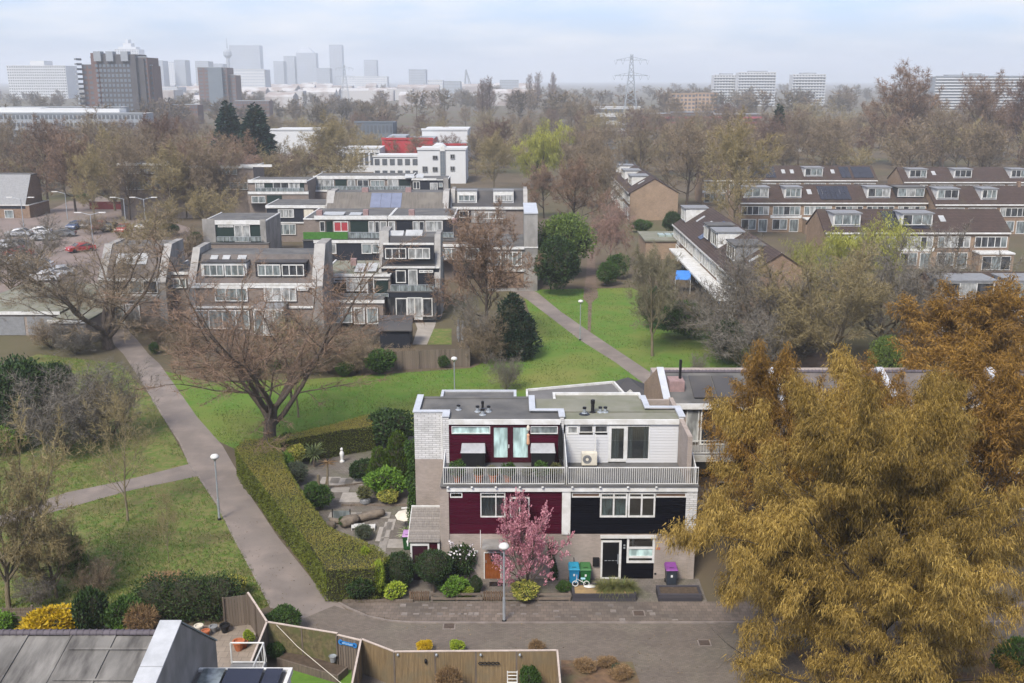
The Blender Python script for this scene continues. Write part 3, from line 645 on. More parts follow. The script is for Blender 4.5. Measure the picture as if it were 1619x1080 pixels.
def boards(parent, m, x0, x1, z0, z1, y, holes, h=.135, t=.03):
    n = max(1, round((z1 - z0) / h)); h = (z1 - z0) / n
    for i in range(n):
        a, b = z0 + i*h, z0 + (i+1)*h
        for u0, u1 in cut(x0, x1, holes, a, b): piece('plank', m, u0, u1, y - t - .004 * (i % 2), y, a, b - .012, parent)
def holed(mb, x0, x1, z0, z1, y0, y1, holes):
    zs = sorted({z0, z1, *[min(max(v, z0), z1) for h in holes for v in h[2:]]})
    for a, b in zip(zs, zs[1:]):
        for u0, u1 in cut(x0, x1, holes, a, b): mb.box(u0, u1, y0, y1, a, b)
def rc(px0, py0, px1, py1, Y):
    cx_, cy_ = (px0+px1)/2, (py0+py1)/2
    return (ZY(px0, cy_, Y)[0], ZY(px1, cy_, Y)[0], ZY(cx_, py1, Y)[1], ZY(cx_, py0, Y)[1])
def window(parent, r, y, fm, cols=(), rows=(), fw=.06, glass=None, curtain=None, gl=None, name='window'):
    """framed window in a hole: frame > panes; cols/rows are divider positions 0..1"""
    x0, x1, z0, z1 = r; w = MB()
    xs = [x0] + [x0 + c*(x1-x0) for c in cols] + [x1]; zs = [z0] + [z0 + c*(z1-z0) for c in rows] + [z1]
    w.box(x0, x0+fw, y-.05, y+.07, z0, z1).box(x1-fw, x1, y-.05, y+.07, z0, z1).box(x0+fw, x1-fw, y-.05, y+.07, z0, z0+fw).box(x0+fw, x1-fw, y-.05, y+.07, z1-fw, z1)
    for c in xs[1:-1]: w.box(c-fw/2, c+fw/2, y-.046, y+.066, z0+fw, z1-fw)
    for c in zs[1:-1]:
        for i in range(len(xs)-1): w.box(xs[i] + (fw if i == 0 else fw/2), xs[i+1] - (fw if i == len(xs)-2 else fw/2), y-.042, y+.062, c-fw/2, c+fw/2)
    o = w.build(name, fm, parent); k = 0
    for i in range(len(xs)-1):
        for j in range(len(zs)-1):
            g = glass or GSEE
            if gl: g = gl[k % len(gl)]
            MB().box(xs[i]+.02, xs[i+1]-.02, y+.01, y+.02, zs[j]+.02, zs[j+1]-.02).build('pane', g, o); k += 1
    if curtain:
        for (a, b, m) in curtain:
            c = MB(); u0, u1 = x0 + a*(x1-x0) + .02, x0 + b*(x1-x0) - .02; n = max(6, int((u1-u0)/.05)); pr = []
            vs = [(u0 + (u1-u0)*i/n, y + .16 + .03*math.sin(i*1.9), z) for z in (z0+.02, z1-.02) for i in range(n+1)]
            c.add(vs, [(i, i+1, n+2+i, n+1+i) for i in range(n)]).build('curtain', m, o)
    return o
def railing(parent, x0, x1, y, z0, z1, step=.115, m=WHITE, post=1.9):
    MB().box(x0, x1, y-.025, y+.025, z1-.05, z1).build('top_rail', m, parent); MB().box(x0, x1, y-.02, y+.02, z0, z0+.04).build('bottom_rail', m, parent)
    n = int((x1-x0)/step)
    for i in range(n+1):
        x = x0 + .02 + (x1-x0-.04)*i/n; piece('baluster', m, x-.013, x+.013, y-.013, y+.013, z0+.04, z1-.05, parent)
def vent(parent, x, y, z, h=.35, r=.09, m=GREYM, cap=DARKM, name='roof_vent'):
    o = MB().lathe((x, y, z), [(r*2.0, 0), (r*1.9, .03), (r, .06), (r, h*.7)], 12).build(name, m, parent); MB().lathe((x, y, z + h*.7), [(r*.7, 0), (r*1.25, .02), (r*1.25, h*.3), (r*.6, h*.34)], 12).build('cowl', cap, o); return o
X1L, XP, X2R = -3.45, 2.95, 9.75
INNER = mat('inner_plaster', (0.30,0.29,0.27), None, 0.9, 2)
h1 = thing('terraced_house', 'burgundy clad end terrace house with roof balcony behind the pink magnolia', 'house', (-1, 55, 0))
h2 = thing('terraced_house', 'terraced house with black middle storey and white boarded top storey', 'house', (6, 55, 0))
# --- burgundy house: openings on the front
door1 = rc(765,873,799,917,YF); win1 = rc(759.5,779,799,818,YF); win2 = rc(806,787,837,818,YF); vent1 = rc(711.5,779,731,787,YF)
wl = MB(); holed(wl, X1L, XP, 0, 2.72, YF, YF+.25, [door1])
wl.box(-3.95, X1L, YF-.05, 59.3, 0, 5.5)                                   # end cross wall
wl.box(-5.65, -3.95, 56.1, 56.35, 0, 5.55).box(-5.65, -5.40, 56.35, 59.3, 0, 8.42).box(-5.40, XP, 59.05, 59.3, 0, 8.2)
wl.build('wall', BRICK, h1)
wb = MB(); wb.box(-5.652, -3.95, 56.095, 56.35, 5.55, 8.42).box(-3.95, -3.60, YT-.04, 56.35, 5.5, 8.42); wb.build('painted_wall', WBRICK, h1)
MB().box(X1L, XP, YF+.25, 59.05, 2.60, 2.72).box(X1L, XP, YF+.06, 59.05, 5.28, 5.58).build('floor_slab', CONC, h1)
MB().box(X1L, XP, 57.6, 57.7, .02, 8.0).build('inner_wall', INNER, h1)
boards(h1, BURG, X1L, XP-.22, 2.74, 5.27, YF+.03, [win1, win2, vent1], .14)
MB().box(X1L, XP-.22, YF+.03, YF+.2, 2.72, 2.76).build('sill_band', WHITE, h1)
window(h1, win1, YF+.04, WHITE, cols=(.62,), rows=(.83,), curtain=[(0,.62,CURT),(.62,1,CURT)])
window(h1, win2, YF+.04, WHITE, cols=(.5,), curtain=[(0,.5,CURT)])
window(h1, vent1, YF+.04, WHITE, fw=.05)
# front door with sidelight, canopy and its post
dr = (door1[0]+.05, ZY(791,890,YF)[0], door1[2]+.04, door1[3]-.05)
fr = MB(); fr.box(door1[0], door1[0]+.05, YF-.03, YF+.12, door1[2], door1[3]).box(door1[1]-.05, door1[1], YF-.03, YF+.12, door1[2], door1[3]).box(door1[0]+.05, door1[1]-.05, YF-.03, YF+.12, door1[3]-.05, door1[3]).box(dr[1], dr[1]+.06, YF-.03, YF+.12, door1[2], door1[3]-.05).box(door1[0]+.05, door1[1]-.05, YF-.02, YF+.1, 0, door1[2]+.04)
df = fr.build('door_frame', WHITE, h1)
MB().box(dr[1]+.06, door1[1]-.05, YF+.03, YF+.04, door1[2]+.04, door1[3]-.05).build('sidelight_pane', GG, df)
d1 = MB().box(dr[0], dr[1], YF+.02, YF+.07, dr[2], dr[3]).build('door', WOODO, h1)
for k in range(3): MB().box(dr[0]+.12, dr[1]-.12, YF+.005, YF+.02, dr[2]+.15+k*.42, dr[2]+.50+k*.42).build('door_panel', WOODO, d1)
MB().box((dr[0]+dr[1])/2-.1, (dr[0]+dr[1])/2+.1, YF+.004, YF+.02, dr[3]-.52, dr[3]-.1).build('door_glass', GD, d1)
MB().box(dr[0]+.06, dr[0]+.09, YF-.03, YF+.02, 1.0, 1.15).build('handle', GREYM, d1)
cn_ = MB().box(ZY(762,870,51)[0], ZY(794,870,51)[0], 50.95, YF, 2.30, 2.42).build('door_canopy', CONC, h1); MB().box(-1.72, -1.69, 50.93, 50.96, 2.42, 3.45).build('canopy_mast', WHITE, cn_)
MB().box(-1.25, -.35, 51.1, 51.6, .03, .05).build('door_mat', DARKM, h1)
MB().box(-2.1, -1.88, YF-.02, YF, 1.62, 1.74).build('house_number_plate', WHITE, h1)
# balcony
MB().box(X1L-.1, XP, YF-.12, YF+.05, 5.27, 5.54).build('fascia', WHITE, h1)
MB().box(X1L-.45, XP, YF-.2, YT, 5.58, 5.64).build('balcony_floor', FELT, h1)
for px in (708, 746, 784, 822, 858): x = ZY(px, 766, YF-.2)[0]; MB().lathe((x, YF-.24, 5.55), [(.05,0),(.07,.02),(.07,.05),(.03,.07)], 10).build('balcony_light', WHITE, h1)
railing(h1, X1L-.28, XP-.1, YF-.08, 5.70, 6.68)
def divider(parent, x):
    return MB().add([(x-.02,YF-.05,5.66),(x-.02,YT,5.66),(x-.02,YT,7.45),(x-.02,YT-.5,7.45),(x-.02,YF-.05,6.68),(x+.02,YF-.05,5.66),(x+.02,YT,5.66),(x+.02,YT,7.45),(x+.02,YT-.5,7.45),(x+.02,YF-.05,6.68)],
        [(0,1,2,3,4),(9,8,7,6,5),(0,5,6,1),(1,6,7,2),(2,7,8,3),(3,8,9,4),(4,9,5,0)]).build('balcony_screen', WHITE, parent)
divider(h1, XP+.02)
MB().add([(-3.72,YF-.05,5.66),(-3.72,YF+2.2,5.66),(-3.72,YF+1.6,7.1),(-3.72,YF-.05,6.68),(-3.68,YF-.05,5.66),(-3.68,YF+2.2,5.66),(-3.68,YF+1.6,7.1),(-3.68,YF-.05,6.68)],[(0,1,2,3),(7,6,5,4),(0,4,5,1),(1,5,6,2),(2,6,7,3),(3,7,4,0)]).build('balcony_screen', WHITE, h1)
# top storey
t1 = rc(714,674,775,686,YT); t2 = rc(838.7,674,882,686,YT); dd = rc(776.5,673,838.7,731,YT); dd = (dd[0], dd[1], 5.66, dd[3])
boards(h1, BURG, -3.6, 2.75, 5.64, 8.0, YT+.03, [t1, t2, dd], .135)
window(h1, t1, YT+.04, WHITE, gl=[FROST], fw=.04); window(h1, t2, YT+.04, WHITE, gl=[GG], fw=.04)
for i, (a, b) in enumerate(((776.5,806.5),(807,838.7))):
    q = rc(a, 673, b, 731, YT); q = (q[0], q[1], 5.66, q[3]); o = MB()
    o.box(q[0], q[0]+.15, YT-.03, YT+.05, q[2], q[3]).box(q[1]-.15, q[1], YT-.03, YT+.05, q[2], q[3]).box(q[0]+.15, q[1]-.15, YT-.03, YT+.05, q[2], q[2]+.3).box(q[0]+.15, q[1]-.15, YT-.03, YT+.05, q[3]-.1, q[3])
    o = o.build('balcony_door', BURGD, h1); MB().box(q[0]+.15, q[1]-.15, YT, YT+.015, q[2]+.3, q[3]-.1).build('pane', FROST, o)
    if i == 0: MB().box(q[1]-.1, q[1]-.05, YT-.08, YT-.03, 6.55, 6.75).build('handle', WHITE, o)
MB().box(-3.6, 2.80, YT-.12, YT+.06, 7.98, 8.26).build('roof_fascia', WHITE, h1)
MB().box(2.72, XP, YT-.06, 56.6, 5.64, 8.42).build('party_wall', WBRICK, h1)
MB().box(-3.6, 2.72, YT+.03, 56.35, 8.16, 8.29).box(-5.40, 1.15, 56.35, 59.05, 8.16, 8.29).box(1.15, 2.72, 56.35, 56.6, 8.16, 8.29).build('roof', FELT, h1)
def cap(parent, segs):
    for x0, x1, y0, y1 in segs: MB().box(x0, x1, y0, y1, 8.42, 8.48).build('parapet_cap', ALU, parent)
cap(h1, [(-5.72,-5.34,56.40,59.35),(-5.72,-3.58,56.04,56.40),(-3.98,-3.56,YT-.1,56.04)])
MB().box(-5.34, 1.1, 59.02, 59.32, 8.2, 8.36).build('rear_upstand', FELT, h1)
MB().tube((-4.02,YT+.4,8.3), (-4.02,YT+.4,5.7), .05, n=8).tube((-4.02,YT+.4,5.7), (-4.02,56.0,5.6), .05, n=8).build('rain_pipe', WHITE, h1)
for px, py, s in ((725,648,.3),(755,651,.36),(772.5,651,.36)): x, y = P(px, py, 8.29); vent(h1, x, y, 8.29, s)
x, y = P(763,650,8.29); vent(h1, x, y+.15, 8.29, .55, .07, DARKM); x, y = P(763,656,8.29); vent(h1, x, y, 8.29, .38, .10)
MB().box(-4.93,.25,59.32,69.7,0,5.35).build('rear_wing', BRICK, h1); MB().box(-4.80,.12,59.33,69.55,5.35,5.46).build('rear_roof', FELT, h1)
rr = MB(); rr.box(-4.99,-4.8,59.33,69.76,5.34,5.58).box(.12,.31,59.33,69.76,5.34,5.58).box(-4.8,.12,69.55,69.76,5.34,5.58); rr.build('rear_roof_edge', ALU, h1)
# --- black and white house
door2 = rc(949.6,854.7,982,915.5,YF); door2 = (door2[0], door2[1], .04, door2[3]); ent = rc(949.6,847.6,1034,917,YF); ent = (ent[0], ent[1], 0.0, 2.62); w5 = rc(991,848,1035,890,YF)
wl = MB(); holed(wl, XP, X2R, 0, 2.72, YF, YF+.25, [ent]); wl.box(9.5, X2R, YF+.25, 59.3, 0, 8.3).box(XP, 9.5, 59.05, 59.3, 0, 8.2).box(9.75, 10.1, YF-.05, 59.3, 0, 5.5).build('wall', BRICK, h2)
MB().box(XP, 9.5, YF+.25, 59.05, 2.60, 2.72).box(XP, 9.5, YF+.06, 59.05, 5.28, 5.58).build('floor_slab', CONC, h2); MB().box(XP, 9.5, 57.6, 57.7, .02, 8.0).build('inner_wall', INNER, h2)
boards(h2, BLACKB, ent[0], ent[1], .02, 2.6, YF+.05, [door2, w5], .3)
MB().box(ent[0]-.05, ent[1]+.08, YF-.1, YF+.05, 2.5, 2.66).build('lintel', WHITE, h2)
fr = MB(); a = door2; fr.box(a[0], a[0]+.1, YF-.04, YF+.1, a[2], a[3]).box(a[1]-.13, a[1], YF-.04, YF+.1, a[2], a[3]).box(a[0]+.1, a[1]-.13, YF-.04, YF+.1, a[3]-.09, a[3]).box(a[0]+.1, a[1]-.13, YF-.04, YF+.1, a[2], a[2]+.06)
df = fr.build('door_frame', WHITE, h2)
d2 = MB().box(a[0]+.1, a[1]-.13, YF+.02, YF+.07, a[2]+.06, a[3]-.09).build('door', mat('black_door', (.006,.006,.008), None, .3, 2, spec=.5), h2)
MB().box(a[1]-.20, a[1]-.16, YF-.05, YF+.02, .95, 1.5).build('handle', GREYM, d2)
for k in range(4): MB().box(a[0]+.22+k*.2, a[0]+.36+k*.2, YF+.012, YF+.02, 1.1, 1.13).build('door_strip', GREYM, d2)
w5o = window(h2, w5, YF+.03, WHITE, rows=(.22,.56), fw=.12, gl=[GSEE, FROST, GSEE])
x, z = ZY(1000.5, 858, YF+.5); MB().lathe((x, YF+.5, z-.2), [(.02,0),(.10,.08),(.13,.2),(.10,.34),(.02,.4)], 12).build('pendant_lamp', CURT, w5o)
r_ = rc(937,881,947,893.5,YF); MB().box(r_[0], r_[1], YF-.14, YF, r_[2], r_[3]).build('letter_box', DARKM, h2)
r_ = rc(1036.5,865,1044,869,YF)
for k in range(3): w_ = (r_[1]-r_[0])/3; MB().lathe((r_[0]+w_*(k+.5), YF-.015, r_[2]), [(w_*.3,0),(w_*.42,.03),(w_*.3,.07),(w_*.42,.11),(w_*.3,.14)], 8, sy=.2).build('house_number', TERRA, h2)
MB().lathe((ZY(1036,908,YF)[0], YF-.01, .28), [(.06,0),(.06,.1)], 8, sy=.4).build('air_brick', DARKM, h2)
for z in (2.0, 1.85): MB().box(ZY(987,870,YF)[0]-.05, ZY(987,870,YF)[0]+.05, YF-.01, YF+.02, z, z+.09).build('doorbell', GREYM, h2)
# middle storey
g1 = rc(948.6,779,992,818,YF); g2 = rc(993,779,1036,818,YF); tr1 = rc(904,779,948.6,786.5,YF); tr2 = rc(1036,779,1085,786.5,YF)
boards(h2, BLACKB, XP+.25, 9.5, 2.74, 5.27, YF+.03, [g1, g2, tr1, tr2], .14)
MB().box(XP-.22, XP+.25, YF-.06, YF+.2, 2.72, 5.27).build('white_post', WHITE, h2)
MB().box(9.5, 10.1, YF-.06, YF+.2, 2.72, 5.27).build('end_pier', WBRICK, h2)
window(h2, g1, YF+.04, WHITE, cols=(.5,), rows=(.80,), fw=.09, curtain=[(0,.5,FROST),(.5,1,FROST)]); window(h2, g2, YF+.04, WHITE, cols=(.5,), rows=(.80,), fw=.09)
window(h2, tr1, YF+.04, WHITE, fw=.05, gl=[mat('brown_blind', (.14,.09,.065), None, .5, 2)]); window(h2, tr2, YF+.04, WHITE, fw=.05, gl=[MATS['brown_blind']])
MB().box(XP, X2R+.35, YF-.12, YF+.05, 5.27, 5.54).build('fascia', WHITE, h2); MB().box(XP, X2R+.4, YF-.2, YT, 5.58, 5.64).build('balcony_floor', FELT, h2)
for px in (905, 949, 993, 1038): x = ZY(px, 766, YF-.2)[0]; MB().lathe((x, YF-.24, 5.55), [(.05,0),(.07,.02),(.07,.05),(.03,.07)], 10).build('balcony_light', WHITE, h2)
railing(h2, XP+.1, X2R+.35, YF-.08, 5.70, 6.68); divider(h2, 9.95)
# top storey
s1 = rc(896.5,673,914.5,687,YT); s2 = rc(916,673,937.5,684,YT); s3 = rc(940.5,673,960.5,684,YT); dw = rc(962,673,990.5,729,YT); dw = (dw[0],dw[1],5.7,dw[3]); bw = rc(990.5,673,1027,727,YT)
boards(h2, WHITEB, 3.05, 9.5, 5.64, 8.0, YT+.03, [s1,s2,s3,dw,bw], .165)
window(h2, s1, YT+.04, WHITE, fw=.09, gl=[GP]); window(h2, s2, YT+.04, WHITE, fw=.04, gl=[GD]); window(h2, s3, YT+.04, WHITE, fw=.04, gl=[GD])
window(h2, dw, YT+.03, WHITE, fw=.16, curtain=[(.1,.62,CURT)], name='balcony_door'); window(h2, bw, YT+.04, WHITE, fw=.06, curtain=[(0.0,.3,CURT),(.74,1,CURT)])
MB().box(2.97, 9.56, YT-.12, YT+.06, 7.98, 8.26).build('roof_fascia', WHITE, h2); MB().box(9.5, 9.78, YT-.06, 56.9, 5.64, 8.42).build('end_pier', WBRICK, h2)
MB().box(2.97, 9.5, YT+.03, 56.4, 8.16, 8.29).box(1.35, 9.5, 56.62, 57.1, 8.16, 8.29).box(1.35, 7.75, 57.1, 59.05, 8.16, 8.29).build('roof', FELT2, h2)
cap(h2, [(1.0,1.36,56.62,59.2),(1.0,3.0,56.3,56.62),(2.66,3.02,YT-.1,56.3),(7.72,8.06,57.14,59.2),(7.72,9.85,56.8,57.14),(9.47,9.85,YT-.1,56.8)])
for px, py, s in ((924,654,.4),(949,652,.34),(957,652,.34)): x, y = P(px, py, 8.29); vent(h2, x, y, 8.29, s)
x, y = P(937,652,8.29); vent(h2, x, y, 8.29, .75, .10, DARKM)
x, y = P(924,655,8.29); MB().lathe((x, y, 8.292), [(.32,0),(.3,.02),(.12,.03)], 14).build('roof_flashing', DARKM, h2)
MB().prism([(1.06,59.32),(9.6,59.32),(8.4,66.0),(7.45,72.0),(1.06,70.0)], 0, 5.3).build('rear_wing', BRICK, h2); MB().prism([(1.2,59.4),(9.45,59.4),(8.25,66.0),(7.32,71.8),(1.2,69.9)], 5.3, 5.42).build('rear_roof', mat('plain_roof_felt', (.155,.15,.145), (.12,.117,.112), .9, .5), h2)
ed = MB()
for a, b in (((1.06,59.4),(1.06,70)),((1.06,70),(7.45,72)),((7.45,72),(8.4,66.0)),((8.4,66.0),(9.6,59.4))):
    v = Vector((b[0]-a[0], b[1]-a[1], 0)); ed.obox(((a[0]+b[0])/2,(a[1]+b[1])/2,5.42), (v.length,.14,.26), math.atan2(v.y, v.x))
ed.build('rear_roof_edge', WHITE, h2)
MB().box(2.6,8.0,59.34,61.6,5.42,7.75).build('roof_room', FELT2, h2); MB().box(2.55,8.05,61.5,61.65,7.75,7.9).box(2.55,2.7,59.34,61.5,7.75,7.9).box(7.9,8.05,59.34,61.5,7.75,7.9).build('roof_room_edge', WHITE, h2)
# things on the balconies
def store(px, label):
    x0, x1 = ZY(px-19, 730, YT-.8)[0], ZY(px+19, 730, YT-.8)[0]; o = thing('balcony_storage_box', label, 'storage box', ((x0+x1)/2, YT-.5, 5.64))
    b = MB().box(x0+.02, x1-.02, YT-.8, YT-.12, 5.64, 6.55); b.build('body', DARKM, o)
    for k in range(3): w_ = (x1-x0-.1)/3; MB().box(x0+.05+k*w_, x0+.02+(k+1)*w_, YT-.82, YT-.8, 5.7, 6.5).build('front_panel', DARKM, o)
    MB().add([(x0-.03,YT-.9,6.55),(x1+.03,YT-.9,6.55),(x1+.03,YT-.08,6.55),(x0-.03,YT-.08,6.55),(x0+.02,YT-.86,6.62),(x1-.02,YT-.86,6.62),(x1-.02,YT-.1,6.86),(x0+.02,YT-.1,6.86)],[(0,3,2,1),(4,5,6,7),(0,1,5,4),(1,2,6,5),(2,3,7,6),(3,0,4,7)]).build('lid', mat('pale_lid', (.36,.365,.37), None, .5, 3), o)
store(748, 'black storage box with pale lid left of the burgundy balcony doors'); store(858.5, 'black storage box with pale lid right of the burgundy balcony doors')
x = ZY(886, 700, YT-.3)[0]
o = thing('closed_parasol', 'closed black parasol standing at the right end of the burgundy balcony', 'parasol', (x, YT-.35, 5.64))
MB().tube((x,YT-.35,5.64),(x,YT-.35,8.15),.03).build('pole', DARKM, o); MB().lathe((x,YT-.35,6.0), [(.04,0),(.14,.05),(.15,1.0),(.11,1.7),(.04,2.05)], 9).build('canopy', DARKM, o); MB().box(x-.25,x+.25,YT-.6,YT-.1,5.64,5.70).build('base', DARKM, o)
x = ZY(835, 690, YT)[0]
o = thing('hanging_ornament', 'yellow and pink hanging ornament on the burgundy wall', 'ornament', (x, YT-.04, 6.9))
MB().tube((x,YT-.05,7.95),(x,YT-.05,6.7),.008,n=5).build('cord', CREAM, o); MB().lathe((x,YT-.06,7.55),[(.02,0),(.09,.1),(.1,.25),(.04,.4)],9).build('shell', CREAM, o); MB().lathe((x,YT-.06,6.72),[(.03,0),(.1,.1),(.07,.5),(.09,.62),(.02,.7)],9).build('tail', mat('salmon_paint',(.6,.33,.2),None,.6,3), o)
o = thing('air_conditioner', 'pale outdoor air conditioning unit on the white house balcony', 'air conditioner', (ZY(932,730,54.6)[0], 54.8, 5.64))
q = rc(920,717.5,944,737,54.6); MB().box(q[0],q[1],54.6,55.0,5.74,6.45).build('casing', CREAM, o); MB().box(q[0]+.06,q[0]+.16,54.65,54.95,5.64,5.74).box(q[1]-.16,q[1]-.06,54.65,54.95,5.64,5.74).build('foot', DARKM, o)
cx_ = q[0]+.3; gr = MB()
for k in range(10): t = math.pi*k/10; gr.tube((cx_-.24*math.cos(t),54.585,6.1-.24*math.sin(t)),(cx_+.24*math.cos(t),54.585,6.1+.24*math.sin(t)),.006,n=4)
fn = MB().tube((cx_,54.597,6.1),(cx_,54.59,6.1),.26,n=20).build('fan_opening', GREY, o); gr.build('fan_guard', DARKM, fn); MB().tube((cx_,54.58,6.1),(cx_,54.59,6.1),.09,n=12).build('fan_hub', CREAM, fn)
MB().box(q[1]-.12,q[1]-.06,54.9,54.95,6.45,7.5).build('pipe_cover', WHITE, o)
# potted shrubs along the railing
rngp = np.random.default_rng(3)
leafy_proto('pot_green', 31, [(0,0,.28,.34,.34,.30),(.12,.1,.42,.22,.2,.2)], 900, .12, .06, LF_MID)
leafy_proto('pot_olive', 32, [(0,0,.26,.30,.30,.28),(-.1,.05,.4,.2,.2,.18)], 900, .10, .05, leafmat('olive_leaves', (.14,.14,.05), (.06,.07,.025)))
pots = [('yellow green potted shrub at the left end of the burgundy balcony', 723, 'pot_green', TERRA, 1.25), ('low potted shrub in terracotta, second from the left end of the balcony', 757, 'pot_olive', TERRA, .85), ('potted shrub below the left balcony door', 779.5, 'pot_olive', TERRA, .9),
        ('large dark potted shrub between the burgundy balcony doors and railing', 803, 'pot_green', TERRA, 1.1), ('small potted plant below the right edge of the balcony doors', 833, 'pot_olive', DARKM, .85), ('rounded potted shrub in front of the right storage box', 856, 'pot_green', DARKM, 1.15), ('brownish potted shrub at the right end of the burgundy balcony', 879, 'pot_olive', DARKM, 1.1)]
for lb, px, k, pm, s in pots:
    x = ZY(px, 750, 52.5)[0]; o = thing('potted_shrub', lb, 'potted plant', (x, 52.45, 5.64), 'potted shrubs on the burgundy balcony')
    MB().lathe((x,52.45,5.64),[(.17,0),(.24,.36),(.27,.36),(.27,.42),(.22,.42),(.2,.36)],14).build('pot', pm, o)
    c = bpy.data.objects.new('foliage', PROTO[k]['parts'][0][1]); COL.objects.link(c); c.parent = o; c.location = (0,0,.36); c.scale = (s,s,s); c.rotation_euler[2] = px
# lean-to shed at the end wall
sh = thing('lean_to_shed', 'lean-to shed with grey shingle roof and burgundy door beside the house', 'shed', (-4.8, 53, 0))
MB().box(-5.55,-5.45,51.98,54.4,0,2.35).box(-5.45,-3.97,54.3,54.4,0,3.0).build('wall', BRICK, sh)
RA = [(51.7,2.32),(54.45,3.22)]
for k in range(14):
    t0, t1_ = k/14, (k+1)/14+.02; y0, z0 = 51.7+2.75*t0, 2.32+.9*t0; y1, z1 = 51.7+2.75*t1_, 2.32+.9*t1_
    MB().slab([(-5.72,y0,z0+.07),(-3.97,y0,z0+.07),(-3.97,y1,z1+.035),(-5.72,y1,z1+.035)],.03).build('roof_plank', WOODR, sh)
MB().slab([(-5.76,51.66,2.30),(-5.70,51.66,2.30),(-5.70,54.45,3.25),(-5.76,54.45,3.25)],.14).build('verge_board', WHITE, sh); MB().box(-5.76,-3.97,54.42,54.52,3.26,3.34).build('top_flashing', WHITE, sh)
MB().box(-5.6,-5.5,51.78,51.88,0,2.24).box(-4.64,-4.56,51.78,51.88,0,2.24).box(-4.1,-3.98,51.78,51.88,0,2.24).box(-5.5,-4.64,51.78,51.88,2.12,2.24).build('door_frame', WHITE, sh)
sdo = MB().box(-5.5,-4.64,51.86,51.9,.03,2.12).build('door', mat('dark_burgundy_door',(.035,.008,.016),None,.5,3), sh); MB().tube((-5.42,51.84,1.05),(-5.42,51.8,1.05),.03,n=8).build('handle', GREYM, sdo)
MB().box(-4.56,-4.1,51.86,51.9,.03,2.24).build('side_panel', BURGD, sh)
# ------------------------------------------------------------------ hedge and gardens
HT = 2.0
hout = [(515,898),(490,860),(449,810),(408,758),(382,726),(373,708),(385,694),(430,690),(500,676),(588,652),(590,672),(520,684),(464,692),(442,700),(449,732),(482,787),(519,832),(552,847),(600,866),(614,880),(592,899)]
HP = [P(a, b, HT) for a, b in hout]
def hedge(name, label, pts, H, nside, ntop, sm, tm, seed, L=.11, W=.06, wob=.10):
    rng = np.random.default_rng(seed); o = thing(name, label, 'hedge', (pts[0][0], pts[0][1], 0))
    n = len(pts); ar = sum(pts[i][0]*pts[(i+1) % n][1] - pts[(i+1) % n][0]*pts[i][1] for i in range(n)); sg = 1 if ar > 0 else -1
    fine = []
    for i in range(n):
        a, b = np.array(pts[i]), np.array(pts[(i+1) % n]); k = max(1, int(np.linalg.norm(b-a)/.6))
        for j in range(k): fine.append(a + (b-a)*j/k)
    fine = np.array(fine); m = len(fine)
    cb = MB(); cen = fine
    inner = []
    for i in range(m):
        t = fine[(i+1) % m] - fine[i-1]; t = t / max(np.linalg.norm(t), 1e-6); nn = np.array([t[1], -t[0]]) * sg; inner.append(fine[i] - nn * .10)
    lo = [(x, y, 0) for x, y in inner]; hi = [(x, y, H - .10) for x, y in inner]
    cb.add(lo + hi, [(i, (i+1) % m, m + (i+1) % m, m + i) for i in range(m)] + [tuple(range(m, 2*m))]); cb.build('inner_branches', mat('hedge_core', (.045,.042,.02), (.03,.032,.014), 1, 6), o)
    seg = np.linalg.norm(np.roll(fine, -1, 0) - fine, axis=1); pr = seg / seg.sum(); idx = rng.choice(m, nside, p=pr); u = rng.uniform(0, 1, nside)[:, None]
    q = fine[idx] * (1-u) + np.roll(fine, -1, 0)[idx] * u; t = unit(np.roll(fine, -1, 0)[idx] - fine[idx]); nn = np.stack([t[:,1], -t[:,0]], 1) * sg
    z = rng.uniform(0.0, H, nside); p = np.stack([q[:,0], q[:,1], z], 1); off = (clump_noise(p, rng, 8, 1.4) - .55) * wob * 1.6 + rng.normal(size=nside) * .025
    p[:, :2] += nn * off[:, None]; d = np.concatenate([nn, np.full((nside,1), .25)], 1)
    V, Fa = leaves(p, L * rng.uniform(.6, 1.3, nside), W * rng.uniform(.7, 1.3, nside), rng, d, .75); tint = np.clip(.65 * rng.uniform(0, 1, nside) + .5 * (clump_noise(p, rng, 6, .8) - .3), 0, 1)
    me = np_mesh('side_leaves', V - np.array([*pts[0], 0]), Fa, sm, tint); place('side_leaves', me, o)
    A = fine; x = rng.uniform(A[:,0].min(), A[:,0].max(), ntop*12); y = rng.uniform(A[:,1].min(), A[:,1].max(), ntop*12); k = inpoly(x, y, [tuple(v) for v in A]); x, y = x[k][:ntop], y[k][:ntop]
    p = np.stack([x, y, np.full(len(x), H)], 1); p[:,2] += (clump_noise(p, rng, 8, 1.0) - .6) * .16 + rng.normal(size=len(x)) * .02 - .03
    V, Fa = leaves(p, L * .8 * rng.uniform(.5, 1.2, len(p)), W * rng.uniform(.7, 1.3, len(p)), rng, np.array([[0,0,.5]]), .9); tint = np.clip(.55 * rng.uniform(0, 1, len(p)) + .75 * (clump_noise(p, rng, 6, .5) - .25), 0, 1)
    place('top_leaves', np_mesh('top_leaves', V - np.array([*pts[0], 0]), Fa, tm, tint), o)
    return o
hedge('clipped_hedge', 'long clipped hedge with brownish flat top along the footpath and garden', HP, HT, 34000, 26000, LF_HEDG, LF_HTOP, 7)
rg = np.random.default_rng(11)
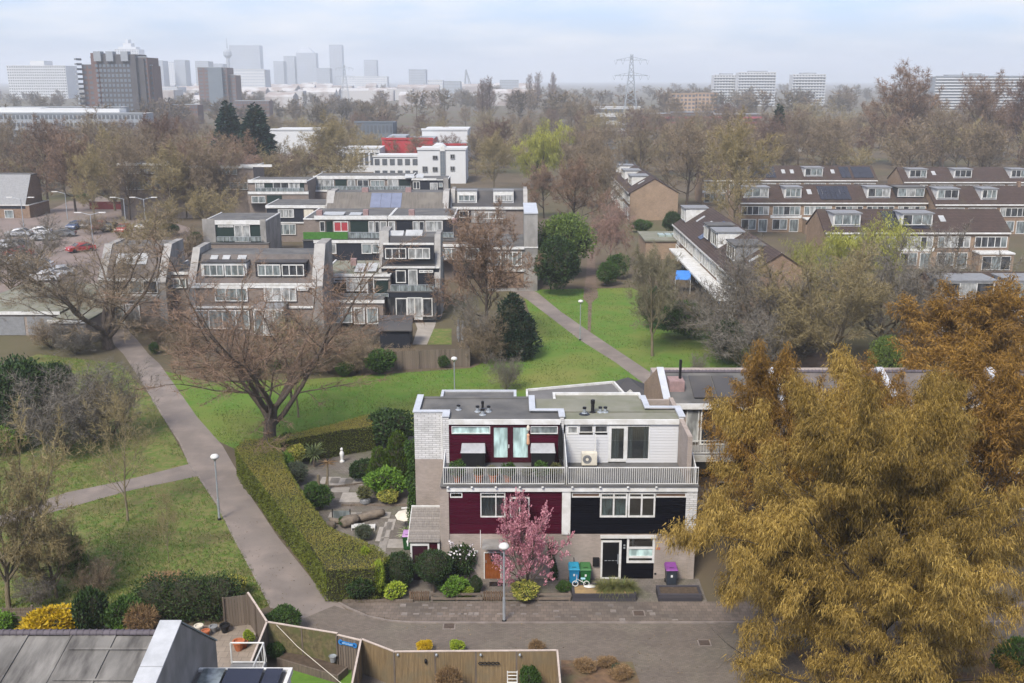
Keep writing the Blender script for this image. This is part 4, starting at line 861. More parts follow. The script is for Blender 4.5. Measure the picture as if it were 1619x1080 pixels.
# shrub prototypes, about 1 m high, scaled when placed
def lob(*a): return list(a)
leafy_proto('ball', 41, [(0,0,.5,.5,.5,.5)], 5200, .055, .03, LF_DARK, H=1.0, core=.9, shell=.1)
leafy_proto('shrub_dark', 42, lobes_ball(np.random.default_rng(1), .55, .48, 6, .45, .9), 4200, .085, .05, LF_DARK, H=1.0)
leafy_proto('shrub_mid', 43, lobes_ball(np.random.default_rng(2), .55, .48, 6, .45, .9), 4200, .09, .05, LF_MID, H=1.0)
leafy_proto('shrub_lite', 44, lobes_ball(np.random.default_rng(3), .55, .48, 7, .45, .9), 4200, .09, .055, LF_LITE, H=1.0)
leafy_proto('shrub_lime', 45, lobes_ball(np.random.default_rng(4), .55, .48, 7, .45, .9), 3600, .10, .055, LF_LIME, H=1.0)
leafy_proto('shrub_grey', 46, lobes_ball(np.random.default_rng(5), .55, .48, 6, .45, .9), 3800, .085, .035, leafmat('grey_green_leaves', (.11,.13,.085), (.05,.066,.038)), H=1.0)
leafy_proto('shrub_dry', 47, lobes_ball(np.random.default_rng(6), .55, .42, 6, .5, .7), 3200, .16, .022, LF_DRY, H=1.0, core=.5, corem=SOIL)
leafy_proto('forsythia', 48, lobes_ball(np.random.default_rng(7), .55, .45, 9, .4, .75), 5200, .10, .04, LF_YELO, H=1.0, core=.6, up=.8)
leafy_proto('cone', 49, [(0,0,.30,.42,.42,.34),(0,0,.52,.32,.32,.30),(0,0,.75,.2,.2,.27)], 5600, .07, .03, leafmat('thuja_sprays', (.11,.17,.022), (.045,.085,.012)), H=1.0, shell=.12, core=.9, up=1.2, spread=.4)
leafy_proto('varieg', 50, lobes_ball(np.random.default_rng(8), .55, .48, 7, .45, .85), 4600, .085, .045, leafmat('variegated_leaves', (.50,.44,.10), (.12,.16,.03), (.30,.30,.06)), H=1.0)
def shrub(key, name, label, px, py, H, wid=1.0, cat='shrub', z=0.0, group=None):
    x, y = P(px, py); return put(key, name, label, (x, y, z), H, wid, rg.uniform(0, 6.28), cat, group)
shrub('shrub_dark', 'round_evergreen', 'large round dark green bush at the garden corner against the house', 624, 704, 3.3, 1.12)
shrub('cone', 'conical_thuja', 'tall yellow green cone shaped conifer beside the ivy wall', 631, 757, 3.3, .82)
shrub('cone', 'conical_thuja', 'smaller leaning green conifer left of the tall cone shaped one', 600, 766, 2.6, .78)
shrub('shrub_lite', 'garden_shrub', 'bright fresh green shrub in the middle of the hedged garden', 612, 785, 2.2, 1.12)
shrub('varieg', 'garden_shrub', 'pinkish tipped variegated shrub at the foot of the bright green shrub', 614, 796, 1.1, 1.35)
shrub('shrub_dark', 'garden_shrub', 'dark olive shrub left of the conifers in the hedged garden', 577, 762, 1.9, .98)
shrub('varieg', 'garden_shrub', 'pale yellow green shrub inside the far hedge corner', 468, 737, 1.9, .9)
shrub('shrub_grey', 'garden_shrub', 'grey green shrub against the hedge below the pale yellow one', 470, 764, 1.7, 1.1)
shrub('shrub_lite', 'garden_shrub', 'light green shrub half over the hedge top on the path side', 452, 752, 1.9, .7)
shrub('shrub_mid', 'garden_shrub', 'fresh green shrub halfway along the inside of the hedge', 503, 805, 1.9, 1.0)
shrub('shrub_mid', 'garden_shrub', 'small green tuft growing in the pond basin', 545, 832, .7, 1.1)
shrub('shrub_grey', 'garden_shrub', 'sparse grey green shrub in front of the white crates', 573, 853, 1.1, 1.0)
shrub('shrub_dark', 'garden_shrub', 'dark shrub in the far corner between the two hedges', 455, 716, 1.8, .9)
shrub('shrub_mid', 'garden_shrub', 'tiny round shrub beside the dead palm stump', 497, 775, .7, .9)
# yucca
def blade_plant(name, label, px, py, H, n, L, W, m, seed, cat='plant', z0=0.0, stem=None, droop=.25, loc=None):
    rng = np.random.default_rng(seed); x, y = loc or P(px, py); o = thing(name, label, cat, (x, y, z0)); st = stem or 0.02
    a = rng.uniform(0, 6.28, n); e = rng.uniform(-.1, 1.3, n); d = np.stack([np.cos(a)*np.cos(e), np.sin(a)*np.cos(e), np.sin(e)], 1)
    p = np.zeros((n,3)); p[:,2] = st; Ls = L * rng.uniform(.7, 1.15, n)
    V1 = []; mid = p + d * (Ls*.6)[:,None]; tip = mid + (d + np.array([0,0,-droop*2])) * (Ls*.4)[:,None]; s = unit(np.cross(d, np.array([0,0,1.0]) + rng.normal(size=(n,3))*.1)) * W/2
    V = np.stack([p - s*.6, p + s*.6, mid + s, mid - s, tip], 1).reshape(-1,3); b = np.arange(n)*5
    Fa = np.concatenate([np.stack([b, b+1, b+2], 1), np.stack([b, b+2, b+3], 1), np.stack([b+3, b+2, b+4], 1)])
    place('leaf_rosette', np_mesh('leaf_rosette', V, Fa, m, np.tile(rng.uniform(0,1,n),3)), o)
    if stem: MB().tube((x,y,z0),(x,y,z0+st),.09,.07,8).build('stem', BARK, o)
    return o
blade_plant('palm_lily', 'spiky palm lily with arching leaves inside the far hedge corner', 497, 738, 2, 90, 1.3, .07, leafmat('yucca_leaves', (.22,.26,.11), (.09,.13,.05)), 3, stem=.9)
blade_plant('leafy_plant', 'pale striped leafy plant in a pot beside the lean-to shed', 646, 858, 1.2, 60, .75, .11, leafmat('striped_leaves', (.45,.46,.28), (.07,.12,.03)), 4, stem=.5)
# dead palm stump
x, y = P(513, 776); o = thing('dead_palm', 'dead palm with withered fronds on thin trunks in the garden', 'dead palm', (x, y, 0)); tk = MB()
tk.tube((x-.35,y,0),(x-.38,y,1.15),.11,.09,8).tube((x+.2,y,0),(x+.28,y+.1,2.0),.09,.06,8).tube((x,y-.1,0),(x+.2,y,.9),.05,.05,6).build('trunk', BARKO, o)
rngd = np.random.default_rng(9); a = rngd.uniform(0,6.28,50); d = np.stack([np.cos(a), np.sin(a), rngd.uniform(-.3,.35,50)],1); V, Fa = blades(np.tile(np.array([[.28,.1,2.0]]),(50,1)), d, rngd.uniform(.5,1.0,50), np.full(50,.07), rngd); place('fronds', np_mesh('fronds', V, Fa, LF_DRY, rngd.uniform(0,1,50)), o)
x, y = P(541, 731); o = thing('garden_statue', 'small white garden statue on the far paving before the hedge', 'statue', (x, y, 0)); MB().lathe((x,y,0),[(.18,0),(.18,.12),(.1,.16),(.11,.3),(.15,.55),(.17,.72),(.1,.85),(.07,.9)],12).build('figure', WHITE, o, True); MB().lathe((x,y,.88),[(.05,0),(.1,.06),(.11,.14),(.06,.24),(.01,.26)],12).build('head', WHITE, o, True)
gg = bpy.data.objects['garden_ground']
sl = MB().box(-.5,.5,-.5,.5,0,.03).build('paving_slab', SLABM, gg); slm = sl.data; x, y = P(555,787); sl.location = (x, y, .016); sl.scale = (1.35, 1.6, 1)
for px, py, sx, sy in ((540,762,1.6,1.3),(522,760,1.3,1.2),(560,762,1.3,1.2),(535,775,1.5,.8),(590,815,2.2,.9),(545,815,2.0,.8),(603,845,.5,2.0),(612,838,.5,2.2),(606,862,.5,1.8),(618,830,.5,1.6),(628,860,1.2,1.2)):
    x, y = P(px, py); o = place('paving_slab', slm, gg, (x, y, .016)); o.scale = (sx, sy, .8)
def strip(px0, py0, px1, py1, w=.09, h=.14):
    a, b = Vector((*P(px0,py0),0)), Vector((*P(px1,py1),0)); v = b - a; o = MB().obox(((a.x+b.x)/2,(a.y+b.y)/2,h/2),(v.length,w,h),math.atan2(v.y,v.x)).build('edging_board', WOODG, gg); return o
strip(520,772,580,765); strip(555,800,645,800); strip(540,800,556,801); strip(530,710,590,700)
x, y = P(578, 798); o = thing('garden_pot', 'round dark pot with straw coloured plant on the garden paving', 'potted plant', (x, y, 0)); MB().lathe((x,y,0),[(.18,0),(.36,.2),(.38,.4),(.3,.55),(.26,.5)],14).build('pot', GREY, o); c = bpy.data.objects.new('foliage', PROTO['pot_olive']['parts'][0][1]); COL.objects.link(c); c.parent = o; c.location = (0,0,.45); c.scale = (1.5,1.5,1.3)
rk = mat('garden_rock', (.19,.155,.12), (.11,.09,.07), .95, 3, bump=.5)
def rock(px0, py0, px1, py1, r, label, name='driftwood_log', cat='log', m=BARKO, n=9, seed=1):
    rng = np.random.default_rng(seed); a, b = np.array([*P(px0,py0),r*.8]), np.array([*P(px1,py1),r*.8]); v = b - a; k = 12; mb = MB(); vs = []
    t = unit(v); s = np.array([-t[1], t[0], 0])
    for i in range(n):
        f = i/(n-1); c = a + v*f; rr = r*(.35 + .65*math.sin(math.pi*(.08+.84*f))**.5)
        for j in range(k): an = 6.2832*j/k; w = rr*(1+rng.normal()*.10); vs.append(tuple(c + s*w*math.cos(an) + np.array([0,0,1])*w*.8*math.sin(an)))
    fs = [(i*k+j, i*k+(j+1) % k, (i+1)*k+(j+1) % k, (i+1)*k+j) for i in range(n-1) for j in range(k)] + [tuple(range(k))[::-1], tuple(range((n-1)*k, n*k))]
    mb.add(vs, fs); return tag(mb.build(name, m, smooth=True), label, cat)
rock(541,836,565,826,.42,'short thick piece of the driftwood log beside the pond', m=rk, seed=2); rock(566,826,607,816,.36,'long driftwood log lying across the garden paving', m=rk, seed=3)
rock(515,836,530,836,.3,'flat stone stacked at the pond edge under the hedge', 'pond_stone', 'stone', rk, 6, 4); rock(522,826,538,829,.22,'narrow stone at the pond edge behind the flat stone', 'pond_stone', 'stone', rk, 6, 5)
o = thing('pond_screen', 'low glass screen with dark posts beside the pond', 'screen', (*P(540,822),0)); q = [P(526,822), P(554,822)]
for a in q: MB().tube((*a,0),(*a,.75),.035,n=7).build('post', DARKM, o)
MB().box(q[0][0]+.05,q[1][0]-.05,q[0][1]-.01,q[0][1]+.01,.1,.62).build('pane', GG, o)
def crate(px, py, label, rz):
    x, y = P(px, py); o = thing('white_crate', label, 'crate', (x, y, 0)); 
    for sx in (-1,1): MB().obox((x+sx*.38*math.cos(rz), y+sx*.38*math.sin(rz), .12),(.04,.62,.2),rz).build('end_panel', WHITE, o)
    for k in range(5): MB().obox((x-math.sin(rz)*(-.26+.13*k), y+math.cos(rz)*(-.26+.13*k), .2),(.78,.06,.03),rz).build('slat', WHITE, o)
crate(566,836,'white slatted crate on the garden paving nearer the hedge',.15); crate(583,837,'white slatted crate on the garden paving nearer the shed',.1)
x, y = P(641, 838); o = thing('garden_parasol', 'white tilted garden parasol beside the lean-to shed', 'parasol', (x, y, 0)); MB().tube((x,y,0),(x,y+.05,1.0),.03).build('pole', GREY, o)
pv = [(0,0,1.18)] + [(.62*math.cos(i*.7854), .62*math.sin(i*.7854), .98) for i in range(8)]; MB().add([(x+a, y+b-.0, c+.2*b) for a,b,c in pv] + [(x+a*.97, y+b*.97, c+.2*b-.03) for a,b,c in pv[1:]], [(0,i,i % 8+1) for i in range(1,9)] + [(i, i+8, (i % 8)+9, i % 8+1) for i in range(1,9)]).build('canopy', CREAM, o)
MB().obox((x+.1,y+.75,1.15),(.8,.08,.08),.2).build('tilt_arm', WHITE, o)
# wheelie bins
def bin_(label, loc, body, lid, rz=0.0, s=1.0):
    o = thing('wheelie_bin', label, 'bin', loc); b = MB()
    b.add([(-.23,-.24,.06),(.23,-.24,.06),(.23,.26,.06),(-.23,.26,.06),(-.28,-.33,.93),(.28,-.33,.93),(.28,.33,.93),(-.28,.33,.93)],[(0,3,2,1),(4,5,6,7),(0,1,5,4),(1,2,6,5),(2,3,7,6),(3,0,4,7)]); b.box(-.30,.30,-.35,.35,.88,.94)
    def bb(mb, n, m, par=o):
        me = bpy.data.meshes.new(n); me.from_pydata(mb.v, [], mb.f); me.materials.append(m); return place(n, me, par)
    bb(b, 'body', body)
    l = MB(); l.add([(-.31,-.38,.945),(.31,-.38,.945),(.31,.38,.945),(-.31,.38,.945),(-.26,-.32,1.0),(.26,-.32,1.0),(.26,.36,1.08),(-.26,.36,1.08)],[(0,3,2,1),(4,5,6,7),(0,1,5,4),(1,2,6,5),(2,3,7,6),(3,0,4,7)]); l = bb(l, 'lid', lid)
    bb(MB().box(-.12,.12,-.2,-.17,1.02,1.035), 'lid_handle', DARKM, l)
    bb(MB().tube((-.25,.40,1.02),(.25,.40,1.02),.02,n=7), 'handle', DARKM)
    for sx in (-.24,.24): bb(MB().tube((sx-.03,.3,.1),(sx+.03,.3,.1),.1,n=12), 'wheel', DARKM)
    bb(MB().box(-.05,.05,-.315,-.30,.55,.68), 'sticker', WHITE)
    o.rotation_euler[2] = rz; o.scale = (s,s,s); return o
bin_('bright blue wheelie bin against the brick wall behind the bicycle', (*P(907,922),.03), BLUEP, mat('light_blue_plastic',(.03,.33,.50),None,.4,3))
bin_('green wheelie bin beside the blue bin', (*P(925,923),.03), mat('bright_green_plastic',(.02,.12,.035),None,.45,3), mat('light_green_plastic',(.05,.16,.05),None,.45,3), s=1.02)
bin_('dark wheelie bin with purple lid right of the white framed window', (*P(1060,925),.03), mat('slate_plastic',(.035,.042,.055),None,.45,3), PURP, s=1.08)
bin_('green bin with pale purple lid beside the lean-to shed', (*P(645,868),.016), GREENP, mat('pale_purple_plastic',(.42,.24,.46),None,.5,3), s=.98)
MB_ = MB().tube((2.95+.55,51.9,.03),(3.42,51.95,1.35),.02,n=6); tag(MB_.build('garden_pole', DARKM), 'thin dark pole leaning on the wall between the bins', 'pole')
# small bicycle on the planter
def bike(label, x, y, z):
    o = thing('balance_bike', label, 'bicycle', (x, y, z)); pk = mat('pale_lilac_paint', (.55,.42,.62), None, .4, 3)
    for i, dx in enumerate((-.30,.30)):
        w = MB(); n = 18
        for k in range(n):
            a, b = 6.2832*k/n, 6.2832*(k+1)/n; w.tube((x+dx+.15*math.cos(a),y,z+.17+.15*math.sin(a)),(x+dx+.15*math.cos(b),y,z+.17+.15*math.sin(b)),.022,n=6,cap=False)
        w = w.build('wheel', WHITE, o); MB().tube((x+dx,y-.03,z+.17),(x+dx,y+.03,z+.17),.05,n=10).build('hub', DARKM, w)
        sk = MB()
        for k in range(5): sk.tube((x+dx,y,z+.17),(x+dx+.14*math.cos(k*1.257),y,z+.17+.14*math.sin(k*1.257)),.007,n=4)
        sk.build('spokes', DARKM, w)
    MB().tube((x-.30,y,z+.17),(x-.22,y,z+.50),.018,n=7).tube((x-.22,y,z+.45),(x+.06,y,z+.28),.02,n=7).tube((x+.06,y,z+.28),(x+.30,y,z+.17),.018,n=7).tube((x+.06,y,z+.28),(x+.1,y,z+.45),.016,n=7).build('frame', WHITE, o)
    MB().tube((x-.22,y,z+.50),(x-.21,y,z+.60),.016,n=7).tube((x-.25,y-.2,z+.6),(x-.2,y+.2,z+.6),.015,n=7).build('handlebar', pk, o)
    MB().obox((x+.11,y,z+.47),(.24,.12,.05)).build('saddle', mat('pale_blue_vinyl',(.35,.62,.70),None,.5,3), o); return o
bike('small white balance bike with lilac handlebar standing on the planter edge', 3.72, 50.35, .42)
# timber planters and low fences of the front gardens
SLEEP = mat('dark_sleeper_timber', (.035,.033,.042), (.06,.055,.058), .8, 3, bump=.4, streak=(1,4,4), rand=.2)
def planter(label, x0, x1, y0, y1, h, fill):
    o = thing('timber_planter', label, 'planter', ((x0+x1)/2,(y0+y1)/2,0))
    for z in (0, h/2): piece('front_beam', SLEEP, x0, x1, y0, y0+.14, z+.005, z+h/2-.01, o); piece('rear_beam', SLEEP, x0, x1, y1-.14, y1, z+.005, z+h/2-.01, o)
    for a in (x0, x1-.14): piece('end_beam', SLEEP, a, a+.14, y0+.14, y1-.14, .005, h-.015, o)
    MB().box(x0+.14,x1-.14,y0+.14,y1-.14,.03,h-.06).build('soil', fill, o); return o
sand = mat('sandy_soil', (.32,.22,.10), (.22,.155,.085), 1, 3, bump=.3)
planter('long dark timber planter with ornamental grass before the black door', ZY(905,945,49.45)[0], ZY(1006,945,49.45)[0], 49.42, 50.7, .44, sand)
planter('short dark timber planter at the edge of the golden tree', ZY(1041,945,49.45)[0], ZY(1110,945,49.45)[0], 49.42, 50.5, .44, SOIL)
for i, (px, s) in enumerate(((953,1.0),(968,1.15),(985,1.1),(997,.85))):
    x = ZY(px,935,50.1)[0]; blade_plant('ornamental_grass', ['straw coloured grass tuft at the left of the planter tufts','tall green grass tuft in the long planter, second from left','spreading green grass tuft in the long planter, third from left','short grass tuft at the right end of the long planter'][i], 0,0,1, 230, .85*s, .022, leafmat('sedge_blades', (.26,.24,.09), (.09,.13,.035)), 20+i, 'grass tuft', .38, None, .35, (x, 50.1))
x = ZY(932,932,50.4)[0]; tag(MB().lathe((x,50.35,.40),[(.28,0),(.34,.03),(.22,.08),(.05,.10)],12,1.0,.5).build('white_bag', WHITE), 'flat white bag lying on the planter beside the bicycle', 'bag')
PICK = mat('brown_picket_timber', (.15,.10,.065), (.09,.06,.04), .9, 4, rand=.2)
def gate(label, px0, px1):
    x0, x1 = ZY(px0,945,49.45)[0], ZY(px1,945,49.45)[0]; o = thing('picket_gate', label, 'gate', ((x0+x1)/2,49.45,0)); n = 9
    for k in range(n): x = x0 + (x1-x0)*(k+.5)/n; piece('picket', PICK, x-.042, x+.042, 49.42, 49.45, .08, .62 + .03*(k % 2), o)
    for z in (.18,.48): piece('rail', PICK, x0, x1, 49.45, 49.49, z, z+.06, o)
gate('low picket gate in front of the lean-to shed', 647, 679); gate('low picket gate in front of the orange brown door', 764, 797)
def lowfence(label, px0, px1, wood=WOODG):
    x0, x1 = ZY(px0,945,49.45)[0], ZY(px1,945,49.45)[0]; o = thing('low_rail_fence', label, 'fence', ((x0+x1)/2,49.45,0)); n = max(2, int((x1-x0)/1.2)+1)
    for k in range(n): x = x0 + .06 + (x1-x0-.12)*k/(n-1); piece('post', wood, x-.05, x+.05, 49.45, 49.55, 0, .55, o)
    for z in (.14,.40): piece('rail', wood, x0, x1, 49.40, 49.45, z, z+.12, o)
lowfence('weathered two rail fence between the two picket gates', 681, 763); lowfence('weathered two rail fence under the magnolia beside the lamp post', 799, 902)
hb = MB().box(-9.0,-5.25,49.25,49.36,.065,.2).build('edging_beam', WOODG); tag(hb, 'low timber edging beam in front of the hedge end', 'edging beam')
# front garden plants
def fplant(key, name, label, px, py, H, wid=1.0, cat='shrub'): x, y = P(px, py); return put(key, name, label, (x, y, .03), H, wid, rg.uniform(0,6.28), cat)
fplant('ball', 'clipped_ball_bush', 'clipped round bush with lime shoots at its foot beside the hedge end', 631, 930, 2.0, .80)
fplant('shrub_lime', 'lime_shrub', 'lime green shrub at the foot of the hedge end and ball bush', 626, 946, .95, 1.3)
LIMEH = P(596,905)
fplant('shrub_lime', 'lime_creeper', 'yellow green creeper spilling over the corner of the hedge top', 598, 946, 2.35, .40); fplant('shrub_lime', 'lime_creeper', 'yellow green creeper climbing the street corner of the hedge', 521, 945, 1.9, .26)
fplant('shrub_lime', 'lime_creeper', 'strip of yellow green creeper along the garden edge of the hedge', 578, 925, 2.4, .34)
fplant('shrub_dark', 'dark_shrub', 'dark green growth filling the street end of the hedge', 570, 947, 1.75, 1.0)
x, y = P(686, 938); o = thing('ball_tree', 'standard ball bush clipped round on a short bare trunk', 'topiary', (x, y, .03)); MB().tube((x,y,.03),(x,y,1.1),.07,.06,8).build('trunk', BARK, o); c = bpy.data.objects.new('crown', PROTO['ball']['parts'][0][1]); COL.objects.link(c); c.parent = o; c.location = (0,0,.75); c.scale = (1.85,1.8,1.65)
fplant('shrub_dark', 'climbing_shrub', 'tall dark shrub with white blossoms against the wall left of the door', 733, 917, 2.55, .62)
rngf = np.random.default_rng(77); nb = 70; a = rngf.uniform(3.4,6.0,nb); p = np.stack([.75*np.cos(a), .75*np.sin(a), rngf.uniform(1.6,2.5,nb)],1); V, Fa = leaves(p, np.full(nb,.14), np.full(nb,.12), rngf, None); place('blossom', np_mesh('blossom', V/2.55*np.array([1/.62,1/.62,1]), Fa, leafmat('white_blossom',(.75,.72,.72),(.6,.55,.58)), rngf.uniform(0,1,nb)), bpy.data.objects['climbing_shrub'])
fplant('shrub_lite', 'front_shrub', 'light green leafy shrub behind the low rail fence', 720, 944, 1.25, 1.15); fplant('shrub_mid', 'front_shrub', 'mid green shrub beside the ball tree trunk', 703, 938, .9, 1.1); fplant('shrub_lime', 'front_shrub', 'small lime shrub at the right of the fenced bed', 738, 946, .7, 1.2)
fplant('ball', 'potted_ball_bush', 'small clipped ball in a grey pot left of the front door', 752, 938, .95, .72); 
fplant('varieg', 'variegated_shrub', 'yellow variegated shrub at the foot of the magnolia', 829, 950, 1.2, 1.35); fplant('shrub_mid', 'small_round_shrub', 'small round green shrub in a pot left of the blue bin', 891, 938, .75, 1.0)
# ivy strip on the end wall and a climber on the brick front
def climber(name, label, x0, x1, z0, z1, y, n, m, seed, L=.12, face=-1, taper=.0, sway=0.0):
    rng = np.random.default_rng(seed); z = z0 + (z1-z0)*rng.uniform(0,1,n); f = (z-z0)/(z1-z0); cxm = (x0+x1)/2 + sway*np.sin(f*5); hw = (x1-x0)/2*(1-taper*f)
    x = cxm + hw*rng.uniform(-1,1,n)*(.75+.25*np.sin(z*3.1+1)); p = np.stack([x, y - rng.uniform(.0,.22,n), z],1); V, Fa = leaves(p, L*rng.uniform(.6,1.3,n), L*.65*rng.uniform(.7,1.2,n), rng, np.array([[0,-.6,-.2]]), .8)
    o = thing(name, label, 'climber', ((x0+x1)/2, y, z0)); place('foliage', np_mesh('foliage', V - np.array([(x0+x1)/2, y, z0]), Fa, m, rng.uniform(0,1,n)), o)
    st = MB()
    pts = [((x0+x1)/2 + sway*math.sin(k/8*5), y-.05, z0+(z1-z0)*k/8) for k in range(9)]; st.path(pts, .03, 5).build('stem', BARK, o); return o
climber('ivy', 'column of green ivy climbing the corner of the end wall', -6.25, -5.55, 0, 6.6, 56.5, 3800, LF_MID, 5, .14)
climber('wall_climber', 'dark climber trained up the brick wall right of the magnolia', ZY(866,890,51.9)[0], ZY(880,890,51.9)[0], .03, 2.2, 51.98, 900, LF_DARK, 6, .12, -1, .6, .12)
# magnolia
s = Skel(21); s.grow((0,0,-.03), (0,0,1), .9, .14, 0, [dict(step=.3, wob=.06, up=.05, end=.8), dict(n=9, t0=.35, ang=34, len=3.7, abs=1, step=.5, wob=.11, up=.07, end=.35, rad=.5, shape=one, tip=False), dict(n=8, t0=.2, ang=42, len=.40, step=.35, wob=.14, up=.08, end=.4, rad=.5, shape=lambda t: 1.1-.5*t), dict(n=4, t0=.2, ang=40, len=.5, step=.3, wob=.15, up=.06, end=.4, rad=.5, shape=one)])
LV, LFc = s.limbs(); p, d = s.twig_points(17); rngm = s.rng; k = 5.3/p[:,2].max(); p *= k; LV = LV*k
kk = rngm.uniform(0,1,len(p)) < .9; p, d = p[kk], d[kk]; q = np.repeat(p, 3, 0) + rngm.normal(size=(len(p)*3,3))*.06; dd_ = np.repeat(d,3,0)*.8 + np.array([[0,0,.5]])
V, Fa = leaves(q, .135*rngm.uniform(.6,1.3,len(q)), .07*rngm.uniform(.7,1.3,len(q)), rngm, dd_, .55)
x, y = P(834, 940); o = thing('magnolia_tree', 'pink flowering magnolia in front of the burgundy house', 'tree', (x, y, .03)); place('trunk', np_mesh('trunk', LV, LFc, BARK, smooth=True), o); c = place('crown', np_mesh('crown', V, Fa, LF_PINK, rngm.uniform(0,1,len(Fa))), o); o.scale = (.84,.84,1.08); o.rotation_euler[2] = 3.0
# ------------------------------------------------------------------ post-top street lamps
def lamp_post(label, x, y, H=4.25):
    o = thing('street_lamp', label, 'street lamp', (x, y, 0), 'post top lamps along the paths')
    MB().tube((x,y,0),(x,y,H*.33),.075,n=10).tube((x,y,H*.33),(x,y,H-.15),.05,.045,n=10).build('pole', GREYM, o)
    MB().lathe((x,y,0.0),[(.13,0),(.11,.12),(.075,.16)],10).build('foot', DARKM, o)
    h = MB().lathe((x,y,H-.18),[(.06,0),(.2,.05),(.27,.14),(.27,.2),(.2,.3),(.05,.35)],16).build('lamp_head', WHITE, o, True); MB().lathe((x,y,H-.26),[(.05,0),(.09,.04),(.14,.09)],12).build('collar', GREYM, h)
lamp_post('post top lamp on the kerb in front of the magnolia', *P(797,984)); lamp_post('post top lamp on the grass where the branch path meets the footpath', *P(347,822)); lamp_post('post top lamp beside the diagonal park path', *P(917,538)); lamp_post('post top lamp on the lawn behind the burgundy house roof', *P(718,568,4.2))
for i, (x, y) in enumerate(((6.6,48.1),(9.5,45.3),(-3.2,46.9))):
    o = thing('drain_cover', ['square metal cover in the footway before the planters','round worn metal cover in the street before the golden tree','small gully grate at the kerb left of the lamp'][i], 'drain cover', (x, y, .02)); z = .066 if i == 0 else .02
    MB().box(x-.32,x+.32,y-.3,y+.3,z,z+.006).build('frame', KERB, o); MB().box(x-.26,x+.26,y-.24,y+.24,z+.006,z+.012).build('lid', mat('rusty_iron', (.09,.065,.05), (.06,.045,.037), .8, 4), o)
# ------------------------------------------------------------------ foreground: near roof, back gardens, fences
nr = thing('near_house', 'near house with weathered bitumen roof, purple ridge tiles and pale gable capping', 'house', (-18, 30, 0))
XG = -11.75
Y0, Z0, Y1, Z1 = 24.0, 6.1, 32.5, 8.0                       # front slope, low edge to ridge
prof = [(Y0,0),(Y0,Z0),(32.7,8.0),(36.4,5.1),(36.4,0)]
MB().extr([(a, b-.16) if b else (a, b) for a, b in prof], -40, XG-.6).build('wall', CONC, nr)
wd_ = 1.55; n = 18
for k in range(n):
    x1 = XG-.72 - k*wd_; x0 = x1 - wd_; lift = .02 * (k % 2)
    MB().slab([(x0+.01,Y0,Z0+lift),(x1+.05,Y0,Z0+lift),(x1+.05,32.45,7.95+lift),(x0+.01,32.45,7.95+lift)],.05).build('roof_sheet', BITUM, nr)
    MB().slab([(x1-.02,Y0,Z0+.05),(x1+.05,Y0,Z0+.05),(x1+.05,32.45,8.0),(x1-.02,32.45,8.0)],.02).build('sheet_seam', BITUM, nr)
for k in range(4): MB().slab([(XG-3.6,27.5+k*1.4,6.94+k*.313),(XG-.8,27.5+k*1.4,6.94+k*.313),(XG-.8,27.56+k*1.4,6.96+k*.313),(XG-3.6,27.56+k*1.4,6.96+k*.313)],.02).build('cross_seam', BITUM, nr)
MB().slab([(-40,32.6,7.98),(XG-.6,32.6,7.98),(XG-.6,36.5,5.06),(-40,36.5,5.06)],.08).build('rear_roof_slope', TILE, nr)
rt = None; tl = .235
for k in range(110):
    x = XG-.70 - k*tl
    if rt is None:
        m_ = MB(); nn = 8; vs = []
        for j, (dx, r) in enumerate(((-.13,.125),(.07,.125),(.07,.15),(.13,.15))):
            for i in range(nn+1): t = math.pi*i/nn; vs.append((dx, r*math.cos(t), r*math.sin(t)))
        fs = [(j*(nn+1)+i, j*(nn+1)+i+1, (j+1)*(nn+1)+i+1, (j+1)*(nn+1)+i) for j in range(3) for i in range(nn)]; m_.add(vs, fs); me = bpy.data.meshes.new('ridge_tile'); me.from_pydata(m_.v, [], m_.f); me.materials.append(RIDGE); rt = me
    g = ORG[nr.name]; place('ridge_tile', rt, nr, (x-g[0], 32.55-g[1], 8.0-g[2]))
gw = MB().extr([(Y0,0),(Y0,Z0+.28),(32.7,8.28),(36.4,5.38),(36.4,0)], XG-.6, XG).build('gable_wall', CONC, nr)
ZI = mat('pale_capping_sheet', (.47,.48,.49), (.36,.37,.375), .55, 1.2, metal=.15)
for a in range(4):
    f0, f1 = a/4, (a+1)/4-.004; ya, yb = Y0+(32.72-Y0)*f0, Y0+(32.72-Y0)*f1; za, zb = Z0+.285+2.0*f0*1.0, Z0+.285+2.0*f1
    MB().slab([(XG-.72,ya,za+.06),(XG+.05,ya,za+.06),(XG+.05,yb,zb+.06),(XG-.72,yb,zb+.06)],.06).build('capping_sheet', ZI, nr)
MB().slab([(XG-.72,32.72,8.36),(XG+.05,32.72,8.36),(XG+.05,36.45,5.44),(XG-.72,36.45,5.44)],.07).build('rear_capping', mat('green_grey_capping',(.22,.26,.26),None,.6,2), nr)
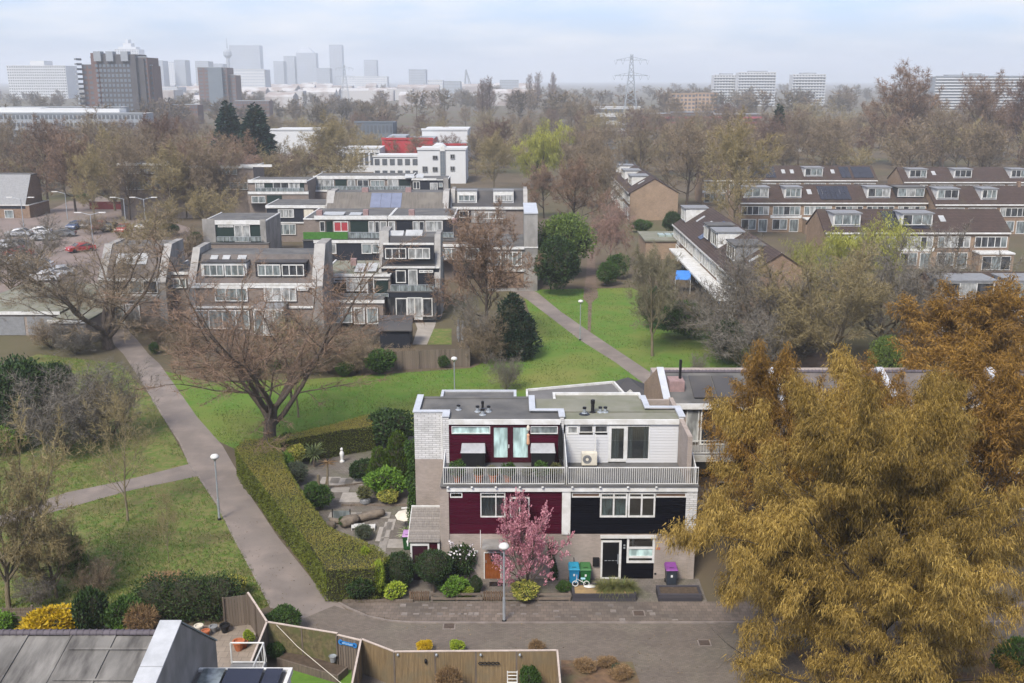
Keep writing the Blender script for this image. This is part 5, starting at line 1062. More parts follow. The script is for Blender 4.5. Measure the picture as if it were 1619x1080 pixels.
# lower flat roof with dark glazed panels, right of the gable wall
YR = P(360,1056,5.6)[1]; xa, xb = P(262,1056,5.6)[0]-.3, P(462,1056,5.6)[0]
nb_ = thing('flat_roofed_extension', 'white edged flat roof with dark solar panels at the bottom of the view', 'extension', (-9, 30, 0))
MB().box(XG+.02,xb-.05,24,YR-.1,0,5.4).build('wall', WHITE, nb_); MB().box(XG+.02,xb-.02,24,YR-.02,5.4,5.5).build('roof', FELT, nb_)
MB().box(XG+.02,xb+.02,YR-.14,YR,5.4,5.62).box(xb-.12,xb+.02,24,YR-.14,5.4,5.62).build('roof_edge', WHITE, nb_)
for k, (u0, u1) in enumerate(((.05,.30),(.33,.74),(.77,.96))):
    W_ = xb-.25-XG; MB().slab([(XG+.1+u0*W_,31.4,5.60),(XG+.1+u1*W_,31.4,5.60),(XG+.1+u1*W_,YR-.25,5.74),(XG+.1+u0*W_,YR-.25,5.74)],.05).build('glazed_panel', SOLAR if k else GG, nb_)
# white steel balcony frame on the near house
o = thing('steel_balcony', 'white steel balcony railing behind the near gable wall', 'railing', (-10.5, 36.5, 0)); fr_ = [(P(318,1015,4.2)), (P(374,1015,4.2))]
a = (XG+.02,36.45); b = (-10.35,36.45); c = (-10.35,38.2); e = (XG+.02,38.2)
for (p, q) in ((e,c),(c,b)):
    for z in (4.25,3.35): MB().tube((*p,z),(*q,z),.035,n=7).build('rail', WHITE, o)
for p in (c,b,e): MB().tube((*p,3.3),(*p,4.25),.035,n=7).build('post', WHITE, o)
MB().box(XG,-10.3,36.42,38.25,3.1,3.28).build('balcony_floor', CONC, o); MB().tube((-10.4,38.1,0),(-10.4,38.1,3.1),.06).tube((XG+.3,38.1,0),(XG+.3,38.1,3.1),.06).build('support_post', WHITE, o)
for k in range(5): t = k/4; MB().tube((-10.35+.02*k,36.5+1.7*t,3.35),(-10.35,36.5+1.7*t,4.25),.012,n=5).build('baluster', WHITE, o)
# fences: boards between posts under a top rail
def board_fence(name, label, pts, z, bm, railm, bw=.145, posts=1.85, cat='fence', gap=.012, railw=.09, rail=True, lower=0.0):
    o = thing(name, label, cat, (*pts[0], 0)); me = bpy.data.meshes.new('board'); bx = MB().box(-.5,.5,-.5,.5,-.5,.5); me.from_pydata(bx.v, [], bx.f); me.materials.append(bm); rgb = np.random.default_rng(int(abs(pts[0][0])*100)+3)
    for a, b in zip(pts, pts[1:]):
        v = Vector((b[0]-a[0], b[1]-a[1], 0)); L_ = v.length; an = math.atan2(v.y, v.x); d = v.normalized(); nrm = Vector((-d.y, d.x, 0)); n = max(1, round(L_/bw))
        for k in range(n):
            c = Vector((*a,0)) + d*(L_*(k+.5)/n); zz = z - .06 + rgb.normal()*.008; q = place('fence_board', me, o, (c.x-pts[0][0], c.y-pts[0][1], (zz+lower)/2)); q.scale = (L_/n-gap, .022, zz-lower); q.rotation_euler[2] = an
        m = max(1, round(L_/posts))
        for k in range(m+1):
            c = Vector((*a,0)) + d*(L_*k/m); MB().obox((c.x-nrm.x*.05,c.y-nrm.y*.05,(z-.02)/2),(.08,.08,z-.02),an).build('post', bm, o)
        if rail: MB().obox(((a[0]+b[0])/2,(a[1]+b[1])/2,z),(L_+.04,railw,.045),an).build('top_rail', railm, o)
    return o
PRAIL = mat('pale_pinkish_rail', (.50,.42,.36), (.40,.335,.285), .7, 3)
F = 1619.0
A_, B_, C_, D_ = P(422,983,1.8), P(533,1001,1.8), P(571,1010,1.8), P(623,1030,1.8); E_ = P(881,1028,1.8)
G_ = P(392,937,1.8); Hh = P(418,981,1.8)
# bamboo screens: panels between posts under a pale rail
def screen(name, label, pts, z, seglen=1.75, pm=BAMBOO):
    o = thing(name, label, 'fence', (*pts[0], 0)); dark = WOODG
    for a, b in zip(pts, pts[1:]):
        v = Vector((b[0]-a[0], b[1]-a[1], 0)); L_ = v.length; an = math.atan2(v.y, v.x); d = v.normalized(); m = max(1, round(L_/seglen))
        for k in range(m):
            c = Vector((*a,0)) + d*(L_*(k+.5)/m); MB().obox((c.x,c.y,(z-.03)/2),(L_/m-.08,.03,z-.03),an).build('screen_panel', pm, o)
            nr_ = 26
            cm = MB()
            for j in range(nr_): q = c + d*((j+.5)/nr_-.5)*(L_/m-.1); cm.tube((q.x+d.y*.022,q.y-d.x*.022,0.02),(q.x+d.y*.022,q.y-d.x*.022,z-.04),.018,n=4,cap=False)
            stuff(cm.build('cane_layer', pm, o))
        for k in range(m+1): c = Vector((*a,0)) + d*(L_*k/m); MB().obox((c.x,c.y,(z-.03)/2),(.07,.09,z-.03),an).build('post', dark, o)
        MB().obox(((a[0]+b[0])/2,(a[1]+b[1])/2,z),(L_+.03,.085,.045),an).build('top_rail', PRAIL, o)
    return o
bs = screen('bamboo_fence', 'bamboo screen fence with pale top rail along the street', [C_, D_, E_], 1.8); screen('bamboo_fence', 'short bamboo fence returning from the street corner towards the viewer', [C_, P(556,1084,1.8)], 1.8, 1.4); screen('bamboo_fence', 'pale edged fence returning from the right street corner', [E_, P(886,1084,1.8)], 1.8, 1.4)
MOSSW = mat('mossy_ivy_screen', (.20,.165,.085), (.10,.085,.045), .95, 5, bump=.5, c3=(.11,.115,.045), s3=2.2)
screen('woven_screen_fence', 'mossy woven screen fence left of the garden gate', [A_, B_], 1.8, 2.0, MOSSW)
board_fence('garden_gate', 'grey boarded garden gate carrying a blue name sign', [B_, C_], 1.72, WOODG, PRAIL, bw=.15, posts=1.4, cat='gate', gap=.03)
board_fence('board_fence', 'tall weathered board fence running from the corner towards the viewer', [A_, P(393,1056,1.8)], 1.8, WOODG, PRAIL, bw=.13)
board_fence('board_fence', 'weathered board fence along the grass between patio and footpath', [G_, P(404,955,1.8), A_], 1.8, WOODG, PRAIL, bw=.13)
board_fence('board_fence', 'weathered board fence behind the patio beside the laurel hedge', [P(352,942,1.8), G_], 1.75, WOODG, WOODG, bw=.14, rail=False)
board_fence('board_fence', 'low dark board fence under the laurel hedge', [P(228,950,1.3), P(352,942,1.3)], 1.3, WOODG, WOODG, bw=.14, rail=False)
# blue sign on the gate
m_ = ((B_[0]+C_[0])/2-.05, (B_[1]+C_[1])/2); v = Vector((C_[0]-B_[0], C_[1]-B_[1], 0)); an = math.atan2(v.y, v.x); d = v.normalized(); sb = mat('sign_blue', (.03,.20,.52), None, .4, 4)
o = thing('blue_sign', 'blue nameplate with round ends on the garden gate', 'sign', (*m_, 1.5)); off = Vector((d.y,-d.x,0))*.06
c = Vector((*m_,1.42)) + off; MB().obox(tuple(c),(.72,.03,.17),an).build('plate', sb, o)
for k in (-1,1):
    e = c + d*k*.38; MB().tube(tuple(e - Vector((off.x,off.y,0))*.25), tuple(e + Vector((off.x,off.y,0))*.25), .13, n=14).build('round_end', sb, o); MB().tube(tuple(e + Vector((off.x,off.y,0))*.26), tuple(e + Vector((off.x,off.y,0))*.34), .05, n=10).build('boss', mat('deep_blue',(.01,.05,.2),None,.5,3), o)
for k in range(9): e = c + d*(-.26+.065*k) + off*.3; MB().obox(tuple(e + Vector((0,0,.01*((k*7) % 3-1)))),(.035,.012,.06 + .02*(k % 2)),an).build('letter_stroke', mat('sign_pale',(.45,.6,.75),None,.5,3), o)
# wrought ornament, fittings on the bamboo fence
xo, yo = P(774,1049,1.2); o = thing('fence_ornament', 'dark scrolled ornament hung on the bamboo fence', 'ornament', (D_[0]+4.2, D_[1]-.07, 1.3)); xc = ZY(773,1049,D_[1]-.06)[0]; zc_ = ZY(773,1049,D_[1]-.06)[1]
for k in range(-2,3):
    r_ = .09; w = MB()
    for j in range(12): t0, t1 = 6.2832*j/12, 6.2832*(j+1)/12; w.tube((xc+k*.19+r_*math.cos(t0),D_[1]-.06,zc_+r_*.7*math.sin(t0)),(xc+k*.19+r_*math.cos(t1),D_[1]-.06,zc_+r_*.7*math.sin(t1)),.022,n=5)
    w.build('scroll', DARKM, o)
for px in (629,690,760,822): x = ZY(px,1031,D_[1]-.05)[0]; tag(MB().lathe((x,D_[1]-.09,1.62),[(.03,0),(.06,.03),(.05,.1),(.02,.12)],9).build('fence_light', GREYM), {629:'small lamp on the bamboo fence at its left end',690:'small lamp on the bamboo fence, second from the left',760:'small lamp on the bamboo fence left of the ornament',822:'small lamp on the bamboo fence right of the ornament'}[px], 'lamp')
x, z = ZY(673,1045,D_[1]-.08); tag(MB().lathe((x,D_[1]-.08,z-.12),[(.04,0),(.06,.02),(.06,.16),(.03,.22)],10).build('wall_lantern', DARKM), 'small dark lantern on the bamboo fence', 'lantern')
# cable, raised bed, lawn, patio and pots
tag(MB().path([(*P(437,988,1.75),1.75),(*P(470,1022,1.75),1.75),(*P(545,1085,1.7),1.7)], .014, 5).build('garden_cable', CREAM), 'pale cable stretched diagonally across the small garden', 'cable')
sheet('artificial_lawn', [P(455,1060), P(556,1060), P(556,1130), P(430,1130)], .02, mat('artificial_turf', (.10,.19,.025), (.075,.15,.02), .95, 3, space='World', bump=.3), True)
rb0, rb1 = P(438,1040,.4), P(533,1068,.4); o = thing('raised_bed', 'grey timber raised bed along the mossy screen fence', 'raised bed', (*rb0,0)); v = Vector((rb1[0]-rb0[0], rb1[1]-rb0[1],0)); an = math.atan2(v.y,v.x); d = v.normalized(); nn = Vector((-d.y,d.x,0)); cc = (Vector((*rb0,0))+Vector((*rb1,0)))/2
MB().obox((cc.x,cc.y,.2),(v.length,.08,.4),an).build('front_board', WOODG, o); MB().obox((cc.x+nn.x*.45,cc.y+nn.y*.45,.17),(v.length,.8,.34),an).build('soil', SOIL, o); MB().obox((rb1[0]+nn.x*.4,rb1[1]+nn.y*.4,.2),(.08,.8,.4),an).build('end_board', WOODG, o)
shrub('shrub_mid', 'bed_plant', 'bright green plant at the left end of the raised bed', 438, 1042, 1.0, .9); shrub('shrub_dark', 'corner_shrub', 'dark shrub under the corner of the woven screen', 432, 1020, .9, .8)
x, y = P(527,1058); tag(MB().lathe((x,y,.4),[(.12,0),(.17,.3),(.19,.3),(.16,.26)],12).build('zinc_bucket', GREYM), 'pale zinc bucket at the end of the raised bed', 'bucket')
sheet('patio', [P(300,990), P(405,985), P(412,1062), P(330,1062)], .02, mat('patio_slabs', (.27,.225,.18), (.20,.165,.13), .95, 1.0, space='World', pat=dict(axes='floor', w=.5, h=.5, m=.01, mc=(.12,.1,.08), var=.12)), True)
for i, (px, py, r, m) in enumerate(((315,1000,.22,CREAM),(326,1007,.2,TERRA),(338,1000,.2,GREY),(356,1000,.24,DARKM),(378,1028,.28,TERRA),(386,1024,.2,TERRA))):
    x, y = P(px,py); tag(MB().lathe((x,y,.02),[(r*.6,0),(r,r*1.5),(r*1.1,r*1.5),(r*1.1,r*1.75),(r*.85,r*1.75),(r*.8,r*1.4)],12).build('flower_pot', m), ['pale flower pot at the left end of the patio pots','terracotta flower pot in front of the pale pot','grey flower pot in the middle of the patio row','round dark flower pot at the foot of the board fence','large terracotta pot lying near the tall board fence','smaller terracotta pot behind the large one'][i], 'flower pot')
shrub('shrub_lime', 'patio_plant', 'lime green plant against the tall board fence on the patio', 393, 1018, .8, .7)
# trellis with forsythia, laurel hedge, dry clump
o = thing('trellis_fence', 'grey square lattice trellis behind the forsythia', 'trellis', (-24, 46, 0)); ta, tb = P(-30,958,1.6), P(131,962,1.6)
zt = 1.6; L_ = tb[0]-ta[0]
for k in range(int(L_/.22)+1): x = ta[0]+.22*k; y = ta[1]+(tb[1]-ta[1])*k*.22/L_; piece('lattice_upright', WOODG, x-.014, x+.014, y-.012, y+.012, .1, zt, o)
for k in range(8): z = .15+.2*k; piece('lattice_bar', WOODG, ta[0], tb[0], (ta[1]+tb[1])/2-.03, (ta[1]+tb[1])/2-.014, z-.014, z+.014, o)
for x in (ta[0], (ta[0]+tb[0])/2, tb[0]): piece('post', WOODG, x-.05, x+.05, (ta[1]+tb[1])/2-.06, (ta[1]+tb[1])/2+.06, 0, zt+.1, o)
shrub('forsythia', 'forsythia', 'bright yellow forsythia in front of the lattice trellis', 78, 1014, 2.1, 1.45); shrub('shrub_lite', 'garden_shrub', 'bright green rounded shrub at the left edge beside the forsythia', 2, 1012, 1.7, 1.0)
shrub('shrub_dark', 'ivy_bush', 'dark ivy covered bush right of the trellis', 150, 1005, 3.0, .58); shrub('shrub_mid', 'broadleaf_shrub', 'glossy green shrub between ivy bush and laurel hedge', 205, 1000, 2.2, .9); shrub('shrub_lite', 'broadleaf_shrub', 'light green shrub leaning against the dry grass clump', 192, 1004, 1.7, .8)
shrub('shrub_dry', 'dry_grass_clump', 'heap of straw coloured dead stems beside the laurel hedge', 222, 1012, 2.3, .72, 'dry clump')
x, y = P(297,985); lr = leafy_proto('laurel', 61, [(-1.6,0,1.25,1.3,.85,1.1),(0,0,1.3,1.5,.9,1.15),(1.5,.1,1.3,1.2,.85,1.1),(-.7,-.2,.8,1.5,.8,.8),(.8,-.1,.8,1.4,.8,.8)], 9000, .17, .075, leafmat('laurel_leaves', (.075,.115,.032), (.022,.05,.013)), H=2.45)
put('laurel', 'laurel_hedge', 'broad dark glossy laurel hedge behind the patio', (x, y+.5, 0), 2.45, 1.0, .03, 'hedge'); shrub('varieg', 'variegated_shrub', 'yellow edged shrub at the top of the patio fence beside the grass', 372, 945, 1.5, .9)
shrub('shrub_mid', 'corner_bush', 'green bush on the footpath corner outside the fence', 448, 1000, 1.5, 1.15)
shrub('forsythia', 'weed', 'yellow flowering weed behind the bamboo fence at its left', 672, 1033, .8, 1.0, 'plant'); shrub('shrub_lime', 'weed', 'yellow green weed behind the bamboo fence, right of the yellow one', 722, 1033, .75, 1.0, 'plant'); shrub('shrub_dry', 'weed', 'reddish dry plant behind the bamboo fence right of centre', 846, 1033, .8, 1.0, 'plant')
for i, (px, py, h) in enumerate(((925,1062,.7),(962,1055,.6),(985,1072,.7))): shrub('shrub_dry', 'dry_perennial', ['brown withered perennial at the left of the street bed','brown withered perennial at the back of the street bed','brown withered perennial at the right of the street bed'][i], px, py, h, 1.5, 'dry plant')
shrub('shrub_grey', 'dry_perennial', 'grey green perennial in the middle of the street bed', 975, 1062, .5, .9, 'plant')
shrub('shrub_mid', 'fence_foot_plant', 'round green plant inside the bamboo fence at its right', 838, 1100, 1.7, .5, 'plant'); shrub('shrub_dry', 'fence_foot_plant', 'pale dried hydrangea inside the bamboo fence', 712, 1110, 2.2, .5, 'plant')
o = thing('garden_chair', 'white metal chair back showing at the bottom edge before the bamboo fence', 'chair', (*P(810,1090),0)); x, y = P(810,1092)
for k in (-.22,.22): MB().tube((x+k,y,0),(x+k,y,1.0),.025,n=7).build('leg', WHITE, o); MB().tube((x+k,y-.45,0),(x+k,y-.45,.45),.025,n=7).build('leg', WHITE, o)
for z in (.6,.78,.95): MB().tube((x-.22,y,z),(x+.22,y,z),.02,n=6).build('back_slat', WHITE, o)
MB().box(x-.24,x+.24,y-.47,y,.43,.46).build('seat', WHITE, o)
# ------------------------------------------------------------------ modern terraces beyond the park
BRICKM = mat('greyish_brick', (0.215,0.175,0.148), (0.165,0.135,0.115), 0.9, 0.9, pat=dict(axes='wall', w=0.22, h=0.062, m=0.006, mc=(0.2,0.17,0.145), var=0.12))
SLATE = mat('dark_slate_sheet', (.06,.058,.06), (.045,.043,.045), .75, .8, c3=(.08,.075,.07), s3=.4)
CORR = mat('corrugated_grey_roof', (.145,.13,.112), (.10,.09,.078), .9, 1.0, streak=(5,.4,.4), c3=(.17,.155,.13), s3=.3)
BRNR = mat('brown_grey_shingle', (.13,.115,.105), (.095,.083,.076), .9, 1.4, c3=(.15,.125,.11), s3=.3)
TURF = mat('green_roof_turf', (.06,.17,.03), (.04,.12,.022), .95, 3)
REDC = mat('red_curtain', (.35,.05,.06), None, .8, 3)
KM = {'n': NAVY, 'g': GREENC, 'c': CREAM, 'k': CONC, 'W': WHITE, 'b': BRICKM, 'B': BRICKD, 'z': GREY, 't': TURF, 's': SLATE}
KN = {'n': 'navy_panel', 'g': 'green_panel', 'c': 'cream_panel', 'k': 'concrete_band', 'W': 'fascia', 'b': 'brick_panel', 'B': 'brick_panel', 'z': 'grey_panel', 't': 'turf_edge', 's': 'slate_band'}
PANES = {'w': GD, 'v': GG, 'p': GP, 'r': REDC}
def pxblock(label, Y, px0, top, px1, depth, items, wall=BRICKM, roof=FELT, z0=0.0, edge=WHITE, name='terrace_house', cat='house', cols=1):
    """a house whose front stands at distance Y, its storeys measured in picture rows"""
    zt = ZY((px0+px1)/2, top, Y)[1]; xa, xb = ZY(px0, top, Y)[0], ZY(px1, top, Y)[0]
    o = thing(name, label, cat, ((xa+xb)/2, Y, z0))
    MB().box(xa, xb, Y, Y+depth, z0, zt).build('wall', wall, o); MB().box(xa+.12, xb-.12, Y+.12, Y+depth-.12, zt, zt+.05).build('roof', roof, o)
    if edge: MB().box(xa-.06,xb+.06,Y-.08,Y+.12,zt-.02,zt+.14).box(xa-.06,xa+.12,Y+.12,Y+depth,zt-.02,zt+.14).box(xb-.12,xb+.06,Y+.12,Y+depth,zt-.02,zt+.14).build('roof_edge', edge, o)
    for it in items:
        k, a, b, c, d = it[:5]; dy = it[5] if len(it) > 5 else 0.0; yy = Y + dy
        if k in PANES:
            r = rc(a, b, c, d, yy); window(o, r, yy-.14, WHITE, cols=[i/it[6] for i in range(1, it[6])] if len(it) > 6 else (), fw=.10 if r[1]-r[0] > .8 else .07, gl=[PANES[k]])
        elif k == 'box':                                       # a storey set back or forward: body in front of plane yy
            r = rc(a, b, c, d, yy); MB().box(r[0], r[1], yy, yy+it[6], r[2], r[3]).build('storey', it[7], o); MB().box(r[0]-.05,r[1]+.05,yy-.1,yy+it[6],r[3],r[3]+.14).build('storey_roof', it[8] if len(it) > 8 else roof, o)
        elif k == 'slope':
            za, zb = ZY((a+c)/2, d, yy)[1], ZY((a+c)/2, b, yy+it[6])[1]; x0, x1 = ZY(a,(b+d)/2,yy+it[6]/2)[0], ZY(c,(b+d)/2,yy+it[6]/2)[0]
            MB().slab([(x0,yy,za),(x1,yy,za),(x1,yy+it[6],zb),(x0,yy+it[6],zb)],.15).build('roof_slope', it[7], o)
            MB().extr([(yy+.05,za-.2),(yy+it[6],zb-.2),(yy+it[6]+4,zb-.2),(yy+it[6]+4,za-.2)], x0+.02, x1-.02).build('roof_body', wall, o)
            MB().slab([(x0,yy+it[6]+.0,zb+.004),(x1,yy+it[6],zb+.004),(x1,yy+it[6]+4.1,zb+.004),(x0,yy+it[6]+4.1,zb+.004)],.2).build('top_roof', FELT, o)
        elif k == 'fin':                                        # party wall rising past the roof, raked in front
            zl, zh = ZY(a, d, yy)[1], ZY(a, b, yy+it[6])[1]; x0 = ZY(a,(b+d)/2,yy)[0]; w = it[7] if len(it) > 7 else .45
            pr = [(yy-.15,0),(yy-.15,zl),(yy+it[6],zh),(yy+it[6]+4.2,zh),(yy+it[6]+4.2,0)]; MB().extr(pr, x0, x0+w).build('party_wall', CONC, o)
            cp_ = [(yy-.2,zl),(yy+it[6],zh)]; MB().slab([(x0-.05,yy-.2,zl+.06),(x0+w+.05,yy-.2,zl+.06),(x0+w+.05,yy+it[6],zh+.06),(x0-.05,yy+it[6],zh+.06)],.1).build('wall_cap', CAPC, o)
        elif k in ('solar','sky'):
            za, zb = ZY((a+c)/2, d, yy)[1], ZY((a+c)/2, b, yy+it[6])[1]; x0, x1 = ZY(a,(b+d)/2,yy+it[6]/2)[0], ZY(c,(b+d)/2,yy+it[6]/2)[0]; nn = it[7] if len(it) > 7 else 1
            for i in range(nn): u0, u1 = x0+(x1-x0)*i/nn+.02, x0+(x1-x0)*(i+1)/nn-.02; MB().slab([(u0,yy,za+.12),(u1,yy,za+.12),(u1,yy+it[6],zb+.12),(u0,yy+it[6],zb+.12)],.06).build('solar_panel' if k == 'solar' else 'skylight', mat('grey_solar_panel',(.16,.18,.25),(.13,.15,.21),.25,1) if k == 'solar' else mat('pale_skylight',(.40,.41,.41),(.3,.31,.31),.4,1), o)
        elif k == 'rail':
            r = rc(a, b, c, d, yy); q = MB().box(r[0],r[1],yy-.03,yy+.03,r[3]-.06,r[3]); n = max(2,int((r[1]-r[0])/.9))
            for i in range(n+1): x = r[0]+(r[1]-r[0])*i/n; q.box(x-.03,x+.03,yy-.03,yy+.03,r[2],r[3]-.06)
            q.build('balcony_rail', GREYM, o); MB().box(r[0],r[1],yy-.004,yy+.004,r[2]+.05,r[3]-.1).build('balcony_glass', GG, o)
        elif k == 'chim':
            r = rc(a, b, c, d, yy); MB().box(r[0],r[1],yy,yy+.9,r[2],r[3]).build('chimney', mat('pinkish_brick',(.30,.2,.19),(.22,.15,.14),.9,3), o)
        else:
            r = rc(a, b, c, d, yy); t = {'W': .18, 'k': .16, 't': .2}.get(k, .05); MB().box(r[0], r[1], yy-t, yy, r[2], r[3]).build(KN[k], KM[k], o)
    return o
# tall dark house and its neighbours, nearest row
pxblock('tall navy house with raked concrete party walls and two roof panels', 116.0, 603, 424, 694, 9, [
    ('slope',604,374,688,423,0,1.4,SLATE), ('fin',599,366,0,440,0,1.3,1.0), ('fin',687,371,0,440,0,1.3,.6), ('sky',612,366,638,378,1.6,1.6), ('sky',641,365,668,378,1.6,1.6),
    ('n',606,386,686,411,-.30), ('W',606,384,686,387,-.25), ('w',609,392,642.5,409,-.36,3), ('p',645.5,392,680,409,-.36,3), ('n',613,424,687,458,-.02), ('W',606,421,688,424,-.1), ('w',626,427,642,447,-.05), ('p',645.7,426,660.5,455,-.05), ('v',662.6,427,685,431,-.05,3),
    ('box',613,462,690,506,-2.2,2.2,GD,FELT), ('n',613,462,690,470,-2.2), ('w',626,471,644,500,-2.2), ('p',644,470,668,505,-2.25,2), ('w',668,471,684,500,-2.2), ('rail',618,450,686,462,-2.2)], NAVY, SLATE)
pxblock('two storey house with green panels and cluttered flat roof beside the tall house', 115.0, 508, 436, 617, 10, [
    ('W',508,433,617,437,-.1), ('k',508,437,617,442), ('g',509,440,614,468), ('w',528,440,568,446,0,2), ('p',548,443,569,460,-.03,2), ('p',570.5,440,580,460), ('w',580.7,439,592,469,-.02), ('W',592.5,441,614,442.5), ('rail',510,464,614,470,-1.4), ('box',512,475,606,512,-3.2,3.2,BRICKM,FELT), ('W',510,474,608,479,-3.2), ('v',518,485,540,510,-3.2), ('v',541,485,557,510,-3.2), ('p',560,486,577,512,-3.2), ('v',580,486,598,512,-3.2),
    ('sky',562,418,577,431,1.5,2.6), ('sky',581,417,597,430,1.5,2.6), ('sky',600,418,612,431,1.5,2.4), ('fin',614,420,0,470,0,4.0,1.1), ('chim',554,410,563,420,4)], BRICKM, FELT2)
pxblock('wide house with shallow raked shingle roof and long dormer behind the bare tree', 108.0, 300, 450, 500, 10, [
    ('slope',303,402,497,449,0,2.6,BRNR), ('fin',296,392,0,450,0,2.6,.7), ('fin',492,386,0,452,0,2.6,1.1), ('box',404,416,484,437,.55,2.4,NAVY,SLATE), ('v',408,418,444,436,.55,3), ('w',446,418,481,436,.55,3), ('box',318,416,390,437,.55,2.4,WHITE,SLATE), ('v',322,418,354,436,.55,3), ('v',356,418,387,436,.55,3),
    ('sky',333,405,345,411,1.9,.6), ('sky',352,405,364,411,1.9,.6), ('sky',376,405,390,411,1.9,.6), ('W',300,451,498,455), ('p',418,454,446,476,0,2), ('p',447,454,469,476,0,2), ('v',340,455,392,476,0,3), ('v',470,455,488,459), ('box',400,488,448,532,-2.5,2.5,GD,GREY), ('W',400,488,449,491,-2.5), ('v',402,492,418,530,-2.5), ('p',419,492,434,530,-2.5), ('v',435,492,447,530,-2.5), ('v',310,490,395,520,0,4), ('W',300,484,498,487)], BRICKM, BRNR)
pxblock('house with white capped raked walls and large roof light behind the left bare tree', 112.0, 158, 444, 252, 10, [
    ('slope',160,388,252,442,0,3.0,BRNR), ('fin',152,386,0,446,0,3.0,.8), ('fin',248,386,0,446,0,3.0,.8), ('sky',183,399,234,419,1.2,1.3,3), ('W',158,440,252,443), ('w',180,443,204,463,0), ('v',205,443,226,463,0), ('w',227,443,250,463,0), ('W',158,465,252,468), ('k',158,468,250,476), ('p',200,480,222,505), ('v',170,482,198,520,0,2)], BRICKM, BRNR)
pxblock('low grey link between the two raked roof houses', 114.0, 262, 432, 300, 8, [('v',265,440,295,455,0,3), ('W',262,430,300,434)], BRICKM, FELT)
# second row
pxblock('long flat roofed terrace penthouse with green panels, left half with turf edge', 140.0, 480, 347, 612, 12, [
    ('W',497,341,612,347,-.1), ('w',506,350,514,366), ('g',516,350,526,372), ('r',528,350,551,366,0,2), ('g',554,349,582,372), ('p',583,350,592,372), ('w',593,350,600,368), ('p',601,350,612,366), ('t',480,367,550,378,-1.6), ('rail',551,367,612,377,-1.5), ('chim',500,333,509,341,2), ('chim',574,332,582,341,2), ('box',480,381,612,412,-2.0,2.0,NAVY,FELT), ('W',496,379.5,603,384,-2.0), ('p',506,385,514,401,-2), ('p',515,385,532,401,-2), ('v',572,385,588,401,-2), ('v',589,385,600,400,-2), ('sky',512,336,545,341,3,2), ('sky',553,337,572,341,3,2)], BRICKM)
pxblock('long flat roofed terrace penthouse with pale curtains, right half beside the concrete end', 140.0, 613, 347, 717, 12, [
    ('W',613,341,719,347,-.1), ('p',614,350,625,366), ('n',627,349,652,372), ('p',653,350,662,366), ('w',663,350,671,370), ('p',673,349,700,366,0,2), ('n',701,349,716,372), ('rail',613,367,717,376,-1.5), ('chim',646,332,655,341,2), ('chim',715,346,722,352,-1), ('box',617,381,770,412,-2.0,2.0,BRICKM,FELT), ('W',690,386,800,390,-2.1), ('v',697,392,722,410,-2,3), ('v',735,392,760,410,-2,3)], BRICKM)
pxblock('plain concrete end block between the red twigged tree and the evergreen', 132.0, 770, 392, 850, 12, [('box',829,338,850,392,0,11,CONC,ALU), ('W',770,390,829,394,-.1), ('v',775,398,800,420,0,3), ('v',803,398,825,420,0,3), ('W',770,425,829,429,-.1), ('B',772,429,828,455)], CONC)
pxblock('flat green box house with white framed garden doors', 155.0, 322, 350, 420, 10, [('W',340,348,419,355,-.1), ('k',321,346,341,386,-.1), ('g',342,355,413,383), ('v',345,356,354,359), ('v',355,356,369,359), ('p',371,356,384,383,-.02), ('p',384.5,356,396,383,-.02), ('g',398,358,412,380,-.02), ('k',412,347,421,386,-.2), ('rail',343,374,413,382,-1.0), ('box',318,386,425,400,-1.2,1.2,BRICKM)], CONC)
pxblock('dark two storey house with cream panel and curved concrete roof wall', 174.0, 420, 326, 515, 10, [('W',420,325,515,329,-.1), ('n',422,330,480,352), ('p',440,331,465,344,0,3), ('c',481,331,496,352), ('v',428,354,468,371,0,4), ('W',422,351,497,353), ('c',481,355,496,370), ('slope',516,301,522,326,0,2,CONC)], BRICKM)
# third row: broad corrugated slope, and dark slope with two white dormers
pxblock('broad corrugated grey roofed house with three solar panels', 168.0, 516, 338, 704, 9, [('slope',518,304,702,334,0,4.0,CORR), ('fin',514,302,0,338,0,4.0,1.0), ('fin',699,302,0,338,0,4.0,.9), ('solar',586,306,635,329,.7,3.0,3), ('W',516,333,704,336,-.1), ('v',560,336,590,341,0,4), ('v',600,336,660,341,0,5), ('chim',572,297,582,306,4), ('chim',641,297,650,305,4)], BRICKM)
pxblock('dark slate roofed house with two white dormers', 172.0, 713, 331, 832, 9, [('slope',715,301,829,328,0,3.6,SLATE), ('fin',712,299,0,331,0,3.6,.6), ('fin',828,299,0,331,0,3.6,.6), ('box',723,302,754,321,.9,2.2,WHITE,GREY), ('v',725,308,751,318,.9,3), ('box',780,302,812,321,.9,2.2,WHITE,GREY), ('p',782,308,810,318,.9,3), ('W',713,327,832,331,-.15), ('n',716,333,745,352), ('w',726,333,741,344), ('k',745,333,800,352), ('v',750,335,795,346,0,4)], BRICKM)
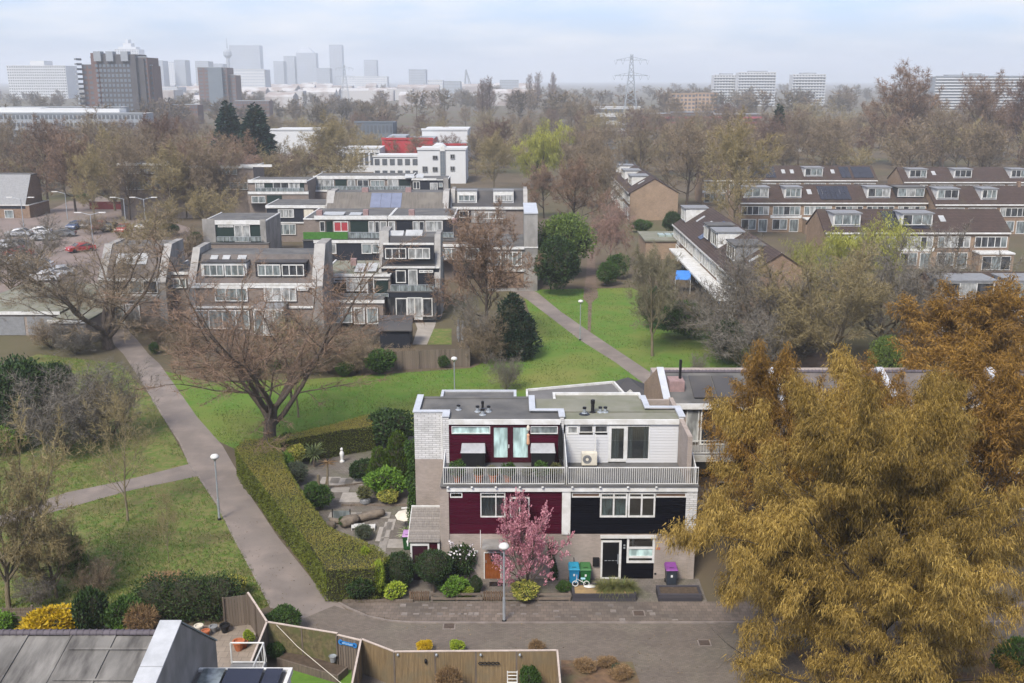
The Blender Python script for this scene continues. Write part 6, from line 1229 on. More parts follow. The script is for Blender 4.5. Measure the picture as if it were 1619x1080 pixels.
# fourth row
pxblock('flat roofed house with green doors left in the far terrace', 194.0, 392, 287, 486, 9, [('W',392,284,485,289,-.1), ('g',418,288,436,303), ('p',404,287,418,303,0,2), ('w',432,288,457,303,0,2), ('p',457,287,474,303,0,2), ('g',474,288,481,302), ('box',392,304,488,322,-1.6,1.6,BRICKM), ('W',392,303,488,307,-1.6), ('v',398,310,420,321,-1.6,2), ('g',422,309,446,321,-1.6), ('rail',404,297,480,303,-1.6)], BRICKM)
pxblock('long flat roofed far terrace with white window bands', 203.0, 495, 281, 650, 10, [('W',495,278,650,283,-.1), ('p',497,284,528,297,0,2), ('g',530,284,548,298), ('p',550,284,562,300), ('w',565,284,583,296,0,2), ('v',586,285,608,295,0,3), ('p',613,284,630,296,0,2), ('g',631,284,649,298), ('rail',497,294,650,301,-1.2), ('box',495,301,650,318,-1.3,1.3,BRICKM), ('W',495,300,650,303,-1.3)], BRICKM)
pxblock('low far house with open roof hatches at the end of the white banded terrace', 201.0, 651, 285, 708, 9, [('W',651,282,690,285,-.1), ('w',653,287,664,299,0,2), ('p',680,289,692,301), ('v',694,289,700,296), ('k',701,281,709,305,-.1), ('sky',640,276,655,282,1,2), ('sky',658,276,670,282,1,2)], NAVY)
pxblock('half hidden pale house behind the bare trees left of the far terrace', 205.0, 290, 264, 400, 9, [('W',380,260,430,264,-.2), ('p',300,266,330,276,0,2), ('v',340,266,375,276,0,3), ('W',290,262,400,266,-.1), ('b',290,278,400,286), ('v',300,288,340,300,0,3), ('v',350,288,392,300,0,3)], BRICKM)
pxblock('half hidden pale terrace house behind the tall dark tree', 205.0, 185, 260, 288, 9, [('W',185,258,288,262,-.1), ('p',195,264,222,275,0,2), ('p',228,264,250,275,0,2), ('v',258,264,282,275,0,2), ('v',200,286,240,300,0,3), ('v',245,286,283,300,0,3)], BRICKM)
pxblock('brown house with grey hipped roof at the far left edge', 205.0, -30, 325, 46, 9, [('slope',-30,276,44,326,0,4,GREY), ('v',8,332,22,345,0), ('n',0,326,40,330)], BRICKD)
# garden shed, fence, patio of the tall house
x0, y0 = P(613,548); sh2 = thing('garden_shed', 'dark grey pitched garden shed in front of the tall navy house', 'shed', (-13, 105, 0))
MB().extr([(102.6,0),(102.6,2.0),(104.2,3.0),(105.8,2.0),(105.8,0)], ZY(604,540,104)[0], ZY(650,540,104)[0]).build('wall', NAVY, sh2)
xs0, xs1 = ZY(601,540,104)[0], ZY(654,540,104)[0]; MB().slab([(xs0,102.3,1.95),(xs1,102.3,1.95),(xs1,104.2,3.14),(xs0,104.2,3.14)],.1).slab([(xs0,104.2,3.14),(xs1,104.2,3.14),(xs1,106.1,1.95),(xs0,106.1,1.95)],.1).build('roof', SLATE, sh2)
sheet('tall_house_patio', [(655,507),(690,505),(688,515),(675,545),(652,545),(660,520)], .02, mat('pale_patio',(.32,.29,.25),(.25,.225,.195),.9,.6,space='World')); sheet('small_garden_lawn', [(678,520),(714,520),(714,545),(676,545)], .018, LAWN2)
board_fence('board_fence', 'weathered board fence at the lawn edge before the shed', [P(622,585), P(742,580)], 1.9, WOODG, WOODG, bw=.2, posts=2.2, rail=False); board_fence('board_fence', 'board fence returning beside the shed garden towards the houses', [P(742,580), P(735,540)], 1.9, WOODG, WOODG, bw=.25, posts=2.2, rail=False)
for i, (px, py) in enumerate(((725,540),(732,542))): x, y = P(px,py); tag(MB().lathe((x,y,0),[(.05,0),(.04,.3),(.16,.35),(.22,1.2),(.05,2.4)],9).build('closed_parasol', GREY), ['closed grey parasol in the small garden behind the board fence','second closed grey parasol nearer the fence corner'][i], 'parasol')
# ------------------------------------------------------------------ row set back to the right of the two houses
for i in range(5):
    xa = 9.9 + i*7.2; xb = xa + 7.2; Y = 61.5; o = thing('terraced_house', ['end house with pinkish chimney and solar collector behind the golden tree','second house from the pinkish chimney end of the set back row','third house of the set back row, hidden by golden branches','fourth house of the set back row under the orange tree','fifth house of the set back row at the right picture edge'][i], 'house', (xa+3.6, Y, 0))
    MB().box(xa,xb,Y,Y+9,0,4.45).box(xa,xb,Y,Y+9,4.45,7.0).build('wall', BRICK, o); MB().slab([(xa,Y-.3,7.25),(xb,Y-.3,7.25),(xb,Y+3.2,8.35),(xa,Y+3.2,8.35)],.18).slab([(xa,Y+3.2,8.35),(xb,Y+3.2,8.35),(xb,Y+9.2,5.6),(xa,Y+9.2,5.6)],.18).build('roof', FELT if i == 0 else BRNR, o)
    MB().box(xa,xb,Y-.42,Y-.3,6.95,7.3).build('fascia', WHITE, o); piece('navy_panel', NAVY, xa+.2, xa+1.0, Y-.05, Y, 4.6, 6.95, o)
    window(o,(xa+1.1,xa+1.9,4.7,6.9),Y-.14,WHITE,gl=[GP]); window(o,(xa+2.0,xa+3.6,4.5,6.95),Y-.14,WHITE,fw=.09,gl=[GD]); window(o,(xa+3.8,xa+6.9,4.9,6.95),Y-.14,WHITE,cols=(.7,),fw=.1,gl=[GG,GD])
    MB().box(xa,xb,Y-2.0,Y,4.25,4.45).build('balcony_floor', CONC, o); MB().box(xa,xb,Y-2.1,Y-2.0,4.1,4.5).build('balcony_fascia', WHITE, o)
    for z in (4.62,5.4): MB().box(xa+.1,xb-.1,Y-1.98,Y-1.93,z,z+.05).build('rail', WHITE, o)
    for k in range(40): x = xa+.15+k*(6.9/39); piece('baluster', WHITE, x-.013, x+.013, Y-1.97, Y-1.944, 4.67, 5.4, o)
    piece('dark_panel', BLACKB if i % 2 == 0 else BURG, xa+.2, xb-.2, Y-.05, Y, 2.3, 4.2, o); window(o,(xa+.6,xa+2.6,2.6,4.0),Y-.16,WHITE,cols=(.5,),gl=[GD,GG]); window(o,(xa+3.4,xa+6.4,2.6,4.0),Y-.16,WHITE,cols=(.35,.7),gl=[GD]); window(o,(xa+.5,xa+1.6,.1,2.1),Y-.14,WHITE,gl=[GD],name='door'); window(o,(xa+3.2,xa+6.2,.7,2.0),Y-.14,WHITE,cols=(.5,),gl=[GD])
    for k in range(30): place('ridge_tile', rt, o, (xa+.12+k*.24-(xa+3.6), 3.2, 8.36))
    fp = [(Y-2.0,0),(Y-2.0,4.6),(Y-.5,7.45),(Y+3.2,8.62),(Y+9.3,5.8),(Y+9.3,0)]; MB().extr(fp, xa-.35, xa).build('party_wall', BRICKY if i == 0 else WBRICK, o)
    MB().slab([(xa-.4,Y-.5,7.5),(xa+.05,Y-.5,7.5),(xa+.05,Y+3.25,8.68),(xa-.4,Y+3.25,8.68)],.08).build('wall_cap', ALU, o)
    if i == 0:
        MB().box(xa+.15,xa+1.1,Y+1.0,Y+2.2,7.6,8.35).build('chimney', mat('pinkish_brick',(.30,.2,.19),None,.9,3), o); MB().tube((xa+.9,Y+1.7,8.35),(xa+.9,Y+1.7,9.6),.09).build('flue', DARKM, o)
        for k in range(2): MB().slab([(xa+1.6+k*1.5,Y+.2,7.56),(xa+3.0+k*1.5,Y+.2,7.56),(xa+3.0+k*1.5,Y+2.6,8.28),(xa+1.6+k*1.5,Y+2.6,8.28)],.06).build('solar_collector', SLATE, o)
# little shed with pyramid roof behind the white house
x, y = P(996,627,2.1); o = thing('garden_shed', 'small shed with dark pyramid roof behind the white boarded house', 'shed', (x, y+1.8, 0)); MB().box(x-1.5,x+1.5,y+.3,y+3.3,0,2.05).build('wall', WOODG, o); b_ = [(x-1.75,y,2.05),(x+1.75,y,2.05),(x+1.75,y+3.6,2.05),(x-1.75,y+3.6,2.05)]; MB().add(b_+[(x,y+1.8,3.2)],[(0,1,4),(1,2,4),(2,3,4),(3,0,4),(3,2,1,0)]).build('roof', SLATE, o); MB().add([(x-.7,y-.04,2.1),(x+.7,y-.04,2.1),(x,y-.04,2.7),(x-.7,y+.02,2.1),(x+.7,y+.02,2.1),(x,y+.02,2.7)],[(0,1,2),(3,5,4),(0,3,4,1),(1,4,5,2),(2,5,3,0)]).build('gable_board', WHITE, o)
# ------------------------------------------------------------------ brown roofed brick terraces on the right
ORD = ['first','second','third','fourth','fifth','sixth','seventh','eighth']
def brickhouse(label, x0, w, yf, dep=9.4, eave=5.5, ridge=8.2, dormer=None, sky=0, solar=None, end=None, porch=None, bw=BRICKY, chim=False, seed=0):
    """one unit of a gabled terrace in the current frame (along, into, up)"""
    mid = yf + dep/2; x1 = x0 + w; cen = (x0+w/2, yf, 0); loc = CURFR(*cen) if CURFR else cen
    o = thing('brick_house', label, 'house', loc, 'brown roofed brick terraces'); sl = (ridge-eave)/(dep/2); R = lambda y: eave + sl*(y-yf)
    MB().extr([(yf,0),(yf,eave-.05),(mid,ridge-.16),(yf+dep,eave-.05),(yf+dep,0)], x0+.01, x1-.01).build('wall', bw, o)
    e0, e1 = (.12 if end == 'l' else 0), (.12 if end == 'r' else 0)
    MB().slab([(x0-e0,yf-.35,R(yf-.35)),(x1+e1,yf-.35,R(yf-.35)),(x1+e1,mid,ridge),(x0-e0,mid,ridge)],.14).slab([(x0-e0,mid,ridge),(x1+e1,mid,ridge),(x1+e1,yf+dep+.35,R(yf-.35)),(x0-e0,yf+dep+.35,R(yf-.35))],.14).build('roof', TILE, o)
    MB().box(x0,x1,yf-.42,yf-.36,eave-.36,eave-.12).build('gutter', WHITE, o)
    rr_ = random.Random(seed); G3 = [GD,GG,GP]
    window(o,(x0+.35,x1-.35,3.15,4.75),yf-.14,WHITE,cols=(.2,.4,.62,.8),fw=.09,gl=[rr_.choice(G3) for _ in range(5)]); MB().box(x0,x1,yf-.06,yf,2.55,3.1).build('panel_band', WHITE if seed % 3 == 0 else BRICKD, o)
    window(o,(x0+.4,x0+w*.55,.5,2.4),yf-.14,WHITE,cols=(.5,),fw=.09,gl=[GD,GG]); window(o,(x0+w*.62,x1-.5,.05,2.4),yf-.14,WHITE,fw=.1,gl=[GG],name='door')
    if porch: MB().box(x0+.2,x1-.3,yf-2.6,yf-.15,0,2.55).build('porch_extension', bw, o); MB().box(x0+.1,x1-.2,yf-2.75,yf-.15,2.55,2.75).build('porch_roof', WHITE, o); window(o,(x0+.5,x1-.8,.3,2.3),yf-2.74,WHITE,cols=(.33,.66),gl=[GD,GG,GD])
    if dormer:
        u0, u1, dm = dormer; a, b = x0+u0*w, x0+u1*w; yd = yf+1.0; zt = ridge-.25; k = MB().box(a,b,yd,mid-.1,R(yd)-.1,zt).build('dormer', dm, o); MB().box(a-.15,b+.15,yd-.3,mid+.1,zt,zt+.14).build('dormer_roof', GREY if dm == WHITE else FELT, k); window(k,(a+.15,b-.15,R(yd)+.25,zt-.1),yd-.13,WHITE,cols=(.33,.66),fw=.09,gl=[rr_.choice(G3) for _ in range(3)])
    for i in range(sky): a = x0+w*(.25+.35*i); MB().slab([(a,yf+2.0,R(yf+2)+.08),(a+.8,yf+2.0,R(yf+2)+.08),(a+.8,yf+3.2,R(yf+3.2)+.08),(a,yf+3.2,R(yf+3.2)+.08)],.08).build('skylight', mat('pale_skylight',(.40,.41,.41),None,.4,1), o)
    if solar:
        u0, u1, nx, ny = solar
        for i in range(nx):
            for j in range(ny): a, b = x0+w*(u0+(u1-u0)*i/nx)+.02, x0+w*(u0+(u1-u0)*(i+1)/nx)-.02; y0_, y1_ = yf+.5+j*3.6/ny, yf+.5+(j+1)*3.6/ny-.04; MB().slab([(a,y0_,R(y0_)+.12),(b,y0_,R(y0_)+.12),(b,y1_,R(y1_)+.12),(a,y1_,R(y1_)+.12)],.05).build('solar_panel', SOLAR, o)
    if chim: MB().box(x1-.5,x1-.02,mid-.4,mid+.4,ridge-.5,ridge+.75).build('chimney', BRICKD, o)
    return o
def brickrow(rowname, n, x0, w, yf, spec, where, **k):
    for i in range(n):
        s = spec.get(i, {}); brickhouse('%s brick house from the %s of the %s' % (ORD[i], where, rowname), x0+i*w, w, yf, end='l' if i == 0 else ('r' if i == n-1 else None), seed=i*7+int(yf), **{**k, **s})
Dw = lambda a=.2, b=.8: (a, b, WHITE)
brickrow('farthest brown roofed row', 7, 42.2, 5.5, 228, {1:dict(solar=(.5,1.0,3,2)),2:dict(solar=(0,.98,5,2)),3:dict(sky=2),4:dict(dormer=Dw(.1,.85)),5:dict(sky=1,solar=(.6,1,2,2)),6:dict(solar=(.1,.9,3,2)),0:dict(chim=True)}, 'gable end')
brickrow('row half hidden at the far right', 6, 85, 5.6, 224, {0:dict(dormer=Dw(.25,.95)),1:dict(sky=1),2:dict(dormer=Dw(.0,.7)),4:dict(dormer=Dw())}, 'gable end', bw=BRICKY)
brickrow('middle row behind the willow', 6, 41.2, 5.65, 185.5, {0:dict(dormer=Dw(.15,.95)),1:dict(dormer=Dw(.45,1.0)),2:dict(sky=2,solar=(.6,1,3,2),porch=1),3:dict(solar=(0,.6,4,2),dormer=None,sky=1),4:dict(dormer=Dw(.1,.85),solar=(0,.0,0,0)),5:dict(dormer=(.05,.95,SLATE))}, 'gable end')
brickrow('white dormered row at the right edge', 6, 75.4, 5.7, 183, {0:dict(dormer=Dw(.1,.8)),1:dict(dormer=Dw(.5,1.0)),2:dict(chim=True),3:dict(dormer=Dw(.2,.95)),4:dict(dormer=Dw(.2,.95))}, 'left')
brickrow('near brown roofed row with solar dormer', 5, 45.6, 5.4, 148.5, {0:dict(dormer=Dw(.25,1.0)),2:dict(dormer=Dw(.1,.95),sky=0,solar=(-.3,.9,4,1)),3:dict(sky=1),4:dict(porch=1)}, 'gable end')
brickrow('roof behind the orange tree', 4, 41.5, 6.2, 97, {0:dict(dormer=Dw(.05,.9)),1:dict(dormer=Dw(.1,.9)),2:dict(solar=(.2,.8,3,2))}, 'left')
CURFR = lambda u, d, v: (25.4 + d, 159.5 - u, v)
brickrow('row beside the blue awning', 8, 0.0, 5.8, 0.0, {0:dict(dormer=Dw(.1,.7)),1:dict(sky=1),2:dict(sky=2),3:dict(solar=(.0,.4,2,2),dormer=(.45,.95,SLATE)),4:dict(dormer=(.3,1.0,WHITE)),5:dict(sky=1),6:dict(dormer=(.1,.9,GREY)),7:dict(sky=1)}, 'far end', eave=5.2, bw=BRICKD)
CURFR = lambda u, d, v: (23.2 + d, 240 - u, v)
brickrow('sandy gabled row', 6, 0.0, 6.4, 0.0, {0:dict(dormer=Dw()),2:dict(dormer=Dw(.1,.9)),3:dict(sky=2),4:dict(dormer=Dw(.1,.9)),5:dict(sky=1)}, 'far end', bw=BRICKY)
CURFR = None
# low link roof, flat garage with green lights, blue awning
o = thing('flat_garage', 'flat roofed brick annex with rooflights at the end of the awning row', 'annex', (*P(1050,408),0)); xa, ya = P(1020,410); MB().box(xa,xa+7.5,ya,ya+9,0,2.8).build('wall', BRICKY, o); MB().box(xa-.2,xa+7.7,ya-.25,ya+9.2,2.8,3.05).build('roof', FELT2, o)
for k in range(4): MB().box(xa+2.5+k*1.1,xa+3.4+k*1.1,ya+3,ya+5.5,3.05,3.3).build('rooflight', mat('greenish_rooflight',(.33,.40,.36),None,.3,2), o)
lo_ = MB().box(23.2,25.35,114,150,2.55,2.78).build('canopy_strip', WHITE); tag(lo_, 'long white eaves canopy along the row beside the blue awning', 'canopy')
x, y = P(1076,432,2.4); o = thing('blue_awning', 'bright blue sloping awning on the brick annex', 'awning', (x, y, 2.4)); MB().slab([(x-.9,y-1.6,1.9),(x+1.0,y-1.9,1.9),(x+1.4,y+.2,2.7),(x-.5,y+.5,2.7)],.05).build('cloth', mat('awning_blue',(.05,.20,.55),None,.7,3), o); MB().tube((x-.9,y-1.6,1.88),(x-.9,y-1.6,0),.03).tube((x+1.0,y-1.9,1.88),(x+1.0,y-1.9,0),.03).build('support_post', WHITE, o)
x, y = P(1228,512); tag(MB().tube((x,y,0),(x,y,8.2),.06,.04,8).build('flag_pole', WHITE), 'thin white flag pole beside the dense bare bushes', 'flag pole')
# ------------------------------------------------------------------ trees
random.seed(4)
bare_proto('oak_a', 101, 14.0, 'elm', .34, BARK, TW_RED, twigs=20, tw_len=.55, tw_w=.024, fine=1.0, trunk_frac=.24)
bare_proto('oak_b', 102, 13.0, 'elm', .36, BARK, TW_BRN, twigs=20, tw_len=.55, tw_w=.028, fine=1.0, trunk_frac=.16)
bare_proto('vase_gry', 103, 9.0, 'vase', .24, BARKO, TW_GRY, twigs=22, tw_len=.5, tw_w=.034, trunk_frac=.3)
bare_proto('vase_olv', 104, 9.0, 'vase', .22, BARKO, TW_OLV, twigs=27, tw_len=.5, tw_w=.036, trunk_frac=.28)
bare_proto('oval_brn', 105, 12.0, 'oval', .22, BARK, TW_BRN, twigs=22, tw_len=.55, tw_w=.042)
bare_proto('oval_red', 106, 12.0, 'oval', .22, BARKD, TW_RED, twigs=26, tw_len=.55, tw_w=.046)
bare_proto('oval_olv', 107, 12.0, 'oval', .20, BARKO, TW_OLV, twigs=26, tw_len=.55, tw_w=.045)
bare_proto('oval_drk', 108, 12.0, 'oval', .26, BARKD, TW_DRK, twigs=22, tw_len=.6, tw_w=.05)
bare_proto('weep_pnk', 109, 9.0, 'weep', .18, mat('pale_birch_bark',(.32,.25,.21),(.22,.165,.14),.9,4), TW_PNK, twigs=20, tw_len=.6, tw_w=.034, droop=.6)
bare_proto('poplar', 110, 18.0, 'poplar', .28, BARKD, TW_DRK, twigs=17, tw_len=.7, tw_w=.06)
bare_proto('bush_gry', 111, 4.0, 'shrub', .06, BARKO, TW_GRY, twigs=24, tw_len=.35, tw_w=.022)
bare_proto('bush_brn', 112, 4.0, 'shrub', .06, BARK, TW_BRN, twigs=24, tw_len=.35, tw_w=.024)
bare_proto('sapling', 113, 7.0, 'oval', .09, BARKO, TW_OLV, twigs=20, tw_len=.35, tw_w=.018, fine=.8)
bare_proto('oval_gry', 114, 12.0, 'oval', .24, BARKO, leafmat('grey_olive_twigs',(.19,.17,.10),(.11,.10,.06),trans=0), twigs=26, tw_len=.5, tw_w=.036, fine=1.1)
conifer_proto('fir', 120, 18.0, 4.2, LF_FIR, n=9000, L=1.0, W=.22, power=.62)
conifer_proto('spruce', 121, 10.0, 2.0, LF_YEW, n=4000, L=.7, W=.16, power=.9)
leafy_proto('yew', 122, [(0,0,1.6,2.6,2.4,1.7),(.6,.2,2.9,2.0,1.9,1.7),(-.7,0,2.4,1.9,1.9,1.7),(.1,0,4.3,1.25,1.2,1.7),(.2,.1,5.4,.6,.6,1.0)], 13000, .34, .12, LF_YEW, H=6.3, shell=.3, core=.85)
leafy_proto('evergreen', 123, lobes_ball(np.random.default_rng(14), 4.0, 4.4, 26, .30, 1.15), 17000, .42, .19, LF_DARK, H=9.0, shell=.4)
leafy_proto('freshgreen', 124, lobes_ball(np.random.default_rng(15), 3.6, 4.0, 12, .40, 1.1), 12000, .34, .16, leafmat('hazel_spring_leaves',(.16,.22,.05),(.06,.10,.024)), H=8.0, shell=.55, core=.55)
leafy_proto('laurels', 125, lobes_ball(np.random.default_rng(16), 2.4, 1.9, 8, .45, .85), 8000, .30, .12, LF_MID, H=4.0)
def catkin_proto(key, seed, H, m, r0, k, n_each, L, W, spec=None, droop=1.0, bark=BARKD, trunk=.95, form='oval', cl=.12, gap=0.0):
    s = Skel(seed); s.grow((0,0,-.05), (0,0,1), H*trunk, r0, 0, spec or bare_spec(H, form, 1.15)); LV, LFc = s.limbs(); rng = s.rng; p, d = s.twig_points(k)
    sc_ = H / p[:,2].max(); p = p*sc_; LV = LV*sc_
    if gap:
        cn_ = clump_noise(p, rng, 10, .95); kk = cn_ > gap + rng.normal(size=len(p))*.05; p, d = p[kk], d[kk]
    q = np.repeat(p, n_each, 0) + rng.normal(size=(len(p)*n_each, 3))*cl; dd = rng.normal(size=q.shape)*.38; dd[:,2] -= droop; dd += np.repeat(d, n_each, 0)*.25
    sh = clump_noise(q, rng, 9, .55); V, Fa = blades(q, dd, L*rng.uniform(.5,1.35,len(q)), W*rng.uniform(.7,1.3,len(q)), rng)
    tv, tf = blades(p, d + rng.normal(size=p.shape)*.4, np.full(len(p), L*1.6), np.full(len(p), .02), rng); V, Fa = join([(V, Fa), (tv, tf)])
    t = np.concatenate([np.clip(rng.uniform(0,1,len(q))*.75 + (sh-.5)*.6 + .12, 0, 1), np.ones(len(tf))])
    PROTO[key] = dict(H=H, parts=[('trunk', np_mesh('trunk', LV, LFc, bark, smooth=True)), ('crown', np_mesh('crown', V, Fa, m, t))])
gsp = lambda H: [dict(step=H*.1, wob=.05, up=.06, end=.12), dict(n=32, t0=.06, ang=74, len=H*.60, abs=1, step=H*.06, wob=.12, up=.05, end=.22, rad=.45, close=.5, shape=lambda t: 1.05*math.sin(min(1, .42+.8*(1-t))*1.5708)*1, tip=False),
    dict(n=8, t0=.16, ang=48, len=.40, step=H*.045, wob=.15, up=.01, end=.35, rad=.5, shape=lambda t: 1.15-.6*t), dict(n=5, t0=.15, ang=42, len=.5, step=H*.035, wob=.17, up=-.05, end=.4, rad=.55, shape=lambda t: 1.1-.5*t)]
catkin_proto('golden', 131, 17.0, LF_GOLD, .42, 18, 15, .26, .030, gsp(17.0), 1.1, cl=.17, gap=.37)
catkin_proto('golden_b', 132, 11.0, LF_ORNG, .24, 10, 9, .24, .038, bare_spec(11.0,'oval',1.15), .6)
catkin_proto('golden_c', 133, 11.0, LF_ORNG, .22, 4.5, 5, .26, .045, bare_spec(11.0,'vase',.9), .55, trunk=.42)
catkin_proto('willow', 134, 11.0, LF_WILW, .3, 8, 4, .5, .07, bare_spec(11.0,'weep'), 1.3, BARKO, .5, cl=.25)
catkin_proto('willow_thin', 135, 9.0, leafmat('hazy_willow_shoots',(.30,.31,.075),(.17,.17,.05)), .25, 5, 3, .5, .05, bare_spec(9.0,'weep'), 1.1, BARKO, .5, cl=.25)
# near and middle trees, one by one
def stand(key, name, label, x, y, H, wid=1.0, rz=0.0, cat='tree', group=None): return put(key, name, label, (x, y, 0), H, wid, rz, cat, group)
x, y = P(1385,1075); stand('golden', 'golden_catkin_tree', 'huge golden brown catkin tree filling the lower right of the view', 16.5, 40.2, 15.7, 1.17, .6)
stand('golden_b', 'orange_catkin_tree', 'orange brown tree at the upper right behind the set back row', 33.5, 70.0, 13.8, 1.5, 2.0); stand('golden_b', 'orange_catkin_tree', 'slender orange brown tree spreading before the set back row', 14.6, 55.6, 12.9, .82, 1.0); stand('golden_c', 'orange_catkin_tree', 'low orange twigged tree beside the end of the white house', 12.6, 54.6, 8.6, .8, 2.2)
stand('golden_b', 'golden_catkin_tree', 'golden tree at the right picture edge behind the huge one', 25.8, 53.0, 13.6, 1.15, 4.0); stand('golden_b', 'orange_catkin_tree', 'orange brown tree standing between the two golden trees', 20.6, 57.0, 11.5, 1.05, 5.0)
ptree('oak_a', 'bare_tree', 'large spreading bare tree with reddish twigs beside the hedge corner', 428, 706, 405, 1.5, .4); ptree('oak_b', 'bare_tree', 'wide bare tree with many limbs at the end of the footpath', 172, 552, 352, 1.7, 1.2)
ptree('sapling', 'thin_tree', 'thin bare tree on the lawn behind the large spreading one', 472, 660, 500, 1.0); ptree('sapling', 'thin_tree', 'slender young tree beside the branch path', 202, 824, 622, .82, 1.0); ptree('sapling', 'thin_tree', 'tiny sapling on the lawn near the lamp post', 267, 890, 770, .5)
ptree('vase_olv', 'bare_tree', 'olive twigged tree leaning at the left picture edge', 14, 962, 665, .62, .5); ptree('vase_olv', 'multi_stem_tree', 'small multi stemmed greenish tree behind the trellis', 90, 945, 815, 1.0)
ptree('freshgreen', 'young_tree', 'light green leafing shrub beside the multi stemmed tree', 120, 935, 835, .5); shrub('bush_brn', 'brown_bush', 'tangle of brown twigs left of the dry reeds', 150, 938, 2.0, 1.2, 'bush'); shrub('shrub_dry', 'dry_reeds', 'patch of reddish dry reeds behind the laurel hedge', 255, 935, 1.0, 2.3, 'reeds'); shrub('bush_gry', 'brown_bush', 'low twiggy bush right behind the trellis', 60, 955, 1.9, 1.2, 'bush')
ptree('evergreen', 'dark_evergreen', 'dark holly mass at the left picture edge', 40, 700, 545, .95); ptree('evergreen', 'dark_evergreen', 'lower dark evergreen behind the grey bush', 92, 640, 562, .9); ptree('bush_gry', 'grey_bush', 'big grey twigged bush beside the dark holly', 105, 715, 590, 1.25); ptree('bush_gry', 'grey_bush', 'grey twigged bush nearest the footpath on the left', 150, 700, 585, 1.0); ptree('bush_brn', 'brown_bush', 'brown twigged bush at the bend of the footpath', 178, 690, 600, .8); ptree('shrub_lite', 'green_shrub', 'light green shrub at the foot of the dark holly', 10, 718, 670, 1.1)
ptree('sapling', 'thin_tree', 'thin olive tree on the grass edge beside the footpath bend', 160, 700, 610, .9)
ptree('yew', 'yew_tree', 'dense dark yew at the lawn edge near the diagonal path', 808, 566, 466, 1.0, .3); ptree('oval_red', 'bare_tree', 'reddish brown twigged tree left of the yew', 772, 545, 335, .98); ptree('vase_gry', 'bare_tree', 'tangled grey tree in front of the reddish one', 755, 565, 470, 1.0); ptree('bush_brn', 'brown_bush', 'bare bush at the corner of the board fence', 768, 575, 505, 1.0)
ptree('bush_gry', 'grey_bush', 'pale twiggy bush on the lawn behind the white house roof', 800, 618, 562, .8); ptree('shrub_mid', 'green_bush', 'dark green bush left of the board fence', 603, 592, 548, 1.1); ptree('bush_brn', 'brown_bush', 'brown bush left of the green bush by the fence', 565, 590, 535, 1.3); ptree('bush_brn', 'brown_bush', 'brown thicket in the gardens before the raked roof houses', 520, 590, 530, 1.4); ptree('bush_gry', 'grey_bush', 'grey thicket behind the thin tree on the lawn', 480, 590, 535, 1.4); ptree('laurels', 'green_shrub', 'low green shrubs along the garden fence', 545, 596, 570, 1.0)
ptree('evergreen', 'dark_evergreen', 'big dark green tree beside the worn track', 880, 468, 358, .82); ptree('freshgreen', 'leafing_tree', 'fresh green tree top behind the dark evergreen', 893, 440, 325, .95); ptree('laurels', 'laurel_bush', 'laurel bush right of the worn track', 960, 452, 410, .85); ptree('laurels', 'laurel_bush', 'second laurel bush beyond the first, nearer the pale birch', 975, 440, 398, 1.0)
ptree('weep_pnk', 'weeping_birch', 'pale pink weeping birch near the flat annex', 963, 425, 322, .78); ptree('oval_gry', 'bare_tree', 'olive grey tree with pale trunk standing on the lawn', 1031, 563, 395, .85, .8); ptree('evergreen', 'dark_evergreen', 'dark evergreen bush behind the lawn tree', 1035, 520, 445, .95); ptree('laurels', 'laurel_bush', 'dark green bush at the lawn edge right of the lawn tree', 1085, 535, 470, 1.1)
for i, (k, px, py, tp, w) in enumerate((('vase_gry',1140,560,425,.95),('bush_gry',1180,585,480,1.5),('vase_gry',1200,560,385,1.1),('vase_olv',1315,592,395,1.12),('bush_gry',1250,560,470,1.4),('vase_gry',1390,560,385,1.15),('vase_gry',1470,545,370,1.2),('evergreen',1150,575,495,.9),('evergreen',1255,545,480,1.0))):
    ptree(k, 'bare_tree' if 'ev' not in k else 'dark_evergreen', ['spreading grey bare tree at the lawn edge before the long row','low grey thicket at the right end of the lawn','grey bare tree before the middle of the long row','bare tree with straight trunk beside the brown path','grey thicket beside the white flag pole','grey bare tree under the yellow willow','bare tree right of the willow before the near brown roof','dark evergreen under the grey tree at the lawn end','dark evergreen left of the straight trunked tree'][i], px, py, tp, w)
ptree('willow', 'willow_tree', 'yellow green willow before the near brown roofs', 1352, 470, 338, 1.5, .3); ptree('willow_thin', 'willow_tree', 'thinner greenish willow below the yellow one', 1320, 520, 385, 1.0); ptree('freshgreen', 'leafing_tree', 'light green leafing tree between orange trees', 1395, 620, 520, .6); ptree('willow_thin', 'willow_tree', 'yellowish twig haze left of the big willow', 1285, 480, 360, 1.0)
ptree('bush_gry', 'grey_bush', 'small twiggy bush on the lawn near the pinkish chimney', 1103, 600, 560, .6); ptree('laurels', 'roadside_bush', 'dark bush at the lower right picture corner', 1612, 1078, 1005, .8)
ptree('oval_olv', 'bare_tree', 'tall olive bare tree before the middle brick row', 1160, 385, 188, .9); ptree('oval_brn', 'bare_tree', 'broad brown bare tree left of the tall olive one', 1085, 330, 195, 1.25); ptree('oval_red', 'bare_tree', 'huge reddish bare tree behind the farthest brick row', 1430, 262, 108, 1.08); ptree('oval_red', 'bare_tree', 'tall reddish bare tree at the right edge behind the rows', 1550, 255, 122, 1.1); ptree('oval_brn', 'bare_tree', 'brown bare tree between the two reddish giants', 1490, 265, 165, 1.0); ptree('oval_drk', 'bare_tree', 'dark bare tree at the right picture edge', 1612, 262, 125, .9)
